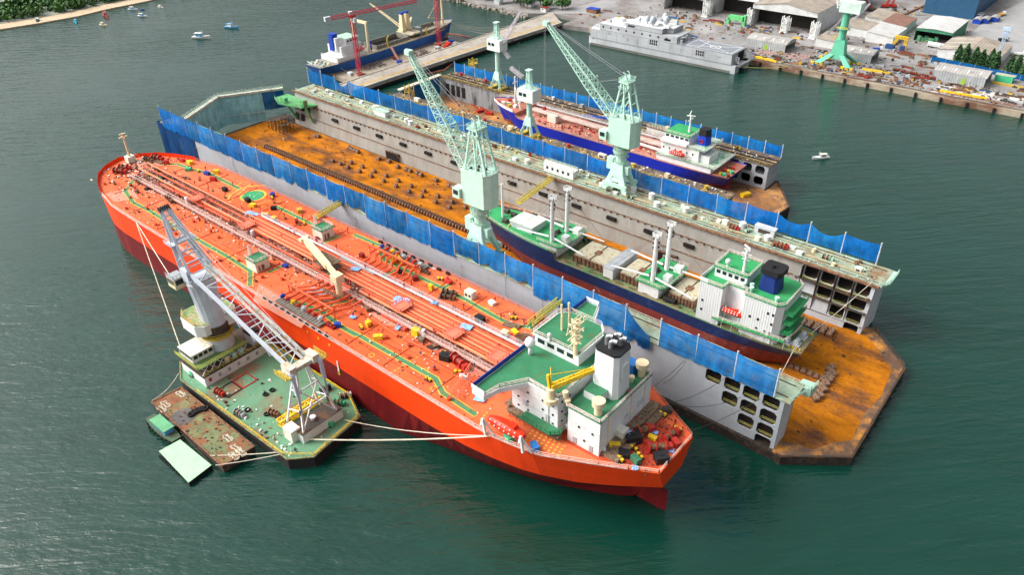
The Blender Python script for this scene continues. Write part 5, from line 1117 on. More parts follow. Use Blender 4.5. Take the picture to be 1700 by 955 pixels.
# ================================================================ FLOATING CRANE BARGE
cb_grey = M('crane_grey', (.50, .54, .60), .5, col2=(.38, .32, .24), amt=.16, var=.08, scale=.4)
bdeck = M('barge_deck', (.12, .27, .16), .75, var=.14, scale=.15, col2=(.22, .12, .07), amt=.36, scale2=.10, sharp=.15)
BG = 3.6
cbg = T('crane_barge', (-165, 80, 0), 'green decked barge carrying a large grey floating crane beside the tanker', 'crane barge')
pts = [(-196.6, 70), (-188.5, 65.6), (-137, 66.5), (-132.3, 71.5), (-134.5, 89), (-144, 93.2), (-186, 93.2), (-195, 84)]
MB().prism(pts, -2, BG - .15).build('hull', M('barge_hull', (.018, .017, .017), .7, col2=(.05, .03, .02), amt=.3, scale=.5), cbg)
MB().prism(pts, BG - .15, BG).build('deck', bdeck, cbg)
MB().path([(a, b, BG + .15) for a, b in pts + pts[:1]], .4, .35).build('gunwale', M('gunwale_green', (.2, .3, .14), .7, col2=(.2, .1, .05), amt=.5, scale=1), cbg)
MB().rail([(-132.6, 72, BG), (-134.8, 88.6, BG), (-144, 92.8, BG), (-184, 92.8, BG)], 1.1, 2.2, .14).rail([(-196, 72, BG), (-194.6, 84, BG)], 1.1, 2, .14).rail([(-180, 66, BG), (-139, 66.8, BG), (-133, 71.6, BG)], 1.1, 2.4, .1).build('railing', yellow, cbg)
for (cx2, cy2, m_) in ((-181.8 + 8.5, 72.5, black), (-181.8 + 8.5, 77.6, redp)):
    m = MB(); x0, x1, y0, y1 = cx2 - 2.6, cx2 + 2.6, cy2 - 2.4, cy2 + 2.4; m.path([(x0, y0, BG + .1), (x1, y0, BG + .1), (x1, y1, BG + .1), (x0, y1, BG + .1), (x0, y0, BG + .1)], .35, .2).build('hatch_coaming', m_, cbg)
# deckhouse at the tower end
a = G2(345, 590, BG)
dh = tag(bpy.data.objects.new('deckhouse', None)); C.objects.link(dh); dh.parent = cbg
MB().box(-192.5, -179.6, 68.8, 89.5, BG, BG + 3.4).build('wall', white, dh)
MB().box(-192.7, -179.4, 68.6, 89.7, BG + 3.4, BG + 3.6).build('roof', dark, dh)
MB().rail([(-179.6, 69, BG + 3.6), (-179.6, 89.5, BG + 3.6)], 1.1, 1.6, .12).build('railing', M('dull_yellow_rail', (.45, .36, .06), .6), dh)
m = MB()
for k in range(6): m.bar((-180.5, 69 + k * 2.6, BG + 3.6), (-180.5, 69 + (k + 1) * 2.6, BG + 6.4), .2).bar((-180.5, 69 + (k + 1) * 2.6, BG + 3.6), (-180.5, 69 + k * 2.6, BG + 6.4), .2)
m.build('cross_bracing', white, dh)
MB().box(-192.6, -180, 68, 84.5, BG + 6.4, BG + 6.6).build('upper_deck', M('moss_green', (.12, .22, .07), .7, var=.2), dh)
MB().rail([(-180, 68, BG + 6.6), (-180, 84.4, BG + 6.6)], 1.1, 1.6, .12).rail([(-192.6, 68, BG + 6.6), (-180, 68, BG + 6.6)], 1.1, 1.6, .12).build('railing', M('dull_yellow_rail', (.45, .36, .06), .6), dh)
MB().box(-190.8, -183.6, 68.8, 75.6, BG + 6.6, BG + 9.4).build('wheelhouse', white, dh); MB().box(-191, -183.4, 68.6, 75.8, BG + 9.4, BG + 9.65).build('wheelhouse_roof', offw, dh)
for k in range(5): MB().box(-190.3 + k * 1.4, -189.3 + k * 1.4, 68.7, 68.82, BG + 7.9, BG + 9).build('window', glass, dh)
for k in range(4): MB().box(-183.62, -183.5, 69.3 + k * 1.6, 70.5 + k * 1.6, BG + 7.9, BG + 9).build('window', glass, dh)
for k in range(6): MB().box(-179.62, -179.5, 70 + k * 3.2, 70.9 + k * 3.2, BG + 1.2, BG + 2.4).build('door', redp if k == 0 else grey, dh)
for k, y in enumerate((77.5, 80, 82.4)): MB().cyl((-180.9, y, BG + 3.6), (-180.9, y, BG + 5.6), .8, 10).build('tank', mint if k else cream, dh)
MB().box(-184.5, -181.2, 86.6, 89.4, BG + 3.6, BG + 7.6).build('generator_house', lgrey, dh); MB().box(-184.8, -181, 86.3, 89.6, BG + 7.6, BG + 8.3).build('generator_roof', black, dh)
# crane proper
cr = T('floating_crane', (-186.2, 79.4, BG + 6), 'big grey slewing crane mounted on the green barge, boom lowered onto its rest', 'crane')
bx, by = -186.2, 79.4
MB().cyl((bx, by, BG + 6.6), (bx, by, 14.5), 4.2, 20, 3.9).build('pedestal', cb_grey, cr)
MB().cyl((bx, by, 14.5), (bx, by, 15.1), 4.8, 20).rail([(bx + 4.7 * math.cos(k * .4), by + 4.7 * math.sin(k * .4), 15.1) for k in range(16)], 1.1, 1.5, .12, loop=True).build('walkway', ochre, cr)
MB().cyl((bx, by, 15.1), (bx, by, 18.5), 3.8, 20).build('slew_ring', dark, cr)
rings = []
for z, wx, wy in ((17, 3.5, 3.6), (22, 3.5, 3.6), (27, 3.1, 3.8), (33, 2.6, 4.3)):
    rings.append([(bx + wx * math.cos(k * math.pi / 8) - (z - 17) * .06, by + wy * math.sin(k * math.pi / 8), z) for k in range(16)])
loft(MB(), rings).build('column', cb_grey, cr)
m = MB(); o_ = [(bx - 10, by - 4.5), (bx - 7, by - 6.5), (bx + .5, by - 6.5), (bx + 2.5, by - 4.5), (bx + 2.5, by + 5.5), (bx - .5, by + 7.5), (bx - 7, by + 7.5), (bx - 10, by + 5)]
m.prism(o_, 16.6, 20.2).build('counterweight_house', white, cr); MB().prism([(a * 1 + .0, b) for a, b in [(bx - 9.7, by - 4.3), (bx - 6.9, by - 6.2), (bx + .4, by - 6.2), (bx + 2.2, by - 4.3), (bx + 2.2, by + 5.3), (bx - .6, by + 7.2), (bx - 6.9, by + 7.2), (bx - 9.7, by + 4.8)]], 20.2, 20.4).build('house_deck', M('moss2', (.16, .28, .1), .8, col2=(.45, .3, .2), amt=.45, scale=.5), cr)
MB().rail([(bx - 9.6, by - 4.3, 20.4), (bx - 6.9, by - 6.2, 20.4), (bx + .4, by - 6.2, 20.4)], 1, 1.4, .12).build('railing', ochre, cr)
# top frame
MB().box(bx - 4, bx + 1.5, by - 3.8, by + 3.8, 33, 33.8).box(bx - 3, bx + .5, by - 4, by - 2.9, 33.8, 38).box(bx - 3, bx + .5, by + 2.9, by + 4, 33.8, 38).rail([(bx - 4, by - 3.8, 33.8), (bx + 1.5, by - 3.8, 33.8), (bx + 1.5, by + 3.8, 33.8)], 1.1, 1.3, .12).build('head_beam', cb_grey, cr)
cab = tag(bpy.data.objects.new('cab', None)); C.objects.link(cab); cab.parent = cr
MB().box(bx - 7.8, bx - 3.6, by - 6.4, by - 3, 31.4, 34.8).build('body', cream, cab); MB().box(bx - 7.4, bx - 4, by - 6.5, by - 6.35, 32.8, 34.4).box(bx - 3.65, bx - 3.5, by - 6, by - 3.6, 32.8, 34.4).build('window', glass, cab); MB().box(bx - 7.9, bx - 3.5, by - 6.5, by - 2.9, 34.8, 34.95).rail([(bx - 7.8, by - 6.4, 34.9), (bx - 3.6, by - 6.4, 34.9), (bx - 3.6, by - 3, 34.9)], 1.1, 1.3, .1).build('roof', grey, cab)
ap = Vector(GY(275, 349, by)); m = MB()
def al(f, sy, k): return (lerp(bx - 3.2, ap.x - .6, f), by + sy * lerp(3.4, 1.0, f), lerp(36, ap.z, f)) if k else (lerp(bx + .8, ap.x + .6, f), by + sy * lerp(3.4, 1.2, f), lerp(37, ap.z - 1, f))
for sy in (-1, 1):
    m.bar(al(0, sy, 1), al(1, sy, 1), 1.15, 1.0); m.bar(al(0, sy, 0), al(1, sy, 0), .7, .6)
    for f in (.2, .45, .7): m.bar(al(f, sy, 1), al(f + .12, sy, 0), .3)
for f in (.1, .3, .52, .72, .9): m.bar(al(f, -1, 1), al(f, 1, 1), .4); m.bar(al(f, -1, 0), al(f, 1, 0), .3)
m.bar(al(.3, -1, 0), al(.52, 1, 0), .25).bar(al(.52, -1, 0), al(.72, 1, 0), .25)
m.build('a_frame', cb_grey, cr)
p = al(.5, -1, 1); MB().box(p[0] - 1, p[0] + 2.6, by - 4, by + 4, p[2], p[2] + .15).rail([(p[0] - 1, by - 4, p[2] + .1), (p[0] + 2.6, by - 4, p[2] + .1)], 1, 1.2, .12).build('a_frame_platform', cb_grey, cr)
m = MB(); [m.cyl((ap.x - .6, by - 1.6 + k * .7, ap.z + .4), (ap.x - .6, by - 1.4 + k * .7, ap.z + .4), .9, 12) for k in range(5)]; m.build('head_sheave', black, cr)
BO = []; brust = M('boom_rusty', (.50, .49, .46), .6, col2=(.38, .26, .12), amt=.4, scale=.3)
for sy in (-1, 1):
    a_, b_2 = Vector((bx - .5, by + sy * 3.0, 37.2)), Vector((-142.6, by + sy * 3.0, 24.6)); BO.append((a_, b_2))
    MB().bar(a_, b_2, .75, .9).bar(a_ + Vector((0, sy * .1, -.9)), b_2 + Vector((0, 0, -.9)), .3).build('boom_chord', cb_grey if sy < 0 else brust, cr)
    if sy > 0: MB().bar(a_ + Vector((0, -1.5, .3)), b_2 + Vector((0, -1.5, .3)), .7, .3).build('boom_walkway', brust, cr)
m = MB()
for k in range(7):
    f, f2 = k / 7 + .03, k / 7 + .1; p0, p1 = BO[0][0].lerp(BO[0][1], f), BO[1][0].lerp(BO[1][1], f); q0, q1 = BO[0][0].lerp(BO[0][1], f2 + .02), BO[1][0].lerp(BO[1][1], f2 + .02)
    m.bar(p0, p1, .3); m.bar(p0, q1, .26) if k % 2 else m.bar(p1, q0, .26); dz = Vector((0, 0, -2.6)); m.bar(p0, (p0 + q0) / 2 + dz, .24).bar(p1, (p1 + q1) / 2 + dz, .24).bar((p0 + q0) / 2 + dz, (p1 + q1) / 2 + dz, .24)
m.build('boom_bracing', cb_grey, cr)
bhm = M('boomhead', (.55, .52, .45), .6, col2=(.42, .3, .12), amt=.35, scale=.5)
MB().box(-143.8, -141.4, by - 5, by + 5, 24.0, 25.2).box(-144.5, -140.6, by - 4.6, by - 2.6, 24.2, 26.4).box(-144.5, -140.6, by + 2.6, by + 4.6, 24.2, 26.4).build('boom_head', bhm, cr)
for sy in (-1, 1):
    MB().box(-145.2, -139.8, by + sy * 5.6 - .8, by + sy * 5.6 + .8, 24.4, 24.6).rail([(-145.2, by + sy * 6.3, 24.6), (-139.8, by + sy * 6.3, 24.6)], 1.1, 1.2, .16).build('head_platform', ochre, cr)
    h_ = Vector((-140.2, by + sy * 4.4, 24.4)); MB().bar(h_, h_ + Vector((.3, 0, -6)), .9, .9).cyl(h_ + Vector((-.6, -.5, 0)), h_ + Vector((-.6, .5, 0)), .9, 12).build('hoist_block', cb_grey, cr)
    m = MB(); [m.bar(h_ + Vector((.1 * k, .25 * (k % 2), -6)), h_ + Vector((.1 * k, .25 * (k % 2), -12)), .16) for k in range(4)]; m.build('hoist_wire', lgrey, cr); MB().bar(h_ + Vector((0, 0, -11.5)), h_ + Vector((0, 0, -14)), .8, .5).build('hook', dark, cr)
m = MB()
for k in range(4): m.bar((ap.x, by - 1 + k * .6, ap.z + .5), (-143, by - 2.4 + k * 1.6, 25.6), .09)
m.build('pendant_wire', lgrey, cr)
# boom rest trestle and aft house on the barge
bh = tag(bpy.data.objects.new('aft_deckhouse', None)); C.objects.link(bh); bh.parent = cbg
MB().box(-143.6, -138.2, 72.8, 86.2, BG, BG + 3).build('wall', white, bh); MB().box(-143.7, -138.1, 72.7, 86.3, BG + 3, BG + 3.15).build('roof', dark, bh); MB().box(-144.4, -140.6, 71, 74, BG, BG + 3.9).build('locker', offw, bh)
MB().cyl((-141, 78.5, BG + 3.15), (-141, 78.5, BG + 4.2), .6, 10, .9).build('vent', white, bh)
tr = tag(bpy.data.objects.new('boom_rest', None)); C.objects.link(tr); tr.parent = cbg; m = MB()
for sy in (-1, 1):
    m.bar((-139, 79.4 + sy * 5.6, BG + 3), (-142.6, 79.4 + sy * 1.6, 24.2), .5); m.bar((-147.5, 79.4 + sy * 5.6, BG), (-143.4, 79.4 + sy * 1.6, 24.2), .45)
    for f in (.3, .6): m.bar((lerp(-139, -142.6, f), 79.4 + sy * lerp(5.6, 1.6, f), lerp(BG + 3, 25.6, f)), (lerp(-147.5, -143.4, f), 79.4 + sy * lerp(5.6, 1.6, f), lerp(BG, 25.6, f)), .3)
for f in (.3, .6): m.bar((lerp(-139, -142.6, f), 79.4 - lerp(5.6, 1.6, f), lerp(BG + 3, 25.6, f)), (lerp(-139, -142.6, f), 79.4 + lerp(5.6, 1.6, f), lerp(BG + 3, 25.6, f)), .35)
m.bar((-139, 73.8, BG + 3), (-141.4, 82.3, 18), .3).bar((-139, 85, BG + 3), (-141.4, 76.4, 18), .3)
m.build('trestle_leg', white, tr)
MB().truss((-148.5, 72.5, BG + 1.5), (-148.5, 86, BG + 1.5), 1.8, 1.8, 7, .4).build('spreader_beam', yellow, label='yellow lattice spreader beam lying on the barge deck beside the boom rest', cat='spreader beam')
MB().truss((-185, 90.8, BG + .8), (-171, 90.3, BG + .8), 1.2, 1.2, 6, .3).build('spreader_beam', yellow, label='yellow lattice bar lying on the barge deck along the tanker side', cat='spreader beam')
for i, (u, v, m_) in enumerate(((325, 622, 'green'), (510, 745 - 30, 'rusty'), (563, 672, 'green'), (490, 718, 'dark'), (455, 690, 'brown'), (545, 705, 'small green'), (365, 655, 'low rusty'), (398, 690, 'grey'), (600 - 60, 655 - 5, 'black'), (573, 660, 'pale'))):
    x, y = G2(u, v, BG); winch(x, y, BG, 1.0, m_ + ' winch on the crane barge deck', {'green': bgreen, 'rusty': brownsteel, 'dark': dark, 'brown': brownsteel, 'small green': bgreen, 'low rusty': redp, 'grey': grey, 'black': black, 'pale': offw}[m_], 'winches on the crane barge', random.random() * 3)
def tyre(x, y, z, r, label, flat=True, group=None):
    MB().torus((x, y, z + r * .3), r * .72, r * .3, (0, 0, 1) if flat else (0, 1, 0), 12, 6).build('tyre', rubber, label=label, cat='tyre', group=group)
for i, (u, v) in enumerate(((411, 682), (441, 656), (452, 649), (443, 689), (578, 696 - 40), (535, 652))): tyre(*G2(u, v, BG), BG, .9, 'black tyre lying on the green crane barge deck', group='tyres on the crane barge')
for i, (u, v) in enumerate(((318, 690), (323, 686), (329, 683), (335, 681), (341, 680))): tyre(*G2(u, v, 2.5), 2.5 + .1, 1.1, 'black tyre of the row on the rusty flat barge', group='tyres on the rusty barge')
# ------ rusty flat barge, green raft, small tug
rb = T('flat_barge', (-168, 60, 0), 'rusty flat barge with mossy deck between the crane barge and the pale green raft', 'barge')
rp = [(-187.6, 55.6), (-186.8, 64.4), (-149, 64.2), (-149.5, 54.8)]
MB().prism(rp, -1, 2.4).build('hull', M('barge2_hull', (.05, .035, .03), .8, col2=(.15, .08, .05), amt=.4), rb)
MB().prism(rp, 2.4, 2.5).build('deck', M('rusty_deck', (.15, .19, .09), .85, var=.25, scale=.35, col2=(.22, .085, .04), amt=.55, scale2=.2, sharp=.14), rb)
MB().path([(a, b, 2.6) for a, b in rp + rp[:1]], .4, .3).build('gunwale', brownsteel, rb)
m = MB(); c_ = G2(303, 693, 2.5); m.cyl((c_[0], c_[1], 2.5), (c_[0], c_[1], 2.54), 3.6, 18).build('patch_plate', M('patchgrey', (.12, .11, .11), .9), rb)
gp = T('raft', (-161, 50, 0), 'small pale mint green raft moored outside the rusty barge', 'raft')
rp = [(-168.9, 47.3), (-168.4, 53.3), (-153.2, 53.6), (-152.4, 46.5)]
MB().prism(rp, -.6, 1.3).build('hull', black, gp); MB().prism(rp, 1.3, 1.42).build('deck', M('raft_mint', (.38, .62, .40), .7, var=.1, col2=(.25, .3, .2), amt=.2, scale=.5), gp)
m = MB(); [m.cyl((-168 + k * 1.05, 46.9, .3), (-168 + k * 1.05, 46.6, .3), .45, 8) for k in range(15)]; m.build('fender', rubber, gp)
tg_ = T('tug', (-176, 52.5, 0), 'small green workboat with blue cabin side tucked against the rusty barge', 'workboat')
rings = []
for f in [i / 8 for i in range(9)]:
    x = -183.5 + 14.5 * f; k = max(.12, math.sin(math.pi * (.12 + .76 * f))) ** .5; rings.append([(x, 52.6 - 2.1 * k, 1.7), (x, 52.6 + 2.1 * k, 1.7), (x, 52.6 + 1.7 * k, -.4), (x, 52.6 - 1.7 * k, -.4)])
loft(MB(), rings).build('hull', M('tug_hull', (.06, .12, .07), .7, col2=(.1, .06, .04), amt=.4, scale=.8), tg_)
MB().box(-179.5, -172.5, 51.3, 53.9, 1.7, 3.3).build('cabin', M('cabin_blue', (.1, .35, .6), .5), tg_); MB().box(-180, -172.1, 51, 54.2, 3.3, 3.5).build('cabin_roof', M('roof_green', (.12, .36, .18), .6), tg_)
for k in range(4): MB().box(-178.9 + k * 1.6, -177.9 + k * 1.6, 51.2, 51.32, 2.3, 3).build('window', glass, tg_)
m = MB(); [m.torus((-182 + k * 1.7, 50.35 if 0 < k < 6 else 50.9, .9), .4, .18, (0, 1, 0), 8, 5) for k in range(8)]; m.build('tyre_fender', rubber, tg_)
# ropes
def line(p, q_, label, r=.1, sag=1.5, mat=rope, n=14, group=None):
    p, q_ = Vector(p), Vector(q_); pts = [p.lerp(q_, i / n) - Vector((0, 0, sag * 4 * (i / n) * (1 - i / n))) for i in range(n + 1)]
    return MB().tube(pts, r, 5).build('mooring_rope', mat, label=label, cat='rope', group=group)
g4 = (GY(225, 364, 94.2)[0], 94.1, DZ + .3)
line(g4, (*G2(312, 613, BG), BG + .6), 'long pale rope from the tanker bow side down to the crane barge corner', .16, .5)
line(g4, (bx - 6, by - 5, 31), 'pale rope from the tanker side to the head of the floating crane', .14, .3)
line((*G2(512, 732, BG), BG + .5), (*G2(820, 724, DZ), DZ), 'thick pale rope from the crane barge corner to the tanker stern quarter', .2, .8)
line((*G2(573, 700, BG), BG + .5), (*G2(822, 724, DZ), DZ), 'upper thin rope from the crane barge to the tanker stern quarter', .12, 1.5)
line((*G2(253, 666, 2.5), 2.7), (*G2(297, 620, BG), BG), 'slack rope at the left end of the rusty barge', .12, 1.2)
line((*G2(350, 758, 2.5), 2.7), (*G2(478, 750, BG), BG), 'pale rope joining the rusty barge to the crane barge', .15, .3); line((*G2(358, 774, 2.5), 2.7), (*G2(478, 752, BG), BG), 'second pale rope fanning from the barge end', .12, .3)
line((*G2(300, 718, 2.5), 2.7), (*G2(345, 765, 1.4), 1.5), 'dark rope between the raft and the rusty barge', .1, .3, dark)
hl = 'dark mooring lines on the outer side of the near dock wing'
for i, (a, b) in enumerate((((1137, 598), (1010, 680)), ((1139, 600), (1100, 640)), ((1205, 627), (1108, 672)), ((1262, 662), (1100, 730)), ((1230, 660), (1110, 672)))):
    p = GY(*a, 149.7); q_ = (*G2(*b, DZ), DZ + .3) if i in (1, 2, 3, 4) else (*G2(1090, 655, DZ), DZ)
    line(p, (q_[0], min(q_[1], 139), DZ + .5) if i else (-70, 131, DZ), 'dark mooring line from the near dock wing to the tanker stern, %s from the left' % ORD[i], .07, 1 + i * .3, dark, group=hl)
cg = 'cables draped down the outer wall of the near dock wing'
for i, (a, b, s) in enumerate((((327, 250 - 6), (331, 250), 0), ((385, 262), (395, 278), 0), ((590, 330 + 30), (560, 380), 0), ((640, 430), (668, 414), 0), ((766, 440), (766, 466), 0), ((838, 456), (822, 482), 0), ((900, 496), (882, 520), 0))):
    p = GY(*a, 149.8); pts = [p, (p[0] + .5, 149.5, 14), (p[0] - 2 + 5 * (i % 2), 149.6, 8), (p[0] + 1 + 4 * (i % 2), 149.6, 1)]; MB().tube(pts, .06, 4).build('wall_cable', dark, label='dark cable draped on the outer wall of the near dock wing, %s from the left' % ORD[i], cat='cable', group=cg)
# gangways
def gangway(p, q_, label, w_=1.6, mat=None):
    t = T('gangway', p, label, 'gangway'); p, q_ = Vector(p), Vector(q_); n = (q_ - p).cross(Vector((0, 0, 1))).normalized() * w_ / 2
    MB().bar(p, q_, w_, .25).build('walkway', ggreen if mat is None else ochre, t)
    for s in (-1, 1): MB().truss(p + n * s + Vector((0, 0, .7)), q_ + n * s + Vector((0, 0, .7)), .12, .12, 12, .16, h0=1.3, h1=1.3).build('side_rail', M('gang_yellow', (.5, .42, .08), .6, var=.2), t)
gangway((*G2(880, 545, DZ), DZ + .8), (*GY(930, 489, 150)[:2], 19.8), 'mustard gangway with green tread from the tanker stern to the near dock wing')
gangway((*G2(524, 367, DZ), DZ + .8), (*GY(566, 334, 150)[:2], 19.8), 'mustard gangway from the tanker forward deck to the near dock wing', mat=1)
gangway((*G2(860, 343, 16.5), 17.5), (*G2(918, 295, ZT), ZT - .3), 'yellow gangway from the cargo ship forecastle up to the far dock wing', mat=1)
# ================================================================ OTHER SHIPS
def mapper(x0, y0, ang):
    c, s = math.cos(ang), math.sin(ang)
    return lambda a, b, z: (x0 + a * c - b * s, y0 + a * s + b * c, z)
def hull(t, mp, L_, B, zdeck, zb, zk, top_mat, bot_mat, bowz=2.5, fine=.30, stern=.72, deckmat=ggreen, bowl=.15, wlc=.05, names=('hull_topside', 'hull_bottom', 'main_deck')):
    """a runs bow 0 -> stern L_. zb = paint boundary, zk = keel/waterline"""
    def hb(a, k):   # k 1 at deck, 0 at keel
        f = a / L_; e = (1 - k) * wlc
        if f < fine: h = math.sin(math.pi / 2 * max(0, (f - e)) / (fine - e) if fine > e else 0) ** (.62 + .5 * (1 - k))
        elif f > .82: u = (f - .82) / .18; h = 1 - (1 - stern) * u ** 1.6 - (1 - k) * .9 * stern * u ** 1.2
        else: h = 1
        return max(.02, h) * B / 2
    def zd(a):
        f = a / L_; return zdeck + (bowz if f < bowl else 0) + (0.6 * (1 - f / .3) if f < .3 else 0)
    st = sorted(set([i / 40 for i in range(41)] + [.01, .018, .035, bowl - .001, bowl + .001])); n = len(st)
    def ringz(k, zf): 
        a_ = [(f * L_ * (1) + (1 - k) * wlc * L_ * (1 - f) - (1 - k) * .035 * L_ * f, hb(f * L_, k), zf(f * L_)) for f in st]
        return [mp(a, -h, z) for a, h, z in a_] + [mp(a, h, z) for a, h, z in a_[::-1]]
    R0 = ringz(1, zd); kb_ = (zb - zk) / (zdeck - zk); R1 = ringz((1 + kb_) / 2, lambda a: (zb + zd(a)) / 2); R2 = ringz(kb_, lambda a: zb); R3 = ringz(.02, lambda a: zk)
    Rm_ = ringz(kb_ * .45, lambda a: lerp(zk, zb, .4))
    loft(MB(), [R0, R1, R2], cap=False).build(names[0], top_mat, t); loft(MB(), [R2, Rm_, R3], cap=True).build(names[1], bot_mat, t)
    D = ringz(1, lambda a: zd(a) - .35); m = MB(); nn = len(st)
    for i in range(nn - 1): m.add([D[i], D[i + 1], D[2 * nn - 2 - i], D[2 * nn - 1 - i]], [(0, 1, 2, 3)])
    m.build(names[2], deckmat, t); return hb, zd
# ---------- navy and white cargo ship in the large dock (bow at x=-178)
navy = M('navy_hull', (.012, .025, .09), .5, col2=(.02, .05, .16), amt=.3, scale=.2); rboot = M('boot_maroon', (.20, .035, .03), .7, var=.2, col2=(.25, .13, .1), amt=.25, scale=.2)
deckw = M('worn_green_deck', (.07, .18, .07), .8, var=.2, col2=(.23, .19, .10), amt=.5, scale=.3, scale2=.2, sharp=.2)
sg = M('ship_green', (.03, .30, .10), .6, col2=(.06, .2, .08), amt=.3)
cs_ = T('cargo_ship', (-112, 184.6, 4.4), 'navy blue cargo ship with green decks and white house dry docked in the large dock', 'cargo ship')
mp = mapper(-178.5, 184.6, 0); LR = 131.0
hb, zd = hull(cs_, mp, LR, 19, 14, 10.3, 4.4, navy, rboot, bowz=2.6, fine=.33, stern=.7, deckmat=deckw, bowl=.345, wlc=.06)
def edge_rail(hb, zd, mp, a0, a1, off=.25, n=20, side=(-1, 1)):
    m = MB()
    for s in side: pts = [mp(lerp(a0, a1, i / n), s * (hb(lerp(a0, a1, i / n), 1) - off), zd(lerp(a0, a1, i / n)) - .05) for i in range(n + 1)]; m.rail(pts, 1.1, 2.2, .09)
    return m
edge_rail(hb, zd, mp, .5, 44).build('bow_railing', railw, cs_); 
m = MB(); pts = [(-178.0 + i * 2.2, 184.6 - (hb(i * 2.2 + .5, 1) - .6), zd(i * 2.2) - .32) for i in range(1, 20)]; pf = [(a, 369.2 - b, c) for a, b, c in pts]
m.add(pts + pf[::-1], [tuple(range(len(pts) * 2))]); m.build('forecastle_deck', sg, cs_)
FZ = 16.6
for x, l in ((-121, 13), (-103.5, 11), (-86.5, 9)):
    MB().box(x - l / 2, x + l / 2, 178.9, 190.3, 13.6, 16.2).build('hatch_coaming', brownsteel, cs_)
    hp_ = tag(bpy.data.objects.new('hatch_cover', None)); C.objects.link(hp_); hp_.parent = cs_
    MB().box(x - l / 2 + .2, x - .3, 179.3, 189.9, 16.2, 16.7).box(x + .3, x + l / 2 - .2, 179.3, 189.9, 16.2, 16.7).build('panel', M('hatch_beige', (.48, .44, .32), .7, var=.1, scale=.5, col2=(.3, .2, .1), amt=.3), hp_)
    MB().box(x - 1, x + 1, 183, 185.5, 16.75, 17).build('cover_plate', brownsteel, hp_)
    m = MB(); [m.bar((x - l / 2 + k * l / 8, 178.8, 13.6), (x - l / 2 + k * l / 8, 178.8, 16.2), .2) for k in range(9)]; m.build('coaming_stay', dark, cs_)
MB().box(-157, -147, 180.5, 188.5, 16.2, 18.6).build('forward_hatch_coaming', lgrey, cs_); MB().box(-157.2, -146.8, 180.3, 188.7, 18.6, 19).build('forward_hatch_cover', M('hatch_pale', (.55, .58, .52), .6), cs_)
MB().box(-114.2, -110.5, 177.2, 192, 13.6, 17.4).build('winch_house', white, cs_); MB().box(-114.4, -110.3, 177, 192.2, 17.4, 17.6).build('winch_house_deck', grey, cs_)
for x0, hs in ((-137, 1), (-97, 0)):
    MB().box(x0 - 3.5, x0 + 3.8, 176.8, 192.4, 13.8, 18.0).build('mast_house', white, cs_)
    MB().prism([(x0 - 4.5, 176.2), (x0 + 4.8, 176.2), (x0 + 6, 178.5), (x0 + 6, 190.7), (x0 + 4.8, 193), (x0 - 4.5, 193)], 18, 18.25).build('mast_house_deck', sg, cs_)
    MB().rail([(x0 - 4.4, 176.3, 18.25), (x0 + 4.8, 176.3, 18.25), (x0 + 6, 178.6, 18.25), (x0 + 6, 190.6, 18.25), (x0 + 4.8, 192.9, 18.25), (x0 - 4.4, 192.9, 18.25)], 1.1, 1.6, .1).build('mast_house_railing', railw, cs_)
    for y in (178.9, 187.3):
        k_ = tag(bpy.data.objects.new('kingpost', None)); C.objects.link(k_); k_.parent = cs_; xm = x0 + .3; zt = 34.4
        MB().cyl((xm, y, 18.2), (xm, y, zt), .82, 10, .66).build('post', white, k_)
        m = MB(); m.box(xm - 1.2, xm + 1.2, y - 1, y + 1, zt, zt + .15); m.rail([(xm - 1.2, y - 1, zt), (xm + 1.2, y - 1, zt), (xm + 1.2, y + 1, zt), (xm - 1.2, y + 1, zt)], 1.1, 1.2, .14, loop=True)
        [m.bar((xm - .9, y, zt - 1 - k * 1.2), (xm + .9, y, zt - 1 - k * 1.2), .2) for k in range(3)]; m.build('crow_platform', white, k_)
        m = MB(); [m.bar((xm + .66, y, 18.4 + k * .8), (xm + .66, y + .3, 18.4 + k * .8), .1) for k in range(19)]; [m.ob(xm - .9 + (k % 2) * 1.8, y, zt - 1.4 - k * .8, .4, .5, .5) for k in range(5)]; m.build('block_and_ladder', black, k_)
    for y in (178.9, 187.3):
        for dx in ((-1, 1) if 1 else (1,)):
            if x0 == -97 and dx < 0 and y < 180: pass
            MB().cyl((x0 + dx * 1.2, y, 19.6), (x0 + dx * 14.5, y + (-1.0 if y < 180 else 2.5), 18.2 if dx > 0 else 18.6), .36, 8, .26).build('derrick_boom', white, cs_)
            MB().bar((x0 + .3, y, 33.8), (x0 + dx * 14.3, y + (-1.0 if y < 180 else 2.5), 18.6), .06).build('topping_wire', dark, cs_)
    MB().box(x0 + 2.8, x0 + 5, 180.5, 183, 18.25, 20.3).build('winch_control_hut', white, cs_); MB().box(x0 + 2.6, x0 + 5.2, 187.5, 190, 18.25, 20.3).build('winch_control_hut', white, cs_)
    for y in (181.5, 184.5, 189.5):
        m = MB(); m.cyl((x0 - 1.5, y - .8, 19.1), (x0 - 1.5, y + .8, 19.1), .6, 10).ob(x0 - 1.5, y, 18.25, 2, 2.2, .3); m.build('cargo_winch', dark, cs_)
MB().cyl((-163.5, 184, 16.2), (-163.5, 184, 30), .5, 10, .4).build('fore_mast', white, cs_)
for x, y in ((-160, 181.5), (-160.4, 186.8), (-164.5, 187.5)):
    m = MB(); m.cyl((x - 1, y, 17.4), (x + 1, y, 17.4), .8, 10).ob(x, y, 16.2, 3, 2.2, .5); m.build('windlass', dark, cs_)
MB().cyl((-170, 183, 16.2), (-170, 183, 17.1), .8, 12).build('hatch_dome', mint, cs_)
for x in (-172, -168, -157): MB().cyl((x, 180.5 + (x + 172) * -.12, 16.2), (x, 180.5, 17.2), .25, 6).build('bollard', yellow, cs_)
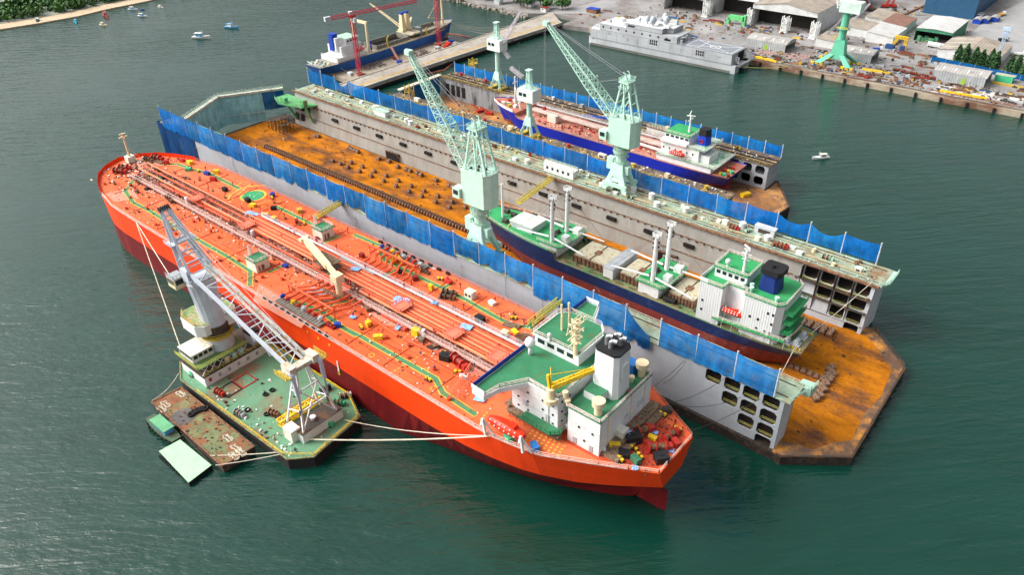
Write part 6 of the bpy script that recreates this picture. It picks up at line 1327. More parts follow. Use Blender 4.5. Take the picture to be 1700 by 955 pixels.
# anchor chains / hose heap on far side deck
m = MB()
for x in [-132 + i * 1.5 for i in range(36)]:
    if abs(x + 97) < 6 or abs(x + 112) < 3: continue
    m.torus((x, 191.6 + random.uniform(-.6, .6), 14.4), .7, .25, (random.random(), .4, .8), 8, 4)
m.build('fender_heap', rubber, cs_, kind=None)
for i in range(9): MB().tube([(-130 + i * 5.2, 176.8, 14), (-127 + i * 5.2, 176.9, 14.1)], .16, 5).build('deck_pipe', brownsteel, cs_)
MB().cyl((-91.5, 177.6, 14.6), (-87.5, 177.6, 14.6), .9, 12).build('rubber_fender', rubber, cs_)
# house
ho = tag(bpy.data.objects.new('accommodation', None)); C.objects.link(ho); ho.parent = cs_
ribw = M('ribbed_white', (.68, .70, .70), .5, var=.04)
MB().box(-79.5, -72.3, 175.9, 193.3, 13.8, 27).build('forward_block', ribw, ho); MB().box(-72.35, -66, 179.2, 190, 13.8, 27).build('middle_block', ribw, ho)
MB().prism([(-66.05, 177), (-56.5, 177), (-54.8, 178.7), (-54.8, 190.5), (-56.5, 192.2), (-66.05, 192.2)], 13.8, 27).build('after_block', ribw, ho)
m = MB()
for x in [-79.2 + i * .75 for i in range(9)]: m.bar((x, 175.86, 14), (x, 175.86, 26.8), .1)
for x in [-65.6 + i * .75 for i in range(13)]: m.bar((x, 176.96, 14), (x, 176.96, 26.8), .1)
m.build('wall_rib', ribw, ho)
MB().prism([(-79.7, 175.7), (-72.1, 175.7), (-72.1, 179), (-66, 179), (-66, 176.8), (-56.4, 176.8), (-54.6, 178.6), (-54.6, 190.6), (-56.4, 192.4), (-72, 193.5), (-79.7, 193.5)], 27, 27.2).build('boat_deck_green', sg, ho)
MB().rail([(-79.6, 175.8, 27.2), (-72.2, 175.8, 27.2), (-72.2, 179.1, 27.2), (-66.1, 179.1, 27.2), (-66.1, 176.9, 27.2), (-56.4, 176.9, 27.2), (-54.7, 178.6, 27.2), (-54.7, 190.6, 27.2), (-56.4, 192.3, 27.2)], 1.15, 1.4, .12, 3).build('deck_railing', railw, ho)
MB().path([(-79.6, 175.8, 27.8), (-79.6, 193.4, 27.8)], .15, 1.3).path([(-79.6, 175.8, 27.8), (-77, 175.8, 27.8)], .15, 1.3).build('bridge_front_screen', ribw, ho)
MB().box(-77.5, -67.5, 180.5, 189.5, 27.2, 30.4).build('wheelhouse', ribw, ho); MB().box(-77.9, -67.1, 180.1, 189.9, 30.4, 30.65).build('wheelhouse_roof', sg, ho)
MB().rail([(-77.8, 180.2, 30.65), (-67.2, 180.2, 30.65), (-67.2, 189.8, 30.65), (-77.8, 189.8, 30.65)], 1.1, 1.4, .12, loop=True).build('roof_railing', railw, ho)
for k in range(5): MB().box(-77 + k * 1.9, -75.8 + k * 1.9, 180.42, 180.53, 28.6, 29.7).build('window', glass, ho)
random.seed(5)
for x in (-78, -63.5, -61, -58.5, -57):
    for z in (17, 20.2, 23.4):
        y0_ = 175.9 if x < -70 else 177
        if random.random() < .75: MB().box(x - .35, x + .35, y0_ - .1, y0_ + .05, z, z + .8).build('porthole', glass, ho)
x, y = -69.5, 182; MB().cyl((x, y, 30.6), (x, y, 38), .55, 8, .35).build('radar_mast', white, ho); m = MB(); [m.bar((x, y - l, z), (x, y + l, z), .2, .2).bar((x - l * .7, y, z), (x + l * .7, y, z), .2, .2) for z, l in ((35, 1.6), (37, 2.2), (38.4, 1.4))]; m.bar((x - 1.4, y + 1, 39), (x + 1.2, y - 1, 39.4), .3, .4); m.build('radar_scanner', white, ho)
MB().cyl((-74.5, 181.8, 30.6), (-74.5, 181.8, 32), .3, 8).ball((-74.5, 181.8, 32.6), .8, 1.1, 10, 8).build('radome', white, ho)
fn = tag(bpy.data.objects.new('funnel', None)); C.objects.link(fn); fn.parent = cs_
loft(MB(), [[(a, b, 27.2) for a, b in rr(-64.6, -58.9, 181.6, 187.4, .8)], [(a, b, 32.8) for a, b in rr(-64, -59.4, 182, 187, .8)]]).build('casing', M('funnel_navy', (.012, .03, .16), .5), fn)
loft(MB(), [[(a, b, 32.8) for a, b in rr(-64.8, -58.6, 181.4, 187.6, .8)], [(a, b, 34.4) for a, b in rr(-64.8, -58.6, 181.4, 187.6, .8)]]).tube([(-62, 184, 34.3), (-62, 184, 35.2)], .6, 8).build('cap', black, fn)
for x, y in ((-66, 181), (-65.3, 179.3), (-68, 179.8), (-57.5, 178.8)): mush(x, y, 27.2, .65, 1.6, ho, mint)
# poop: galleries at stern
for z in (17.4, 20.8, 24): MB().box(-54.8, -52.2, 179, 190, z, z + .2).rail([(-54.8, 179, z + .2), (-52.3, 179, z + .2), (-52.3, 190, z + .2), (-54.8, 190, z + .2)], 1.1, 1.3, .1).build('aft_gallery', sg, ho)
MB().path([(-74, 175.6, 16.4), (-52.5, 177.4, 16.4)], 1.5, .2).build('side_gallery', sg, ho); MB().rail([(-74, 175.1, 16.5), (-52.5, 177, 16.5), (-51.6, 182, 16.5), (-51.6, 190, 16.5)], 1.1, 1.6, .12).rail([(-74, 175.2, 14), (-52.5, 177, 14)], 2.4, 3, .12, 1).build('gallery_railing', railw, ho)
lifeboat((-69.2, 177.4, 18.4), 6.6, 'orange lifeboat hung in the side recess of the navy cargo ship', 0)
for x in (-71.4, -67): MB().bar((x, 178, 14), (x + .2, 177.2, 20.5), .35).bar((x, 178.9, 20), (x + .2, 177.2, 20.6), .3).build('boat_davit', white, cs_)
for x, y in ((-50.5, 182), (-50.3, 186), (-53, 181)): m = MB(); m.cyl((x, y - 1, 14.8), (x, y + 1, 14.8), .8, 10).ob(x, y, 13.7, 2.4, 2.4, .4); m.build('mooring_winch', lgrey, cs_)
for i in range(8): MB().cyl((-51.5 + i % 4, 179.5 + (i // 4) * 9, 13.7), (-51.5 + i % 4, 179.5 + (i // 4) * 9, 14.4), .22, 6).build('bollard', yellow, cs_)
MB().prism([(-58, 184.2), (-52.5, 184.3), (-51.5, 184.6), (-52.5, 184.9), (-58, 185)], 4.2, 11).build('rudder', rboot, cs_)
m = MB(); [m.add([(-60.8, 184.6, 6.9), (-60.6 + .3, 184.6 + 2.6 * math.cos(a) - .5 * math.sin(a), 6.9 + 2.6 * math.sin(a) + .5 * math.cos(a)), (-60.9, 184.6 + 2.6 * math.cos(a) + .5 * math.sin(a), 6.9 + 2.6 * math.sin(a) - .5 * math.cos(a))], [(0, 1, 2)]) for a in (0, 1.57, 3.14, 4.71)]; m.build('propeller', lgrey, cs_)
line((-50, 180, 14.4), (*GY(1296, 606, 151)[:2], 24), 'pale mooring line from the navy cargo ship stern to the near wing post', .1, .5); line((-49, 188, 14.4), (-42.5, 217, 20.5), 'pale mooring line from the navy cargo ship stern to the far wing end', .1, .5)
line((*GY(833, 330, 184)[:2], 28), (*G2(868, 283, ZT), ZT), 'pale line from the cargo ship fore mast to the far wing', .07, .2)
# ---------- blue tanker in dock two
bh_ = M('royal_blue_hull', (.012, .025, .36), .45, var=.06); bs = T('tanker', (-182, 279, 4.4), 'royal blue coastal tanker with pinkish deck dry docked in the smaller dock', 'tanker')
mp = mapper(-252, 280.3, 0); pinkd = M('pink_deck', (.42, .15, .10), .75, var=.2, scale=.3, col2=(.3, .2, .17), amt=.3)
hb2, zd2 = hull(bs, mp, 135, 21, 12.4, 5.6, 4.4, bh_, rboot, bowz=2.2, fine=.2, stern=.8, deckmat=pinkd, bowl=.16, wlc=.05)
edge_rail(hb2, zd2, mp, 22, 100).build('side_railing', M('rail_pinkgrey', (.6, .5, .45), .6), bs)
m = MB()
for a_ in [1 + i * 1.2 for i in range(16)]:
    for s in (-1, 1): p, q_ = mp(a_, s * hb2(a_, 1), zd2(a_)), mp(a_ + 1.2, s * hb2(a_ + 1.2, 1), zd2(a_ + 1.2)); m.add([p, q_, (q_[0], q_[1], q_[2] + 1.4), (p[0], p[1], p[2] + 1.4)], [(0, 1, 2, 3)])
m.build('bow_bulwark', white, bs)
MB().cyl((-238, 280, 14.5), (-238, 280, 29), .45, 8).bar((-238, 278, 26), (-238, 282, 26), .3).bar((-238, 280, 24), (-231, 276, 13), .5).build('fore_mast', white, bs)
for i in range(9): MB().ob(-246 + (i % 5) * 2.6, 276 + (i // 5) * 6 + (i % 3), 14.6, 1.8, 1.6, 1.2, i * .4).build('windlass', (redp, offw, mintd, ochre, white, grey)[i % 6], bs)
for y, r in ((280, .3), (281, .3), (282, .22), (279, .22), (283, .22)): MB().tube([(-228, y, 14.6), (-153, y, 14.6)], r, 6).build('cargo_pipe', M('pipe_pale', (.5, .38, .34), .6), bs)
MB().box(-228, -152, 284.2, 285.4, 15.4, 15.5).rail([(-228, 284.2, 15.5), (-152, 284.2, 15.5)], 1.1, 1.5, .1).rail([(-228, 285.4, 15.5), (-152, 285.4, 15.5)], 1.1, 1.5, .1).build('catwalk', M('rail_white2', (.65, .6, .58), .6), bs)
for x in (-215, -185): MB().box(x, x + 5, 276.5, 279, 12.3, 15.6).rail([(x, 276.5, 15.6), (x + 5, 276.5, 15.6), (x + 5, 279, 15.6), (x, 279, 15.6)], 1, 1.2, .1, loop=True).build('tank_fitting', offw, bs)
MB().bar((-202, 287, 15.2), (-180, 290, 17), 1.2, .6).build('boom_pipe', bluep, bs); MB().cyl((-165, 277, 12.3), (-165, 277, 18.5), .8, 10).build('vent_post', white, bs); MB().cyl((-164, 277, 14), (-152, 276.4, 14), .6, 8).build('vent_pipe', white, bs)
MB().box(-172, -168, 276, 280, 12.3, 15.8).build('pump_house', redp, bs)
ho = tag(bpy.data.objects.new('accommodation', None)); C.objects.link(ho); ho.parent = bs
MB().box(-151, -125, 271.4, 289.2, 12.2, 14.8).build('wall', white, ho); MB().box(-151.3, -123, 270.9, 289.7, 14.8, 15).build('boat_deck', M('deck_pale_green', (.4, .5, .42), .6, col2=(.05, .3, .12), amt=.4, scale=.3), ho)
MB().box(-150, -132, 273, 288, 15, 20.4).build('tier_two', white, ho); MB().box(-150.4, -129, 272.6, 288.4, 20.4, 20.6).build('tier_deck', M('deck_pale_green', (.4, .5, .42)), ho); MB().box(-149.5, -138, 274.5, 286, 20.6, 23.8).build('wheelhouse', white, ho)
MB().box(-150, -137.6, 271.8, 288.6, 20.6, 21.6).build('wing_bulwark', white, ho); MB().box(-149.9, -137.8, 274.2, 286.3, 23.8, 24).build('wheelhouse_roof', sg, ho)
MB().box(-132, -127.5, 274, 282, 15, 18).build('aft_house', white, ho)
for k in range(5): MB().box(-149 + k * 2.3, -147.4 + k * 2.3, 274.4, 274.54, 22.3, 23.3).build('window', glass, ho)
for k in range(6): MB().box(-149 + k * 2.8, -148.4 + k * 2.8, 272.9, 273.04, 17.4, 18.2).build('porthole', glass, ho)
for z, x0_, x1_, y_0 in ((24, -149.8, -137.8, 274.3), (20.6, -138, -129, 272.7), (15, -151, -123.2, 271)): MB().rail([(x0_, y_0, z), (x1_, y_0, z), (x1_, 560.6 - y_0, z)], 1.1, 1.5, .12).build('railing', railw, ho)
MB().cyl((-141, 280, 24), (-141, 280, 31.5), .6, 8, .4).bar((-141, 277.6, 29.5), (-141, 282.4, 29.5), .3).bar((-143, 280, 31), (-139, 280, 31.5), .3).bar((-141, 278, 31.6), (-141, 280, 33.5), .25).build('radar_mast', white, ho)
fn = tag(bpy.data.objects.new('funnel', None)); C.objects.link(fn); fn.parent = bs
MB().prism(rr(-136, -131.2, 277.6, 282.4, .8), 18, 24.6, .93).build('casing', M('funnel_blue', (.01, .05, .5), .5), fn); MB().prism(rr(-136, -131.4, 277.8, 282.2, .8), 24.6, 27.4, .9).build('cap', black, fn)
MB().torus((-133.8, 277.5, 22.4), .75, .22, (0, 1, .06), 14, 5).build('emblem', redp, fn)
lifeboat((-141, 270.8, 16.4), 7, 'orange red lifeboat beside the white house of the blue tanker', 0)
for i in range(8): MB().ob(-121.5 + (i % 3) * 1.6, 273.5 + (i // 3) * 4, 12.2, 1.4, 1.4, 1.1, i * .5).build('mooring_winch', (ochre, bgreen, brownsteel, redp)[i % 4], bs)
MB().prism([(-126, 279.7), (-119.5, 279.8), (-119.5, 280.5), (-126, 280.6)], 3.4, 9).build('rudder', rboot, bs)
# car-like yellow and red gear on dock two floor
for i, (u, v, m_, l) in enumerate(((812, 190, redp, 'red cherry picker'), (797, 186, redp, 'small red lift'), (753, 196, yellow, 'yellow bin'), (738, 186, brownsteel, 'brown skip'), (1237, 326, yellow, 'yellow crate'), (780, 203, M('palegate', (.5, .48, .42), .6), 'pale skip'))):
    x, y = G2(u, v, 3); t = T('work_platform', (x, y, 3), l + ' on the brown floor of the smaller dock', 'lift' if i < 2 else 'bin'); MB().ob(x, y, 3, 4, 2, 1.4, .3 + i).build('body', m_, t)
    if i < 2: MB().bar((x, y, 4.4), (x - 5, y - 1, 6.5), .5).build('arm', m_, t)
    else: MB().ob(x, y, 4.4, 4.2, 2.2, .15, .3 + i).build('rim', m_, t)
# ---------- old blue cargo ship by the pier, bow towards +y
oc = T('cargo_ship', (-392, 330, 0), 'worn bright blue cargo ship with cream cranes moored along the pier', 'cargo ship'); mp = mapper(-388.5, 389, -math.pi / 2)
obl = M('old_blue', (.015, .10, .36), .55, var=.18, col2=(.05, .08, .14), amt=.35, scale=.3, streak=(1, 1, .3)); obd = M('old_grey_deck', (.28, .26, .22), .8, var=.25, scale=.2, col2=(.2, .15, .1), amt=.4)
hb3, zd3 = hull(oc, mp, 121, 20, 8.8, 3.4, 0, obl, M('old_bottom', (.33, .24, .23), .8, var=.2), bowz=2.2, fine=.22, stern=.75, deckmat=obd, bowl=.1, wlc=.04)
MB().rail([mp(a_, h_ * (hb3(a_, 1) - .2), zd3(a_)) for a_ in (12, 30, 60, 90, 118) for h_ in (1,)], 1, 2.5, .14).build('side_railing', cream, oc)
# far side is smaller y-offset; hatches: two open holds
for y0_, y1_ in ((352, 378), (315, 342)):
    m = MB(); x0_, x1_ = -395, -382.5
    for a0, a1, b0, b1 in ((x0_ - .6, x0_, y0_, y1_), (x1_, x1_ + .6, y0_, y1_), (x0_, x1_, y0_ - .6, y0_), (x0_, x1_, y1_, y1_ + .6)): m.box(a0, a1, b0, b1, 8.4, 11.2)
    m.build('hatch_coaming', M('coaming', (.2, .19, .16), .8, var=.3, scale=.5), oc); MB().box(x0_, x1_, y0_, y1_, 8.35, 8.6).build('hold_opening', slotm, oc)
m = MB(); [m.box(-396, -381, 343.5 + k * 2.3, 345.5 + k * 2.3, 11.3, 12 + .4 * (k % 2)) for k in range(4)]; m.build('stacked_hatch_cover', M('cover_beige', (.42, .38, .28), .7), oc)
MB().box(-391, -386, 355, 358, 9, 13).build('mast_house', grey, oc)
def deck_crane2(x, y, z, h, tipv, lab='deck_crane', mat=cream):
    c_ = tag(bpy.data.objects.new(lab, None)); C.objects.link(c_); c_.parent = oc
    MB().box(x - 2.4, x + 2.4, y - 2.4, y + 2.4, z, z + 2.5).build('base', mat, c_); MB().prism([(x - 1.8, y - 1.6), (x + 1.8, y - 1.6), (x + 1.8, y + 1.6), (x - 1.8, y + 1.6)], z + 2.5, z + h, .7).build('crane_house', mat, c_)
    MB().box(x - 1.3, x + 1.3, y - 1.2, y + 1.2, z + h, z + h + 1.2).build('sheave_cap', bluep, c_)
    a_ = Vector((x, y, z + 3)); b = Vector(tipv); n_ = Vector((-(b - a_).y, (b - a_).x, 0)).normalized()
    m = MB(); [m.bar(a_ + n_ * s * 1.1, b + n_ * s * .2, .55) for s in (-1, 1)]; [m.bar(a_.lerp(b, f) + n_ * (1.1 - f), a_.lerp(b, f) - n_ * (1.1 - f), .3) for f in (.2, .4, .6, .8)]; m.build('boom', mat, c_)
    MB().bar((x, y, z + h + .8), b, .12).build('topping_rope', dark, c_)
x, y = -392, 348; deck_crane2(x, y - 1.8, 11, 12, GY(614, 5, 343)); deck_crane2(x, y + 2.4, 11, 12, GY(683, 28, 358))
for x, y in ((-397, 309), (-384, 309)): MB().cyl((x, y, 9), (x, y, 27), .95, 10, .75).build('goalpost_leg', cream, oc)
MB().bar((-398, 309, 26.5), (-383, 309, 26.5), 1.3, 1.5).build('goalpost_beam', cream, oc)
MB().cyl((-386, 378, 9), (-386, 378, 32), .8, 10, .6).bar((-386, 378, 14), (-383, 362, 19), .7).bar((-386, 378, 30), (-383, 362, 19), .12).build('fore_mast', cream, oc)
MB().cyl((-380.6, 357, 9), (-380.6, 357, 14), .5, 8).build('samson_post', ochre, oc); MB().cyl((-380.6, 322, 9), (-380.6, 322, 15), .5, 8).bar((-380.6, 322, 15), (-383, 326, 15), .4).build('provision_davit', ochre, oc); MB().cyl((-384, 311, 9), (-384, 311, 15), .5, 8).build('samson_post', bluep, oc)
ho = tag(bpy.data.objects.new('accommodation', None)); C.objects.link(ho); ho.parent = oc
MB().box(-396.5, -380.5, 281, 303, 8.6, 11.4).build('lower_tier', white, ho); MB().box(-395, -382, 286, 302, 11.4, 17).build('middle_tier', white, ho); MB().box(-394, -383, 291, 301, 17, 20.4).build('wheelhouse', white, ho); MB().box(-394.2, -382.8, 290.8, 301.2, 20.4, 20.7).build('roof', mintd, ho)
for k in range(4): MB().box(-383.02, -382.9, 292 + k * 2.2, 293.4 + k * 2.2, 18.6, 19.7).build('window', glass, ho)
MB().prism(rr(-392, -387, 284.5, 289, .6), 14, 24, .9).build('funnel', bluep, oc); MB().prism(rr(-386.5, -384.5, 284.5, 288.5, .4), 14, 22, .9).build('funnel_white', white, oc)
MB().rail([(-396, 270, 9), (-389, 268.6, 9), (-381, 270, 9)], 1.1, 1.5, .14).rail([(-396, 281, 11.4), (-380.6, 281, 11.4), (-380.6, 303, 11.4)], 1.1, 1.5, .14).build('railing', white, oc)
for i in range(8): MB().ob(-394 + (i % 4) * 3.6, 272 + (i // 4) * 4, 8.6, 1.4, 1.4, 1.1).build('mooring_winch', (mintd, offw, grey)[i % 3], oc)
MB().box(-380.35, -380.2, 280, 305, 7.2, 8.4).build('side_opening', slotm, oc)
lifeboat((-380.6, 299.5, 12.2), 6.5, 'orange lifeboat on the pier side of the old blue cargo ship', math.pi / 2)
# ---------- grey catamaran transport ship at the quay
gg = M('haze_grey', (.43, .45, .47), .55, var=.1, scale=.3, col2=(.28, .29, .30), amt=.3, scale2=.15, sharp=.3, streak=(1, 1, .3), plates=('XZ', 7, 2.2, .8)); gw = M('pale_roof', (.66, .67, .67), .6, col2=(.5, .5, .5), amt=.3); gd_ = M('flight_deck', (.20, .22, .25), .8)
gs = T('naval_catamaran', (-248, 448, 0), 'pale grey twin hulled transport ship with domes and a helicopter deck moored along the quay', 'catamaran')
y0_, y1_ = 431.5, 450.8
def P3(l): return l
MB().prism([(-300.5, 441), (-297, y0_), (-194, y0_), (-194, y1_), (-297, y1_)], 4.2, 9.6).build('superstructure_lower', gg, gs)
for a0, a1 in ((y0_ + .1, y0_ + 5.5), (y1_ - 5.5, y1_ - .1)): MB().prism([(-300, (a0 + a1) / 2), (-293, a0), (-191, a0), (-191, a1), (-293, a1)], -1, 4.2).build('hull', gg, gs)
MB().prism([(-290, y0_ + .6), (-232, y0_ + .6), (-232, y1_ - .6), (-290, y1_ - .6)], 9.6, 13.4).build('superstructure_upper', gg, gs)
MB().prism([(-299.5, 441), (-296.5, y0_ + .5), (-290.1, y0_ + .5), (-290.1, y1_ - .5), (-296.5, y1_ - .5)], 9.6, 9.8).build('bow_deck', gw, gs)
MB().prism([(-289.5, y0_ + 1), (-264, y0_ + 1), (-264, y1_ - 1), (-289.5, y1_ - 1)], 13.4, 13.6).build('roof', gw, gs); MB().prism([(-270, y0_ + .7), (-243, y0_ + .7), (-243, y0_ + 5), (-238, y0_ + 6), (-238, y1_ - 1), (-270, y1_ - 1)], 13.6, 16.2).build('bridge', gg, gs)
MB().prism([(-270.2, y0_ + .5), (-242.8, y0_ + .5), (-242.8, y0_ + 5), (-237.8, y0_ + 6), (-237.8, y1_ - .8), (-270.2, y1_ - .8)], 16.2, 16.45).build('bridge_roof', white, gs)
for k in range(5): MB().box(-268.5 + k * 1.1, -267.7 + k * 1.1, y0_ + .55, y0_ + .69, 14.4, 15.4).build('bridge_window', glass, gs)
MB().cyl((-281, 444, 13.6), (-281, 444, 15.2), 3.2, 8, 2.6).build('forward_turret_base', gw, gs)
for i, (dx, dy, r) in enumerate(((-262, 436, 1.0), (-257, 437, 1.7), (-251.5, 434.6, 2.1), (-249.5, 446, 2), (-245, 440, 2), (-257, 448, .9), (-240.5, 446, 1.0))): MB().cyl((dx, dy, 16.4), (dx, dy, 17.6), .5, 8).ball((dx, dy, 17.6 + r), r, 1.15, 14, 9).build('radome', M('dome_grey', (.42, .46, .5), .5, var=.04), gs, smooth=True)
MB().cyl((-246, 443.5, 16.4), (-246, 443.5, 24), .4, 8).bar((-246, 441.8, 21), (-246, 445.2, 21), .3).bar((-246, 442.4, 23), (-246, 444.6, 23), .3).build('mast', gg, gs)
MB().box(-297, -194, y0_ + .02, y0_ + .12, -.5, 1.3).build('waterline_stain', M('ship_stain', (.12, .12, .11), .8), gs)
MB().prism([(-294, y0_ + 4), (-290, y0_ + .9), (-290, y1_ - .9), (-294, y1_ - 4)], 9.8, 12.2).build('forward_screen', gg, gs)
for i, (x, y, l, w2, h2) in enumerate(((-286, 437, 3, 2, 1.4), (-276, 446, 4, 3, 1), (-272, 436, 2, 2, 1.6), (-266, 446, 5, 2, 1.2), (-254, 448, 3, 2, 1.6), (-242, 436, 4, 2, 1.4), (-248, 438, 2, 2, 1.2), (-243, 447, 5, 2.5, 2))): MB().ob(x, y, 13.6 if x < -270 else 16.4, l, w2, h2).build('roof_equipment', gw if i % 2 else gg, gs)
for x in (-255, -240): MB().cyl((x, 445, 16.4), (x, 445, 21.5), .25, 6).bar((x, 443.8, 20), (x, 446.2, 20), .2).build('antenna_mast', gg, gs)
for k in range(9): MB().box(-288 + k * 6, -286.8 + k * 6, y0_ + .52, y0_ + .66, 11.2, 12.2).build('window', slotm, gs)
MB().rail([(-231, y0_ + .3, 9.9), (-194.4, y0_ + .3, 9.9)], 1, 2.5, .1).build('safety_railing', gg, gs)
MB().prism([(-231.5, y0_ + .2), (-194, y0_ + .2), (-194, y1_ - .2), (-231.5, y1_ - .2)], 9.6, 9.85).build('flight_deck', gd_, gs)
m = MB(); cx2, cy2 = -210, 441
for p, q_ in (((-226, 433), (-196, 449)), ((-226, 449), (-196, 433)), ((-226, 433), (-226, 449)), ((-226, 433), (-195, 433)), ((-226, 449), (-195, 449)), ((-196, 433), (-196, 449)), ((-218, 433), (-218, 449))): stripe([p, q_], .45, 9.862, m)
disc(cx2, cy2, 3, 3.5, 9.87, m); m.build('deck_marking', white, gs)
for (x, z) in ((-251, 7.0), (-218, 6.2)):
    for k in range(4):
        for j in range(2): MB().box(x + k * 1.5, x + k * 1.5 + 1, y0_ - .06, y0_ + .06, z + j * 1.5, z + j * 1.5 + 1.2).build('louvre', slotm, gs)
for x, z, l in ((-283, 8, 2.5), (-272, 8, 2), (-268, 6.4, 1.4), (-236, 7, 2), (-229, 6.6, 2.4), (-203, 6.8, 2.2)): MB().box(x, x + l, y0_ - .05, y0_ + .05, z, z + 1.3).build('side_panel', M('pgrey', (.28, .3, .32), .5), gs)
m = MB(); m.bar((-290, y0_ - .02, 10), (-232, y0_ - .02, 10), .15).bar((-297, y0_ - .04, 4.6), (-194, y0_ - .04, 4.6), .2); [m.bar((x, y0_ - .03, 4.3), (x, y0_ - .03, 9.5), .1) for x in range(-292, -196, 8)]; m.build('side_seam', M('seam', (.2, .21, .22), .6), gs)
for i in range(14): MB().ob(-237 + (i % 7) * 1.2, 434 + (i // 7) * 8 + (i % 3), 9.7, 1.4, 1.4, 1.2 + (i * 7 % 5) * .5, i * .3).build('deck_equipment', gg, gs)
MB().bar((-236, 436, 11.5), (-228, 436, 13.5), .6).bar((-236, 446, 11), (-229, 447, 14), .6).build('davit_arm', gg, gs)
gs.scale = (1, 1, 1.13); gs.location.y -= 2.5
t = T('rescue_boat', (-239, 433, 9.7), 'small orange rescue boat on the side of the grey twin hulled ship', 'rescue boat'); MB().prism([(-242.5, 433), (-241, 432), (-236.5, 432), (-236.5, 434), (-241, 434)], 10.2, 11.4).build('hull', orange, t); MB().ob(-238.5, 433, 11.4, 1.2, 1, 1).build('console', lgrey, t); t.location = (-239, 430.6, 11.4)
MB().box(-194.2, -193.9, y0_ + 5.6, y1_ - 5.6, 4.3, 9.4).build('stern_opening', slotm, gs); MB().box(-193.9, -189.5, y0_ + .4, y1_ - .4, 3.4, 4.2).build('stern_platform', gg, gs)
m = MB(); [m.bar((-193.5, y1_ - 6 + k * 1.4, 9), (-189.5, y1_ - 6 + k * 1.4, 4.5), .35) for k in range(5)]; m.build('folded_ramp', M('ramp', (.5, .52, .54), .5), gs)
m = MB(); [m.bar((-194, y0_ + .3, 4.3 + k), (-190.5, y0_ + .3, 4.3 + k), .2) for k in range(5)]; m.bar((-194, y0_ + .2, 9), (-190, y0_ + .2, 4.3), .3).bar((-190.5, y0_ + .2, 4), (-190.5, y0_ + .2, 8.4), .3); m.build('stern_lattice', gg, gs)
MB().rail([(-299, 441, 9.8), (-296.6, y0_ + .6, 9.8), (-290, y0_ + .6, 9.8)], 1.2, 1.5, .14).build('bow_railing', gg, gs)
line((-190, 434, 3.8), (-168, 452.6, 3.2), 'yellowish rope from the grey ship stern to the quay', .14, .9, M('rope_yellow', (.6, .5, .15), .7))
# ---------- pier with tower cranes
pier = T('pier', (-350, 360, 0), 'long straight concrete pier with rusty edge strip between the old cargo ship and the docks', 'pier')
pc_ = M('pier_concrete', (.36, .33, .29), .85, var=.15, scale=.15, col2=(.24, .18, .12), amt=.35)
PW = [(-361, 262), (-345.5, 262), (-343, 345), (-336.5, 450), (-345, 456), (-361, 470)]
MB().prism(PW, 1.8, 4.0).build('deck', pc_, pier)
m = MB(); [m.cyl((x, y, -2), (x, y, 1.8), .5, 8) for y in range(264, 448, 6) for x in (-359.5, -346.5 + max(0, (y - 300) * .055))]; m.build('pile', M('pile', (.12, .11, .1), .9), pier)
MB().path([(-345.3, 262, 1.2), (-342.8, 345, 1.2), (-336.3, 450, 1.2)], .5, 1.6).build('fender_strip', rubber, pier)
MB().path([(-346.2, 262, 4.1), (-343.7, 345, 4.1), (-337.2, 450, 4.1)], .8, .3).build('kerb', M('kerb_pale', (.5, .46, .38), .8), pier)
MB().path([(-350, 262, 4.02), (-347.5, 345, 4.02), (-341, 450, 4.02)], 2.2, .04).build('rust_strip', M('strip_yellow', (.42, .28, .10), .85, var=.25, scale=.3), pier); MB().path([(-360.4, 262, 4.2), (-360.4, 456, 4.2)], .6, .5).build('kerb', M('kerb_pale', (.5, .46, .38), .8), pier)
MB().prism([(-381, 276), (-361, 276), (-361, 372), (-376, 372), (-376.5, 300)], .2, 3.0).build('work_platform', M('plat', (.33, .28, .22), .85, var=.2, scale=.3), pier)
scr = M('scrap', (.13, .11, .1), .9, var=.4, scale=1, col2=(.3, .15, .1), amt=.3)
for (xa, ya, l, n_, lab) in ((-373, 300, 16, 60, 'tangled dark scrap piled on the pier platform near the old ship stern'), (-368, 338, 14, 50, 'tangled scrap heap on the pier platform beside the bollards')):
    m = MB()
    for i in range(n_): x, y = xa + random.uniform(-3.5, 5), ya + random.uniform(-l / 2, l / 2); m.bar((x, y, 3 + random.random()), (x + random.uniform(-3, 3), y + random.uniform(-3, 3), 3.2 + random.random() * 1.5), random.uniform(.2, .6))
    m.build('scrap_heap', scr, label=lab, cat='scrap', kind='stuff')
for i, (x, y, m_, l) in enumerate(((-364, 358, redp, 'red'), (-367, 363, orange, 'orange'), (-363, 366, grey, 'grey'), (-370, 357, redp, 'dark red'), (-366, 352, lgrey, 'pale'), (-372, 320, dred, 'maroon'), (-364, 284, dred, 'crimson'), (-371, 282, lgrey, 'light grey'), (-364, 316, bluep, 'blue'), (-369, 368, bluep, 'deep blue'))): cabinet(x, y, 3.0, 3, 2.4, 1.8, m_, l + ' container box on the platform beside the pier', 'boxes on the pier platform')
MB().bar((-377.5, 322, 9.5), (-366.5, 318, 3.2), 1.4, .3).build('gangway', M('gang_red', (.4, .2, .15), .7), label='reddish sloping gangway from the old blue ship to the pier platform', cat='gangway')
tcm = M('tower_red', (.42, .04, .07), .6)
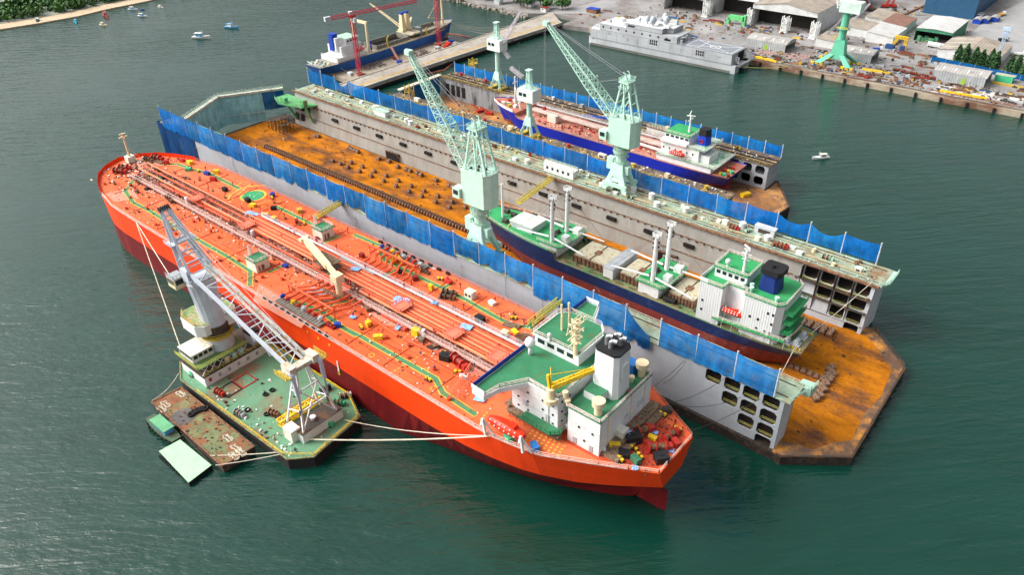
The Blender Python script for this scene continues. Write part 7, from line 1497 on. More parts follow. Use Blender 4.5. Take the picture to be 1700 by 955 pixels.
def tower(x, y, z, h, label, jib):
    t = T('tower_crane', (x, y, z), label, 'tower crane')
    MB().box(x - 3, x + 3, y - 3, y + 3, z - 1, z + .8).build('base', quaycon, t)
    MB().truss((x, y, z + .8), (x, y, z + h), 2.0, 2.0, int(h / 2.2), .26, side=(1, 0, 0)).build('mast', tcm, t)
    if jib:
        MB().box(x - 1.6, x + 1.6, y - 1.6, y + 1.6, z + h, z + h + 1.6).build('slew_unit', tcm, t); MB().box(x + 1, x + 3, y - 1, y + 1, z + h - 2.2, z + h + .4).build('cab', white, t)
        d = Vector((jib[0], jib[1], 0)).normalized(); c = Vector((x, y, z + h + 2.2))
        MB().truss(c - d * 17, c + d * 46, 1.7, 1.4, 30, .22).build('jib', tcm, t); MB().bar(c - d * 14, c - d * 17.5, 2, 2.4).build('counterweight', lgrey, t); MB().bar(c - d * 1.8 + Vector((0, 0, .8)), c + d * .4 + Vector((0, 0, .8)), 1.5, 1.6).build('winch_box', white, t)
    return t
A1 = Vector(GY(540, 22, 285)); 
tower(-366.3, 285.3, 3, 34, 'dark red lattice tower crane with long horizontal jib beside the old blue ship stern', (.18, 1))
tower(-374.5, 362, 3, 48, 'dark red lattice tower beside the bow of the old blue ship', None)
for k in range(4): line((-386 + k, 386, 9.5), (-360.5, 398 + k * 9, 4.2), 'pale mooring line from the old blue ship bow to the pier, %s of four' % ORD[k], .1, 2, group='bow lines of the old blue ship')
for k in range(2): line((-385 + k, 270, 8.8), (-377 + 3 * k, 266 - 4 * k, 1), 'pale mooring line from the old blue ship stern, %s of two' % ORD[k], .2, .5)
line((-381, 281, 8), (-377, 285, 3.2), 'sagging rope from the old blue ship side to the pier platform', .15, .8)
bm_ = M('boom_redwhite', (.38, .09, .06), .7, var=.3, scale=1.5)
pts = [G(u, v, .15) for u, v in ((605, 147), (640, 139), (680, 128), (720, 120), (738, 116), (748, 108), (758, 100), (775, 94), (800, 86))]; MB().tube(pts, .45, 6).build('floating_boom', bm_, label='long reddish floating boom curving off the side of the pier', cat='floating boom')
pts = [G(u, v, .15) for u, v in ((744, 56), (760, 57), (780, 62))]; MB().tube(pts, .45, 6).build('floating_boom', bm_, label='short reddish floating boom by the old blue ship bow', cat='floating boom')
# ---------- small boats
def boat(u, v, L_, ang, hm_, cm, label, cabin=1):
    x, y = G2(u, v, 0); t = T('fishing_boat', (x, y, 0), label, 'boat', 'small boats at anchor'); c, s = math.cos(ang), math.sin(ang); rings = []
    for i in range(9):
        f = i / 8; a_ = (f - .5) * L_; k = min(1, (1 - f) * 2.4) ** .7 * (.8 + .2 * min(1, f * 5)); w_ = L_ * .14 * max(.05, k); zt = L_ * (.09 + .07 * max(0, f - .5) * 2)
        pr = [(-w_, zt), (w_, zt), (w_ * .6, -.3), (-w_ * .6, -.3)]; rings.append([(x + a_ * c - b * s, y + a_ * s + b * c, z) for b, z in pr])
    loft(MB(), rings).build('hull', hm_, t); X = lambda a_, b: (x + a_ * c - b * s, y + a_ * s + b * c)
    if cabin:
        MB().ob(*X(-L_ * .12, 0), L_ * .09, L_ * .28, L_ * .18, L_ * .16, ang).build('cabin', cm, t); MB().ob(*X(-L_ * .14, 0), L_ * .25, L_ * .38, L_ * .22, L_ * .02, ang).build('roof', hm_ if cabin > 1 else offw, t)
        MB().cyl((*X(L_ * .12, 0), L_ * .1), (*X(L_ * .12, 0), L_ * .42), L_ * .012, 6).bar((*X(L_ * .12, 0), L_ * .4), (*X(-L_ * .3, 0), L_ * .2), L_ * .012).build('mast', white, t)
    else: MB().ob(*X(-L_ * .05, 0), L_ * .12, L_ * .1, L_ * .2, L_ * .03, ang).build('thwart', wood, t)
    return t
sky_b = M('boat_blue', (.12, .35, .55), .5); bred = M('boat_red', (.35, .06, .06), .6)
boat(335, 63, 14, .55, white, sky_b, 'white fishing boat with red trim alone on the water, nearest of the anchored boats', 2); boat(385, 46, 12, .4, sky_b, white, 'blue fishing boat right of the white one with red trim', 2)
boat(63, 36, 10, -.4, dark, sky_b, 'dark boat drawn up on the sandy beach'); boat(126, 37, 8, -.3, M('turq', (.05, .45, .6), .5), sky_b, 'turquoise boat just off the beach', 2); boat(172, 42, 8, .3, offw, ochre, 'small white boat below the red one'); boat(176, 27, 12, -.2, bred, bred, 'dark red boat close to the beach', 2)
boat(221, 16, 9, .5, white, sky_b, 'small white boat nearest the beach at the top, left one of a pair'); boat(237, 27, 9, .4, white, sky_b, 'white boat with blue cabin below the small blue one'); boat(236, 16, 5, .4, bluep, white, 'tiny blue boat between two white boats', 0); boat(267, 12, 7, .1, offw, grey, 'small pale boat farthest right of the beach group'); boat(27, 38, 6, .8, white, white, 'small white dinghy lying on the sand', 0)
boat(1362, 263, 8.5, -2.3, white, grey, 'small white motorboat alone on the green water right of the smaller dock')
# ================================================================ SHIPYARD
YZ = 3.0
roof_t = M('roof_tan', (.36, .31, .25), .8, var=.14, scale=.15, col2=(.25, .22, .19), amt=.4, ribs=('X', 1.6)); roof_g = M('roof_grey', (.37, .36, .34), .8, var=.14, scale=.15, col2=(.26, .24, .22), amt=.35, ribs=('X', 1.6)); roof_w = M('roof_pale', (.53, .53, .52), .7, var=.1, scale=.15, col2=(.4, .38, .35), amt=.3, ribs=('X', 1.6)); roof_b = M('roof_brown', (.22, .12, .09), .8, var=.15, scale=.2)
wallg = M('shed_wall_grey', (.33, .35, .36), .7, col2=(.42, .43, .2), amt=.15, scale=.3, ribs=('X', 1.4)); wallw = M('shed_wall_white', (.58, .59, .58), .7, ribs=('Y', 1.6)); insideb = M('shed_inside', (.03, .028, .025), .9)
def shed(x0, x1, y0, y1, h, hr, roof, wall, label, axis='x', openend=None, sky=4, arch=False, flat=False, door=None, name='shed', z=YZ):
    """gabled or arched shed; axis = ridge direction; openend: '+x','-y',... dark opening"""
    t = T(name, ((x0 + x1) / 2, (y0 + y1) / 2, z), label, 'shed' if name == 'shed' else name)
    if axis == 'x': prof = lambda s: (lambda f: (lerp(y0, y1, f)))(s)
    n = 8 if arch else 2; zs = [z + h + hr * (math.sin(math.pi * i / n) if arch else 1 - abs(2 * i / n - 1)) for i in range(n + 1)]
    if flat: n = 1; zs = [z + h + hr, z + h]
    a0, a1 = (y0, y1) if axis == 'x' else (x0, x1); b0, b1 = (x0, x1) if axis == 'x' else (y0, y1)
    def pt(b, a, zz): return (b, a, zz) if axis == 'x' else (a, b, zz)
    R = MB(); ov = .5
    for i in range(n):
        p = [pt(b0 - ov, lerp(a0, a1, i / n), zs[i]), pt(b1 + ov, lerp(a0, a1, i / n), zs[i]), pt(b1 + ov, lerp(a0, a1, (i + 1) / n), zs[i + 1]), pt(b0 - ov, lerp(a0, a1, (i + 1) / n), zs[i + 1])]
        R.add(p + [(a, b, c + .18) for a, b, c in p], [(0, 1, 2, 3), (4, 5, 6, 7), (0, 1, 5, 4), (1, 2, 6, 5), (2, 3, 7, 6), (3, 0, 4, 7)])
    R.build('roof', roof, t)
    W = MB(); e = .12
    for a in (a0, a1): W.add([pt(b0, a, z), pt(b1, a, z), pt(b1, a, zs[0 if a == a0 else -1]), pt(b0, a, zs[0 if a == a0 else -1])], [(0, 1, 2, 3)])
    for b, nm in ((b0, '-'), (b1, '+')):
        if openend == nm + axis:
            W.add([pt(b, a0, z + h * .8)] + [pt(b, lerp(a0, a1, i / n), zs[i]) for i in range(n + 1)] + [pt(b, a1, z + h * .8)], [tuple(range(n + 3))])
            ins = b + (1 if nm == '-' else -1) * min(12, (b1 - b0) * .5); MB().add([pt(ins, a0 + e, z), pt(ins, a1 - e, z), pt(ins, a1 - e, z + h), pt(ins, a0 + e, z + h)], [(0, 1, 2, 3)]).build('dark_inside_sheet', insideb, t)  # near-black sheet set back in the open end, stands for the dark inside
        else: W.add([pt(b, a0, z)] + [pt(b, lerp(a0, a1, i / n), zs[i]) for i in range(n + 1)] + [pt(b, a1, z)], [tuple(range(n + 3))])
    W.build('wall', wall, t)
    if sky:
        for k in range(sky):
            b = lerp(b0, b1, (k + .6) / (sky + .2)); i0 = 1 if arch else 0; f0, f1 = (i0 + .05) / n, (i0 + (1.6 if arch else .8)) / n
            za = lambda f: ipl([(i / n, zs[i]) for i in range(n + 1)], f)
            MB().add([pt(b - .35, lerp(a0, a1, f0), za(f0) + .26), pt(b + .35, lerp(a0, a1, f0), za(f0) + .26), pt(b + .35, lerp(a0, a1, f1), za(f1) + .26), pt(b - .35, lerp(a0, a1, f1), za(f1) + .26)], [(0, 1, 2, 3)]).build('skylight', white, t)
    if door: 
        b = lerp(b0, b1, door); MB().box(b - 1.2, b + 1.2, a0 - .1, a0 + .05, z, z + 3.2).build('door', M('door_lime', (.25, .42, .05), .6), t)
        for db in (-3, 3): MB().bar(pt(b + db, a0 - .1, z), pt(b + db, a0 - .1, z + 3.5), .25).build('door_post', white, t)
    return t
shed(-207, -181, 477, 493, 5, 1.6, roof_g, wallg, 'low arched grey workshop with lime door behind the grey ship stern', openend='+x', arch=True, door=.5)
shed(-152, -131, 486, 500, 5, 1.6, roof_g, wallg, 'low arched grey workshop half hidden behind the bright green quay crane', openend='+x', arch=True)
shed(-94, -67.5, 480, 496, 5.2, 1.6, roof_g, wallg, 'low arched grey workshop with lime door on the right, in front of the conifers', openend='+x', arch=True, door=.6)
big = [(-228, -182, 527, 640, 14, 'open fronted assembly hall right of the row, its white side wall facing the green crane'), (-262, -230, 540, 640, 15, 'middle assembly hall of the row with wide dark opening'), (-300, -266, 530, 640, 13, 'left assembly hall of the row above the grey ship')]
for x0, x1, y0, y1, h, l in big: shed(x0, x1, y0, y1, h, 3.5, roof_t if x0 > -240 else roof_g, wallw, l, axis='y', openend='-y', sky=0, name='hall')
for x0, x1, yy in ((-228, -182, 527), (-262, -230, 540), (-300, -266, 530)):
    for k in range(3): MB().add([((x0 + x1) / 2 + 4 + (x1 - x0) * .1, yy + 14 + k * 18, 3 + 14 + 3.0), (x1 - 5, yy + 14 + k * 18, 19), (x1 - 5, yy + 15.2 + k * 18, 19), ((x0 + x1) / 2 + 4 + (x1 - x0) * .1, yy + 15.2 + k * 18, 20)], [(0, 1, 2, 3)]) 
def frame_tower(x, y, h, label, mat=white):
    t = T('frame_tower', (x, y, YZ), label, 'frame tower'); MB().truss((x, y, YZ), (x, y, YZ + h), 3.4, 3.4, 5, .4, side=(1, 0, 0)).truss((x, y + 5, YZ), (x, y + 5, YZ + h * .8), 3, 3, 4, .35, side=(1, 0, 0)).build('frame', mat, t); MB().box(x - 2.4, x + 2.4, y - 2.4, y + 7, YZ, YZ + .5).build('base', mat, t)
for i, (x, y, l) in enumerate(((-180, 519, 'right'), (-229, 527, 'middle'), (-264, 528, 'left'), (-201, 521, 'inner right'))): frame_tower(x, y, 11, 'white lattice door frame tower at the %s hall corner' % l)
shed(-150, -133, 532, 560, 5, 1.6, roof_w, wallw, 'long pale roofed shed with white front half and brown rear', openend=None, axis='y', sky=0, flat=True); shed(-150, -135, 561, 588, 5.2, 1.6, roof_b, wallw, 'brown roofed rear shed adjoining the long pale shed', axis='y', sky=0, flat=True)
shed(-170, -152, 540, 562, 5, 1.2, roof_t, wallw, 'tan roofed shed left of the long pale one', axis='y', sky=0, flat=True); shed(-163, -147, 566, 592, 6, 1.2, roof_t, wallw, 'tan square roofed shed behind the pair of joined sheds', axis='y', sky=0, flat=True)
shed(-172, -158, 503, 522, 4.5, 1, roof_t, wallw, 'small tan shed behind the bright green quay crane', axis='y', sky=0, flat=True)
shed(-126, -104, 553, 590, 8, .8, roof_w, M('greenframe', (.05, .2, .12), .7), 'pale flat roofed open shed with green machinery in front', axis='y', openend='-y', sky=0)
shed(-104, -70, 524, 556, 5, 2.6, roof_t, wallw, 'tan hipped roof building with light strips behind the conifers', axis='y', sky=3)
shed(-142, -108, 628, 700, 16, 2.5, roof_g, M('blueshed', (.02, .08, .16), .6), 'large hangar with dark blue curtain front at the top of the yard', axis='y', sky=0, name='hall')
shed(-66, -57, 497, 503, 3, .5, M('cover_tan', (.4, .4, .3), .8), bgreen, 'small turquoise hut under a flat cover near the right edge', sky=0, flat=True, name='hut')
for k, (x, y) in enumerate(((-104, 622), (-100, 626), (-96, 634), (-106, 634))): shed(x - 2.5, x + 2.5, y - 4, y + 4, 2.6, .8, roof_g, bluep, 'small blue sided tank shelter beside the hangar, %s of four' % ORD[k], axis='y', sky=0, arch=True, name='hut')
# blue fence and conifers
bf = T('tarpaulin_fence', (-80, 512, YZ), 'dark blue sheet fence in front of the conifers at the right of the yard', 'fence')
for k in range(8): MB().box(-104 + k * 8.2, -104 + (k + 1) * 8.2 - .2, 513 - k * 1.2, 513.15 - k * 1.2, YZ, YZ + 3).build('cloth', tb2, bf); MB().cyl((-104 + k * 8.2, 513.2 - k * 1.2, YZ), (-104 + k * 8.2, 513.2 - k * 1.2, YZ + 3.3), .15, 6).build('post', grey, bf)
for k, (u, v) in enumerate(((1588, 100), (1600, 103), (1615, 106), (1627, 109), (1641, 112), (1650, 114), (1665 + 9, 118), (1685, 122), (1697, 127))):
    x, y = G2(u, v, YZ); tree(x, y, 10 + (k * 5 % 3) * .8, 2.6, 'dark green conifer behind the blue fence, %s from the left' % ORD[k], 'conifers behind the blue fence', leafd, 'conifer', YZ, conic=True)
ft = T('floodlight_tower', (-69.7, 528.9, YZ), 'pale blue lattice floodlight tower between the conifers', 'floodlight tower'); x, y = -71, 521
MB().truss((x, y, YZ), (x, y, YZ + 22), 1.8, 1.2, 12, .22, side=(1, 0, 0)).build('mast', M('pale_blue_steel', (.4, .52, .68), .5), ft); MB().box(x - 2.2, x + 2.2, y - .8, y + .8, YZ + 22, YZ + 23.6).box(x - 1.6, x + 1.6, y - .8, y + .8, YZ + 20, YZ + 21).build('lamp_panel', M('pale_blue_steel', (.4, .52, .68), .5), ft)
# bright green quay crane
gm = M('quay_crane_green', (.12, .46, .30), .5, var=.08); gx, gy = -147, 474
qc = T('quay_crane', (gx, gy, YZ), 'bright sea green quay crane with yellow bogies on the quay rails', 'crane')
m = MB()
for sx in (-1, 1):
    for sy in (-1, 1):
        m.add([(gx + sx * 11, gy + sy * 7.5, YZ + 1.4), (gx + sx * 7, gy + sy * 7.5, YZ + 1.4), (gx + sx * 7, gy + sy * 5.5, YZ + 1.4), (gx + sx * 11, gy + sy * 5.5, YZ + 1.4), (gx + sx * 4.4, gy + sy * 3, YZ + 6.5), (gx + sx * 1.4, gy + sy * 3, YZ + 6.5), (gx + sx * 1.4, gy + sy * 1.2, YZ + 6.5), (gx + sx * 4.4, gy + sy * 1.2, YZ + 6.5)], [(0, 1, 2, 3), (4, 5, 6, 7), (0, 1, 5, 4), (1, 2, 6, 5), (2, 3, 7, 6), (3, 0, 4, 7)])
m.prism([(gx - 4.4, gy - 3.2), (gx + 4.4, gy - 3.2), (gx + 4.4, gy + 3.2), (gx - 4.4, gy + 3.2)], YZ + 4, YZ + 15, .62).build('portal', gm, qc)
MB().cyl((gx, gy, YZ + 15), (gx, gy, 34), 2.2, 12).cyl((gx, gy, 24), (gx, gy, 24.6), 3.6, 12).build('column', gm, qc)
MB().box(gx - 4, gx + 8, gy - 3.6, gy + 3.6, 34, 40).build('machinery_house', M('quay_crane_pale', (.55, .68, .62), .5), qc)
MB().truss((gx - 4, gy, 36), (gx - 16, gy + 4, 66), 3, 1.4, 12, .4).build('jib', white, qc)
for sx in (-1, 1):
    for sy in (-1, 1):
        m = MB(); [m.box(gx + sx * 9 - 4 + k * 2.6, gx + sx * 9 - 2.2 + k * 2.6, gy + sy * 6.5 - .7, gy + sy * 6.5 + .7, YZ + .2, YZ + 1.5) for k in range(3)]; m.build('bogie', yellow, qc)
MB().rail([(gx - 3.4, gy - 3.4, 24.6), (gx + 3.4, gy - 3.4, 24.6)], 1.1, 1.2, .16).rail([(gx - 4, gy - 3.6, YZ + 15), (gx - 4, gy + 3.6, YZ + 15)], 1.2, 1.2, .16).build('railing', yellow, qc)
# second, smaller cranes / vehicles and clutter
def vehicle(x, y, l, body, cabm, label, ang=0, kind='truck', tank=False):
    t = T(kind, (x, y, YZ), label, kind); c, s = math.cos(ang), math.sin(ang); X = lambda a, b: (x + a * c - b * s, y + a * s + b * c)
    MB().ob(*X(-l * .12, 0), YZ + .9, l * .72, 2.3, .9 if not tank else .2, ang).build('bed', body, t); MB().ob(*X(l * .38, 0), YZ + .8, l * .2, 2.3, 2.1, ang).build('cab', cabm, t); MB().ob(*X(l * .485, 0), YZ + 1.9, .1, 2, .8, ang).build('windscreen', glass, t)
    if tank: MB().cyl((*X(-l * .46, 0), YZ + 2.2), (*X(l * .24, 0), YZ + 2.2), 1.15, 12).build('tank', body, t)
    for a in (-l * .36, -l * .22, l * .36):
        for b in (-1.1, 1.1): p = X(a, b - .12); q_ = X(a, b + .12); MB().cyl((*p, YZ + .5), (*q_, YZ + .5), .5, 10).build('wheel', rubber, t)
    return t
for (u, v, l, bm2, cm2, lab, an, tk2) in ((1553, 79, 11, white, white, 'white road tanker parked before the pale open shed', 0, True), (1405, 28, 8, redp, white, 'red and white truck behind the green crane', 1.2, False), (1423, 24, 7, orange, white, 'orange and white lorry next to the red one', 1.3, False), (1690, 92, 7, white, white, 'white van at the right edge of the yard', .2, False), (1665, 68, 6, black, grey, 'dark pickup beside the floodlight tower', .6, False), (1663, 26, 6, M('amber', (.7, .35, .02), .5), white, 'amber truck alone on the open yard', 1.2, False), (1456, 84, 6, bluep, white, 'white and blue truck among the machines', .4, False)):
    x, y = G2(u, v, YZ); vehicle(x, y, l, bm2, cm2, lab, an, tank=tk2)
def jibcrane(u, v, h, rx, mat, label, basem=black):
    x, y = G2(u, v, YZ); t = T('mobile_crane', (x, y, YZ), label, 'mobile crane'); MB().ob(x, y, YZ + .5, 6, 3, 2, .3).build('body', basem, t); MB().ob(x, y - 1.5, YZ, 6.4, .8, .9, .3).ob(x, y + 1.5, YZ, 6.4, .8, .9, .3).build('track', rubber, t); MB().truss((x, y, YZ + 2), (x + rx, y + 4, YZ + h), 1.2, .8, 10, .22).build('boom', mat, t)
jibcrane(1364, 70, 16, 9, grey, 'dark crawler crane with thin grey boom between the hall and the green crane'); jibcrane(1407, 46, 17, 10, lgrey, 'crawler crane with pale boom right of the green crane'); jibcrane(1470, 12, 14, 4, redp, 'red boom lift at the top of the yard', redp); jibcrane(1480, 12, 14, 1, redp, 'second red boom lift at the top of the yard', redp)
jibcrane(1447, 18, 8, -9, dred, 'dark red loading arm left of the red lifts', dark)
t = T('gantry', (*G2(1490, 78, YZ), YZ), 'yellow gantry frame over dark blue machinery in the middle of the yard', 'gantry'); x, y = G2(1490, 80, YZ); MB().truss((x - 4, y, YZ), (x - 1, y, YZ + 7), 1.4, 1.4, 5, .3, side=(1, 0, 0)).truss((x + 4, y, YZ), (x + 4, y, YZ + 7), 1.4, 1.4, 5, .3, side=(1, 0, 0)).truss((x - 3, y, YZ + 7), (x + 5, y, YZ + 7), 1.4, 1.4, 5, .3).build('frame', yellow, t); MB().ob(x - 4, y - 3, YZ, 5, 3, 2.6).ob(x + 4, y - 5, YZ, 2.6, 2.4, 3.4).build('machine', M('navy_machine', (.02, .06, .18), .6), t)
m = MB(); x, y = G2(1535, 68, YZ); [m.ob(x + random.uniform(-5, 8), y + random.uniform(-2, 4), YZ, 2, 2, random.uniform(1, 3.5), random.random()) for _ in range(14)]; m.build('machine_heap', M('machine_green', (.03, .25, .14), .7, col2=(.3, .25, .1), amt=.4, scale=.4), label='green machinery heap under the front of the pale open shed', cat='machinery')
t = T('lifting_jig', (-238, 506, YZ), 'yellow steel jig standing on the quay behind the grey ship', 'jig'); x, y = G2(1180, 48, YZ); MB().truss((x, 462, YZ), (x, 462, YZ + 8), 5, 5, 5, .5, side=(1, 0, 0)).build('frame', yellow, t); t.location = t.location
t = T('green_gantry', (-232, 520, YZ), 'green portal machine in front of the middle hall', 'gantry'); x, y = G2(1222, 40, YZ); MB().box(x - 6, x + 6, y - 1.5, y + 1.5, YZ + 3, YZ + 6).box(x + 5, x + 7, y - 1.5, y + 1.5, YZ, YZ + 7).box(x - 7, x - 5, y - 1.5, y + 1.5, YZ, YZ + 4).build('body', M('machine_lime', (.12, .5, .18), .5), t)
random.seed(21)
cols = [(M('dull_yellow', (.5, .33, .03), .6), 'yellow'), (dred, 'dark red'), (dred, 'dark red'), (brownsteel, 'rusty'), (brownsteel, 'rusty'), (brownsteel, 'rusty'), (M('dusty_pale', (.3, .28, .25), .8), 'pale'), (grey, 'grey'), (grey, 'grey'), (dark, 'dark'), (dark, 'dark'), (dark, 'dark'), (M('dull_blue', (.04, .1, .22), .6), 'blue'), (wood, 'timber'), (wood, 'timber')]
zones = [((-205, 457), (-170, 475), 26, 'on the quay near the grey ship stern'), ((-165, 457), (-110, 464), 30, 'on the quay in front of the green crane'), ((-125, 461), (-95, 478), 34, 'on the quay between the green crane and the right workshop'), ((-95, 462), (-35, 476), 40, 'on the quay in front of the right workshop'), ((-225, 500), (-182, 526), 34, 'before the right assembly hall'), ((-300, 462), (-215, 526), 46, 'behind the grey ship'), ((-180, 480), (-150, 530), 14, 'between the sheds'), ((-128, 482), (-97, 530), 26, 'in the middle of the yard'), ((-345, 460), (-300, 500), 16, 'near the pier root'), ((-165, 600), (-140, 640), 22, 'among the red lifts at the top'), ((-60, 478), (-35, 500), 10, 'at the right edge by the turquoise hut')]
for (a, b, n_, wh) in zones:
    for i in range(n_):
        x, y = random.uniform(a[0], b[0]), random.uniform(a[1], b[1]); m_, cn = random.choice(cols); r = random.random()
        l, w_, h = (random.uniform(1.2, 2.8), random.uniform(1, 2), random.uniform(.4, 1.4)) if r < .75 else (random.uniform(5, 10), random.uniform(.8, 1.6), random.uniform(.4, 1))
        t = T('steel_block' if r < .75 else 'beam_stack', (x, y, YZ), cn + (' crate ' if r < .75 else ' beam stack ') + wh, 'crate' if r < .75 else 'beams', 'yard goods ' + wh)
        an = random.uniform(-.3, .3)
        MB().ob(x, y, YZ, l, w_, h, an).build('body', m_, t); MB().ob(x, y, YZ + h, l * .7, w_ * .5, h * .3, an).build('top_piece', random.choice((m_, dark)), t)
# long items and paving patches
for i, (p, q_, w2, m_, lab) in enumerate((((1432, 114), (1465, 119), 1.1, yellow, 'long yellow beam on the quay right of the green crane'), ((1647, 136), (1700, 146), 1.6, ochre, 'long yellow girder pointing to the right edge of the yard'), ((1345, 95), (1380, 100), 1.2, dark, 'dark plate stack left of the green crane foot'), ((1500, 24), (1545, 4), 1.5, brownsteel, 'long rusty plate row at the top of the yard'), ((1255, 94), (1290, 102), 2.2, yellow, 'yellow steel section behind the grey ship ramp'), ((1560, 150), (1640, 163), .9, yellow, 'thin yellow kerb bar in front of the right workshop'))): MB().bar(G(*p, YZ + .5), G(*q_, YZ + .5), w2, 1).build('steel_beam', m_, label=lab, cat='beam')
for i, (u, v) in enumerate(((1497, 120), (1509, 123), (1517, 124), (1527, 127), (1535, 128), (1545, 131), (1488, 118))): x, y = G2(u, v, YZ); winch(x, y, YZ, 1.1, 'dark red winch in the quayside row left of the right workshop, %s from the left' % ORD[i], dred)
pv = M('pad_pale', (.5, .49, .46), .9); pk = M('pad_pink', (.3, .2, .18), .9, var=.25, scale=.2)
MB().prism([G2(1545, 152, YZ), G2(1700, 172, YZ), G2(1700, 160, YZ), G2(1560, 141, YZ)], YZ, YZ + .05).build('quay_pad', pv, kind='structure'); MB().prism([G2(1250, 88, YZ), G2(1330, 100, YZ), G2(1350, 92, YZ), G2(1265, 82, YZ)], YZ, YZ + .05).build('quay_pad', pk, kind='structure'); MB().prism([(-312, 457.5), (-262, 457.5), (-262, 468), (-312, 468)], YZ, YZ + .05).build('quay_pad', pk, kind='structure')
MB().prism([G2(915, 22, YZ), G2(1000, 0, YZ), G2(1030, 0, YZ), G2(985, 22, YZ)], YZ, YZ + .04).build('yard_road', M('road', (.3, .3, .3), .9, var=.12, scale=.1), kind='structure'); MB().prism([(-100, 560), (-101, 640), (-50, 1000), (100, 1000), (0, 560)], YZ, YZ + .04).build('yard_road', M('road', (.3, .3, .3), .9, var=.12, scale=.1), kind='structure')
hut(*G2(880, 10, YZ), YZ, 6, 5, 3, wallw, bluep, 'small blue roofed hut among the trees behind the pier', rail=False, wins=1); hut(*G2(905, 18, YZ), YZ, 5, 5, 2.6, wallw, dred, 'small red roofed hut at the root of the pier', rail=False, wins=1); hut(*G2(985, 20, YZ), YZ, 9, 6, 2.8, brownsteel, bluep, 'open shelter with bright blue cover at the start of the quay', rail=False, wins=0); hut(*G2(828, 6, YZ), YZ, 5, 5, 3, wallw, mint, 'hut with turquoise roof behind the shore trees', rail=False, wins=0)
# ================================================================ PEOPLE
def person(loc, rz, shirt, label):
    t = bpy.data.meshes.new('person'); J = [(0, 0, .95), (0, 0, 1.2), (0, 0, 1.42), (0, 0.01, 1.53), (0, 0.03, 1.66), (.1, 0, .9), (.12, .05, .5), (.11, 0, .08), (.12, .13, .03), (-.1, 0, .9), (-.13, -.04, .5), (-.14, -.12, .08), (-.14, .02, .03), (.2, 0, 1.38), (.27, .02, 1.1), (.27, .14, .88), (.27, .2, .8), (-.2, 0, 1.38), (-.28, 0, 1.1), (-.27, .1, .87), (-.27, .15, .79)]
    E_ = [(0, 1), (1, 2), (2, 3), (3, 4), (0, 5), (5, 6), (6, 7), (7, 8), (0, 9), (9, 10), (10, 11), (11, 12), (2, 13), (13, 14), (14, 15), (15, 16), (2, 17), (17, 18), (18, 19), (19, 20)]
    rad = [.15, .15, .15, .06, .11, .1, .065, .045, .04, .1, .065, .045, .04, .07, .045, .035, .03, .07, .045, .035, .03]
    t.from_pydata(J, E_, []); o = bpy.data.objects.new('person', t); C.objects.link(o)
    s = o.modifiers.new('skin', 'SKIN'); o.modifiers.new('sub', 'SUBSURF').levels = 1
    for i, v in enumerate(t.skin_vertices[0].data if t.skin_vertices else []): v.radius = (rad[i], rad[i] * .8)
    t.materials.append(shirt); o.location = loc; o.rotation_euler = (0, 0, rz); tag(o, label, 'person', 'workers on the ships and docks')
    h = bpy.data.meshes.new('helmet'); b = MB().ball((0, .03, 1.73), .13, .8, 10, 6); h.from_pydata(b.v, [], b.f); h.materials.append(random.choice((white, yellow, bluep))); ho_ = bpy.data.objects.new('helmet', h); C.objects.link(ho_); ho_.parent = o
    return o
cov = M('coverall_navy', (.02, .05, .16), .8); cov2 = M('coverall_dark', (.05, .05, .06), .8); cov3 = M('coverall_orange', (.5, .12, .03), .8)
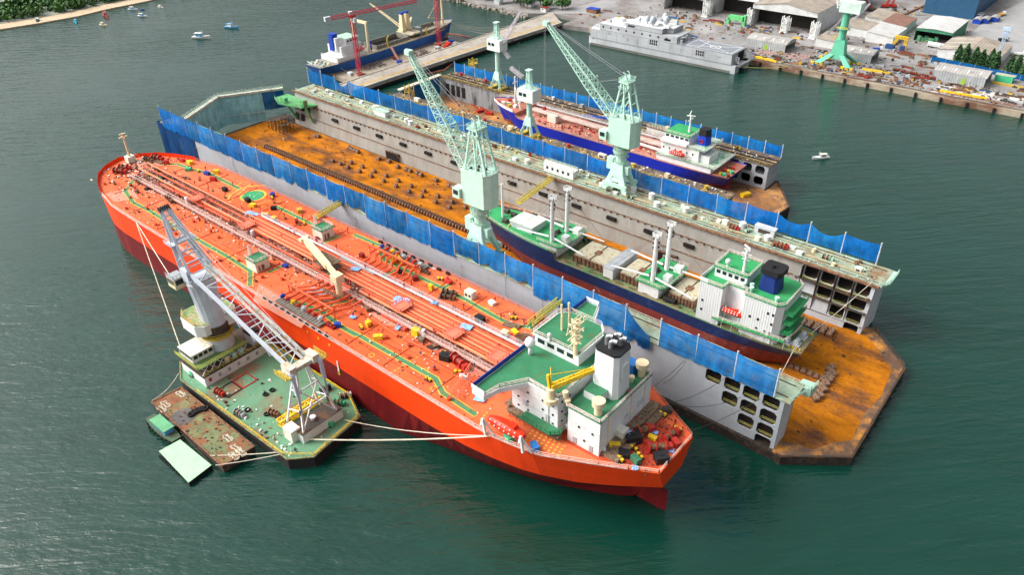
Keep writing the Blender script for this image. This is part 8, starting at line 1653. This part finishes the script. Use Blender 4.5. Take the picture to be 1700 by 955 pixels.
for i, (u, v, z, m_, lab) in enumerate(((699, 591, DZ, cov, 'worker in navy coveralls walking near the loose pipes on the tanker deck'), (722, 615, DZ, cov, 'worker in navy coveralls right of the black tank on the tanker deck'), (870, 538, DZ, cov, 'worker in blue coveralls at the foot of the yellow stern gangway'), (774, 628, DZ, cov3, 'worker in bright coveralls by the deck railings ahead of the bridge'), (788, 611, DZ, cov2, 'worker in dark clothes near the forward bridge railings, left one of two'), (797, 604, DZ, cov, 'worker in dark clothes near the forward bridge railings, right one of two'), (587, 526, DZ, cov, 'worker standing beside the near green walkway amidships'), (471, 234, 3, white, 'person in white walking on the orange dock floor'), (475, 235, 3, cov, 'person in dark clothes walking on the orange dock floor beside the one in white'), (571, 257, 3, cov2, 'person standing alone on the orange dock floor'), (606, 269, 3, cov2, 'second lone person on the orange dock floor further right'), (1095, 748, DZ, cov, 'worker among the winches at the tanker stern'))):
    person(G(u, v, z), i * 1.3, m_, lab)
for o in C.objects:
    if o.type == 'EMPTY' and o.parent is None and not o.children: print('EMPTY THING', o.name)

scatter(300, lambda: (random.uniform(-200, 0), random.uniform(457, 482), YZ), [(dark, 'dark'), (brownsteel, 'rusty'), (grey, 'grey')], 'scraps strewn along the quay', (.4, 1.3))
scatter(260, lambda: (random.uniform(-310, -100), random.uniform(480, 600), YZ), [(dark, 'dark'), (brownsteel, 'rusty'), (grey, 'grey')], 'scraps strewn over the yard', (.4, 1.6))
scatter(45, lambda: (random.uniform(-190, -136), random.choice((random.uniform(67, 71), random.uniform(67, 92))), BG), [(dark, 'dark'), (brownsteel, 'rusty'), (pw, 'pale')], 'odds and ends on the crane barge deck', (.2, .8))
scatter(50, lambda: (random.uniform(-185, -150), random.uniform(55.6, 63.6), 2.5), [(brownsteel, 'rusty'), (dark, 'dark')], 'bits on the rusty flat barge', (.2, .6))
scatter(120, lambda: (random.uniform(-135, -80), random.uniform(177, 192), 13.7), [(dark, 'dark'), (brownsteel, 'rusty')], 'bits on the navy cargo ship deck', (.2, .8))
scatter(120, lambda: (random.uniform(-238, -152), random.uniform(272, 288), 12.1), [(dark, 'dark'), (offw, 'pale'), (redp, 'red')], 'fittings on the blue tanker deck', (.3, 1))

# coiled ropes on the rusty barge and mossy deck edges
m = MB()
for (u, v) in ((268, 680), (275, 672), (392, 745), (400, 752), (388, 758), (378, 728), (300, 655)):
    x, y = G2(u, v, 2.5); pts = []
    for k in range(26): a_r = k * .6; r_ = .8 + .5 * math.sin(k * 1.3); pts.append((x + r_ * 1.6 * math.cos(a_r), y + r_ * math.sin(a_r), 2.62))
    MB().tube(pts, .08, 4).build('coiled_rope', rope, label='pale rope lying in loose coils on the rusty flat barge', cat='rope', group='rope coils on the rusty barge')
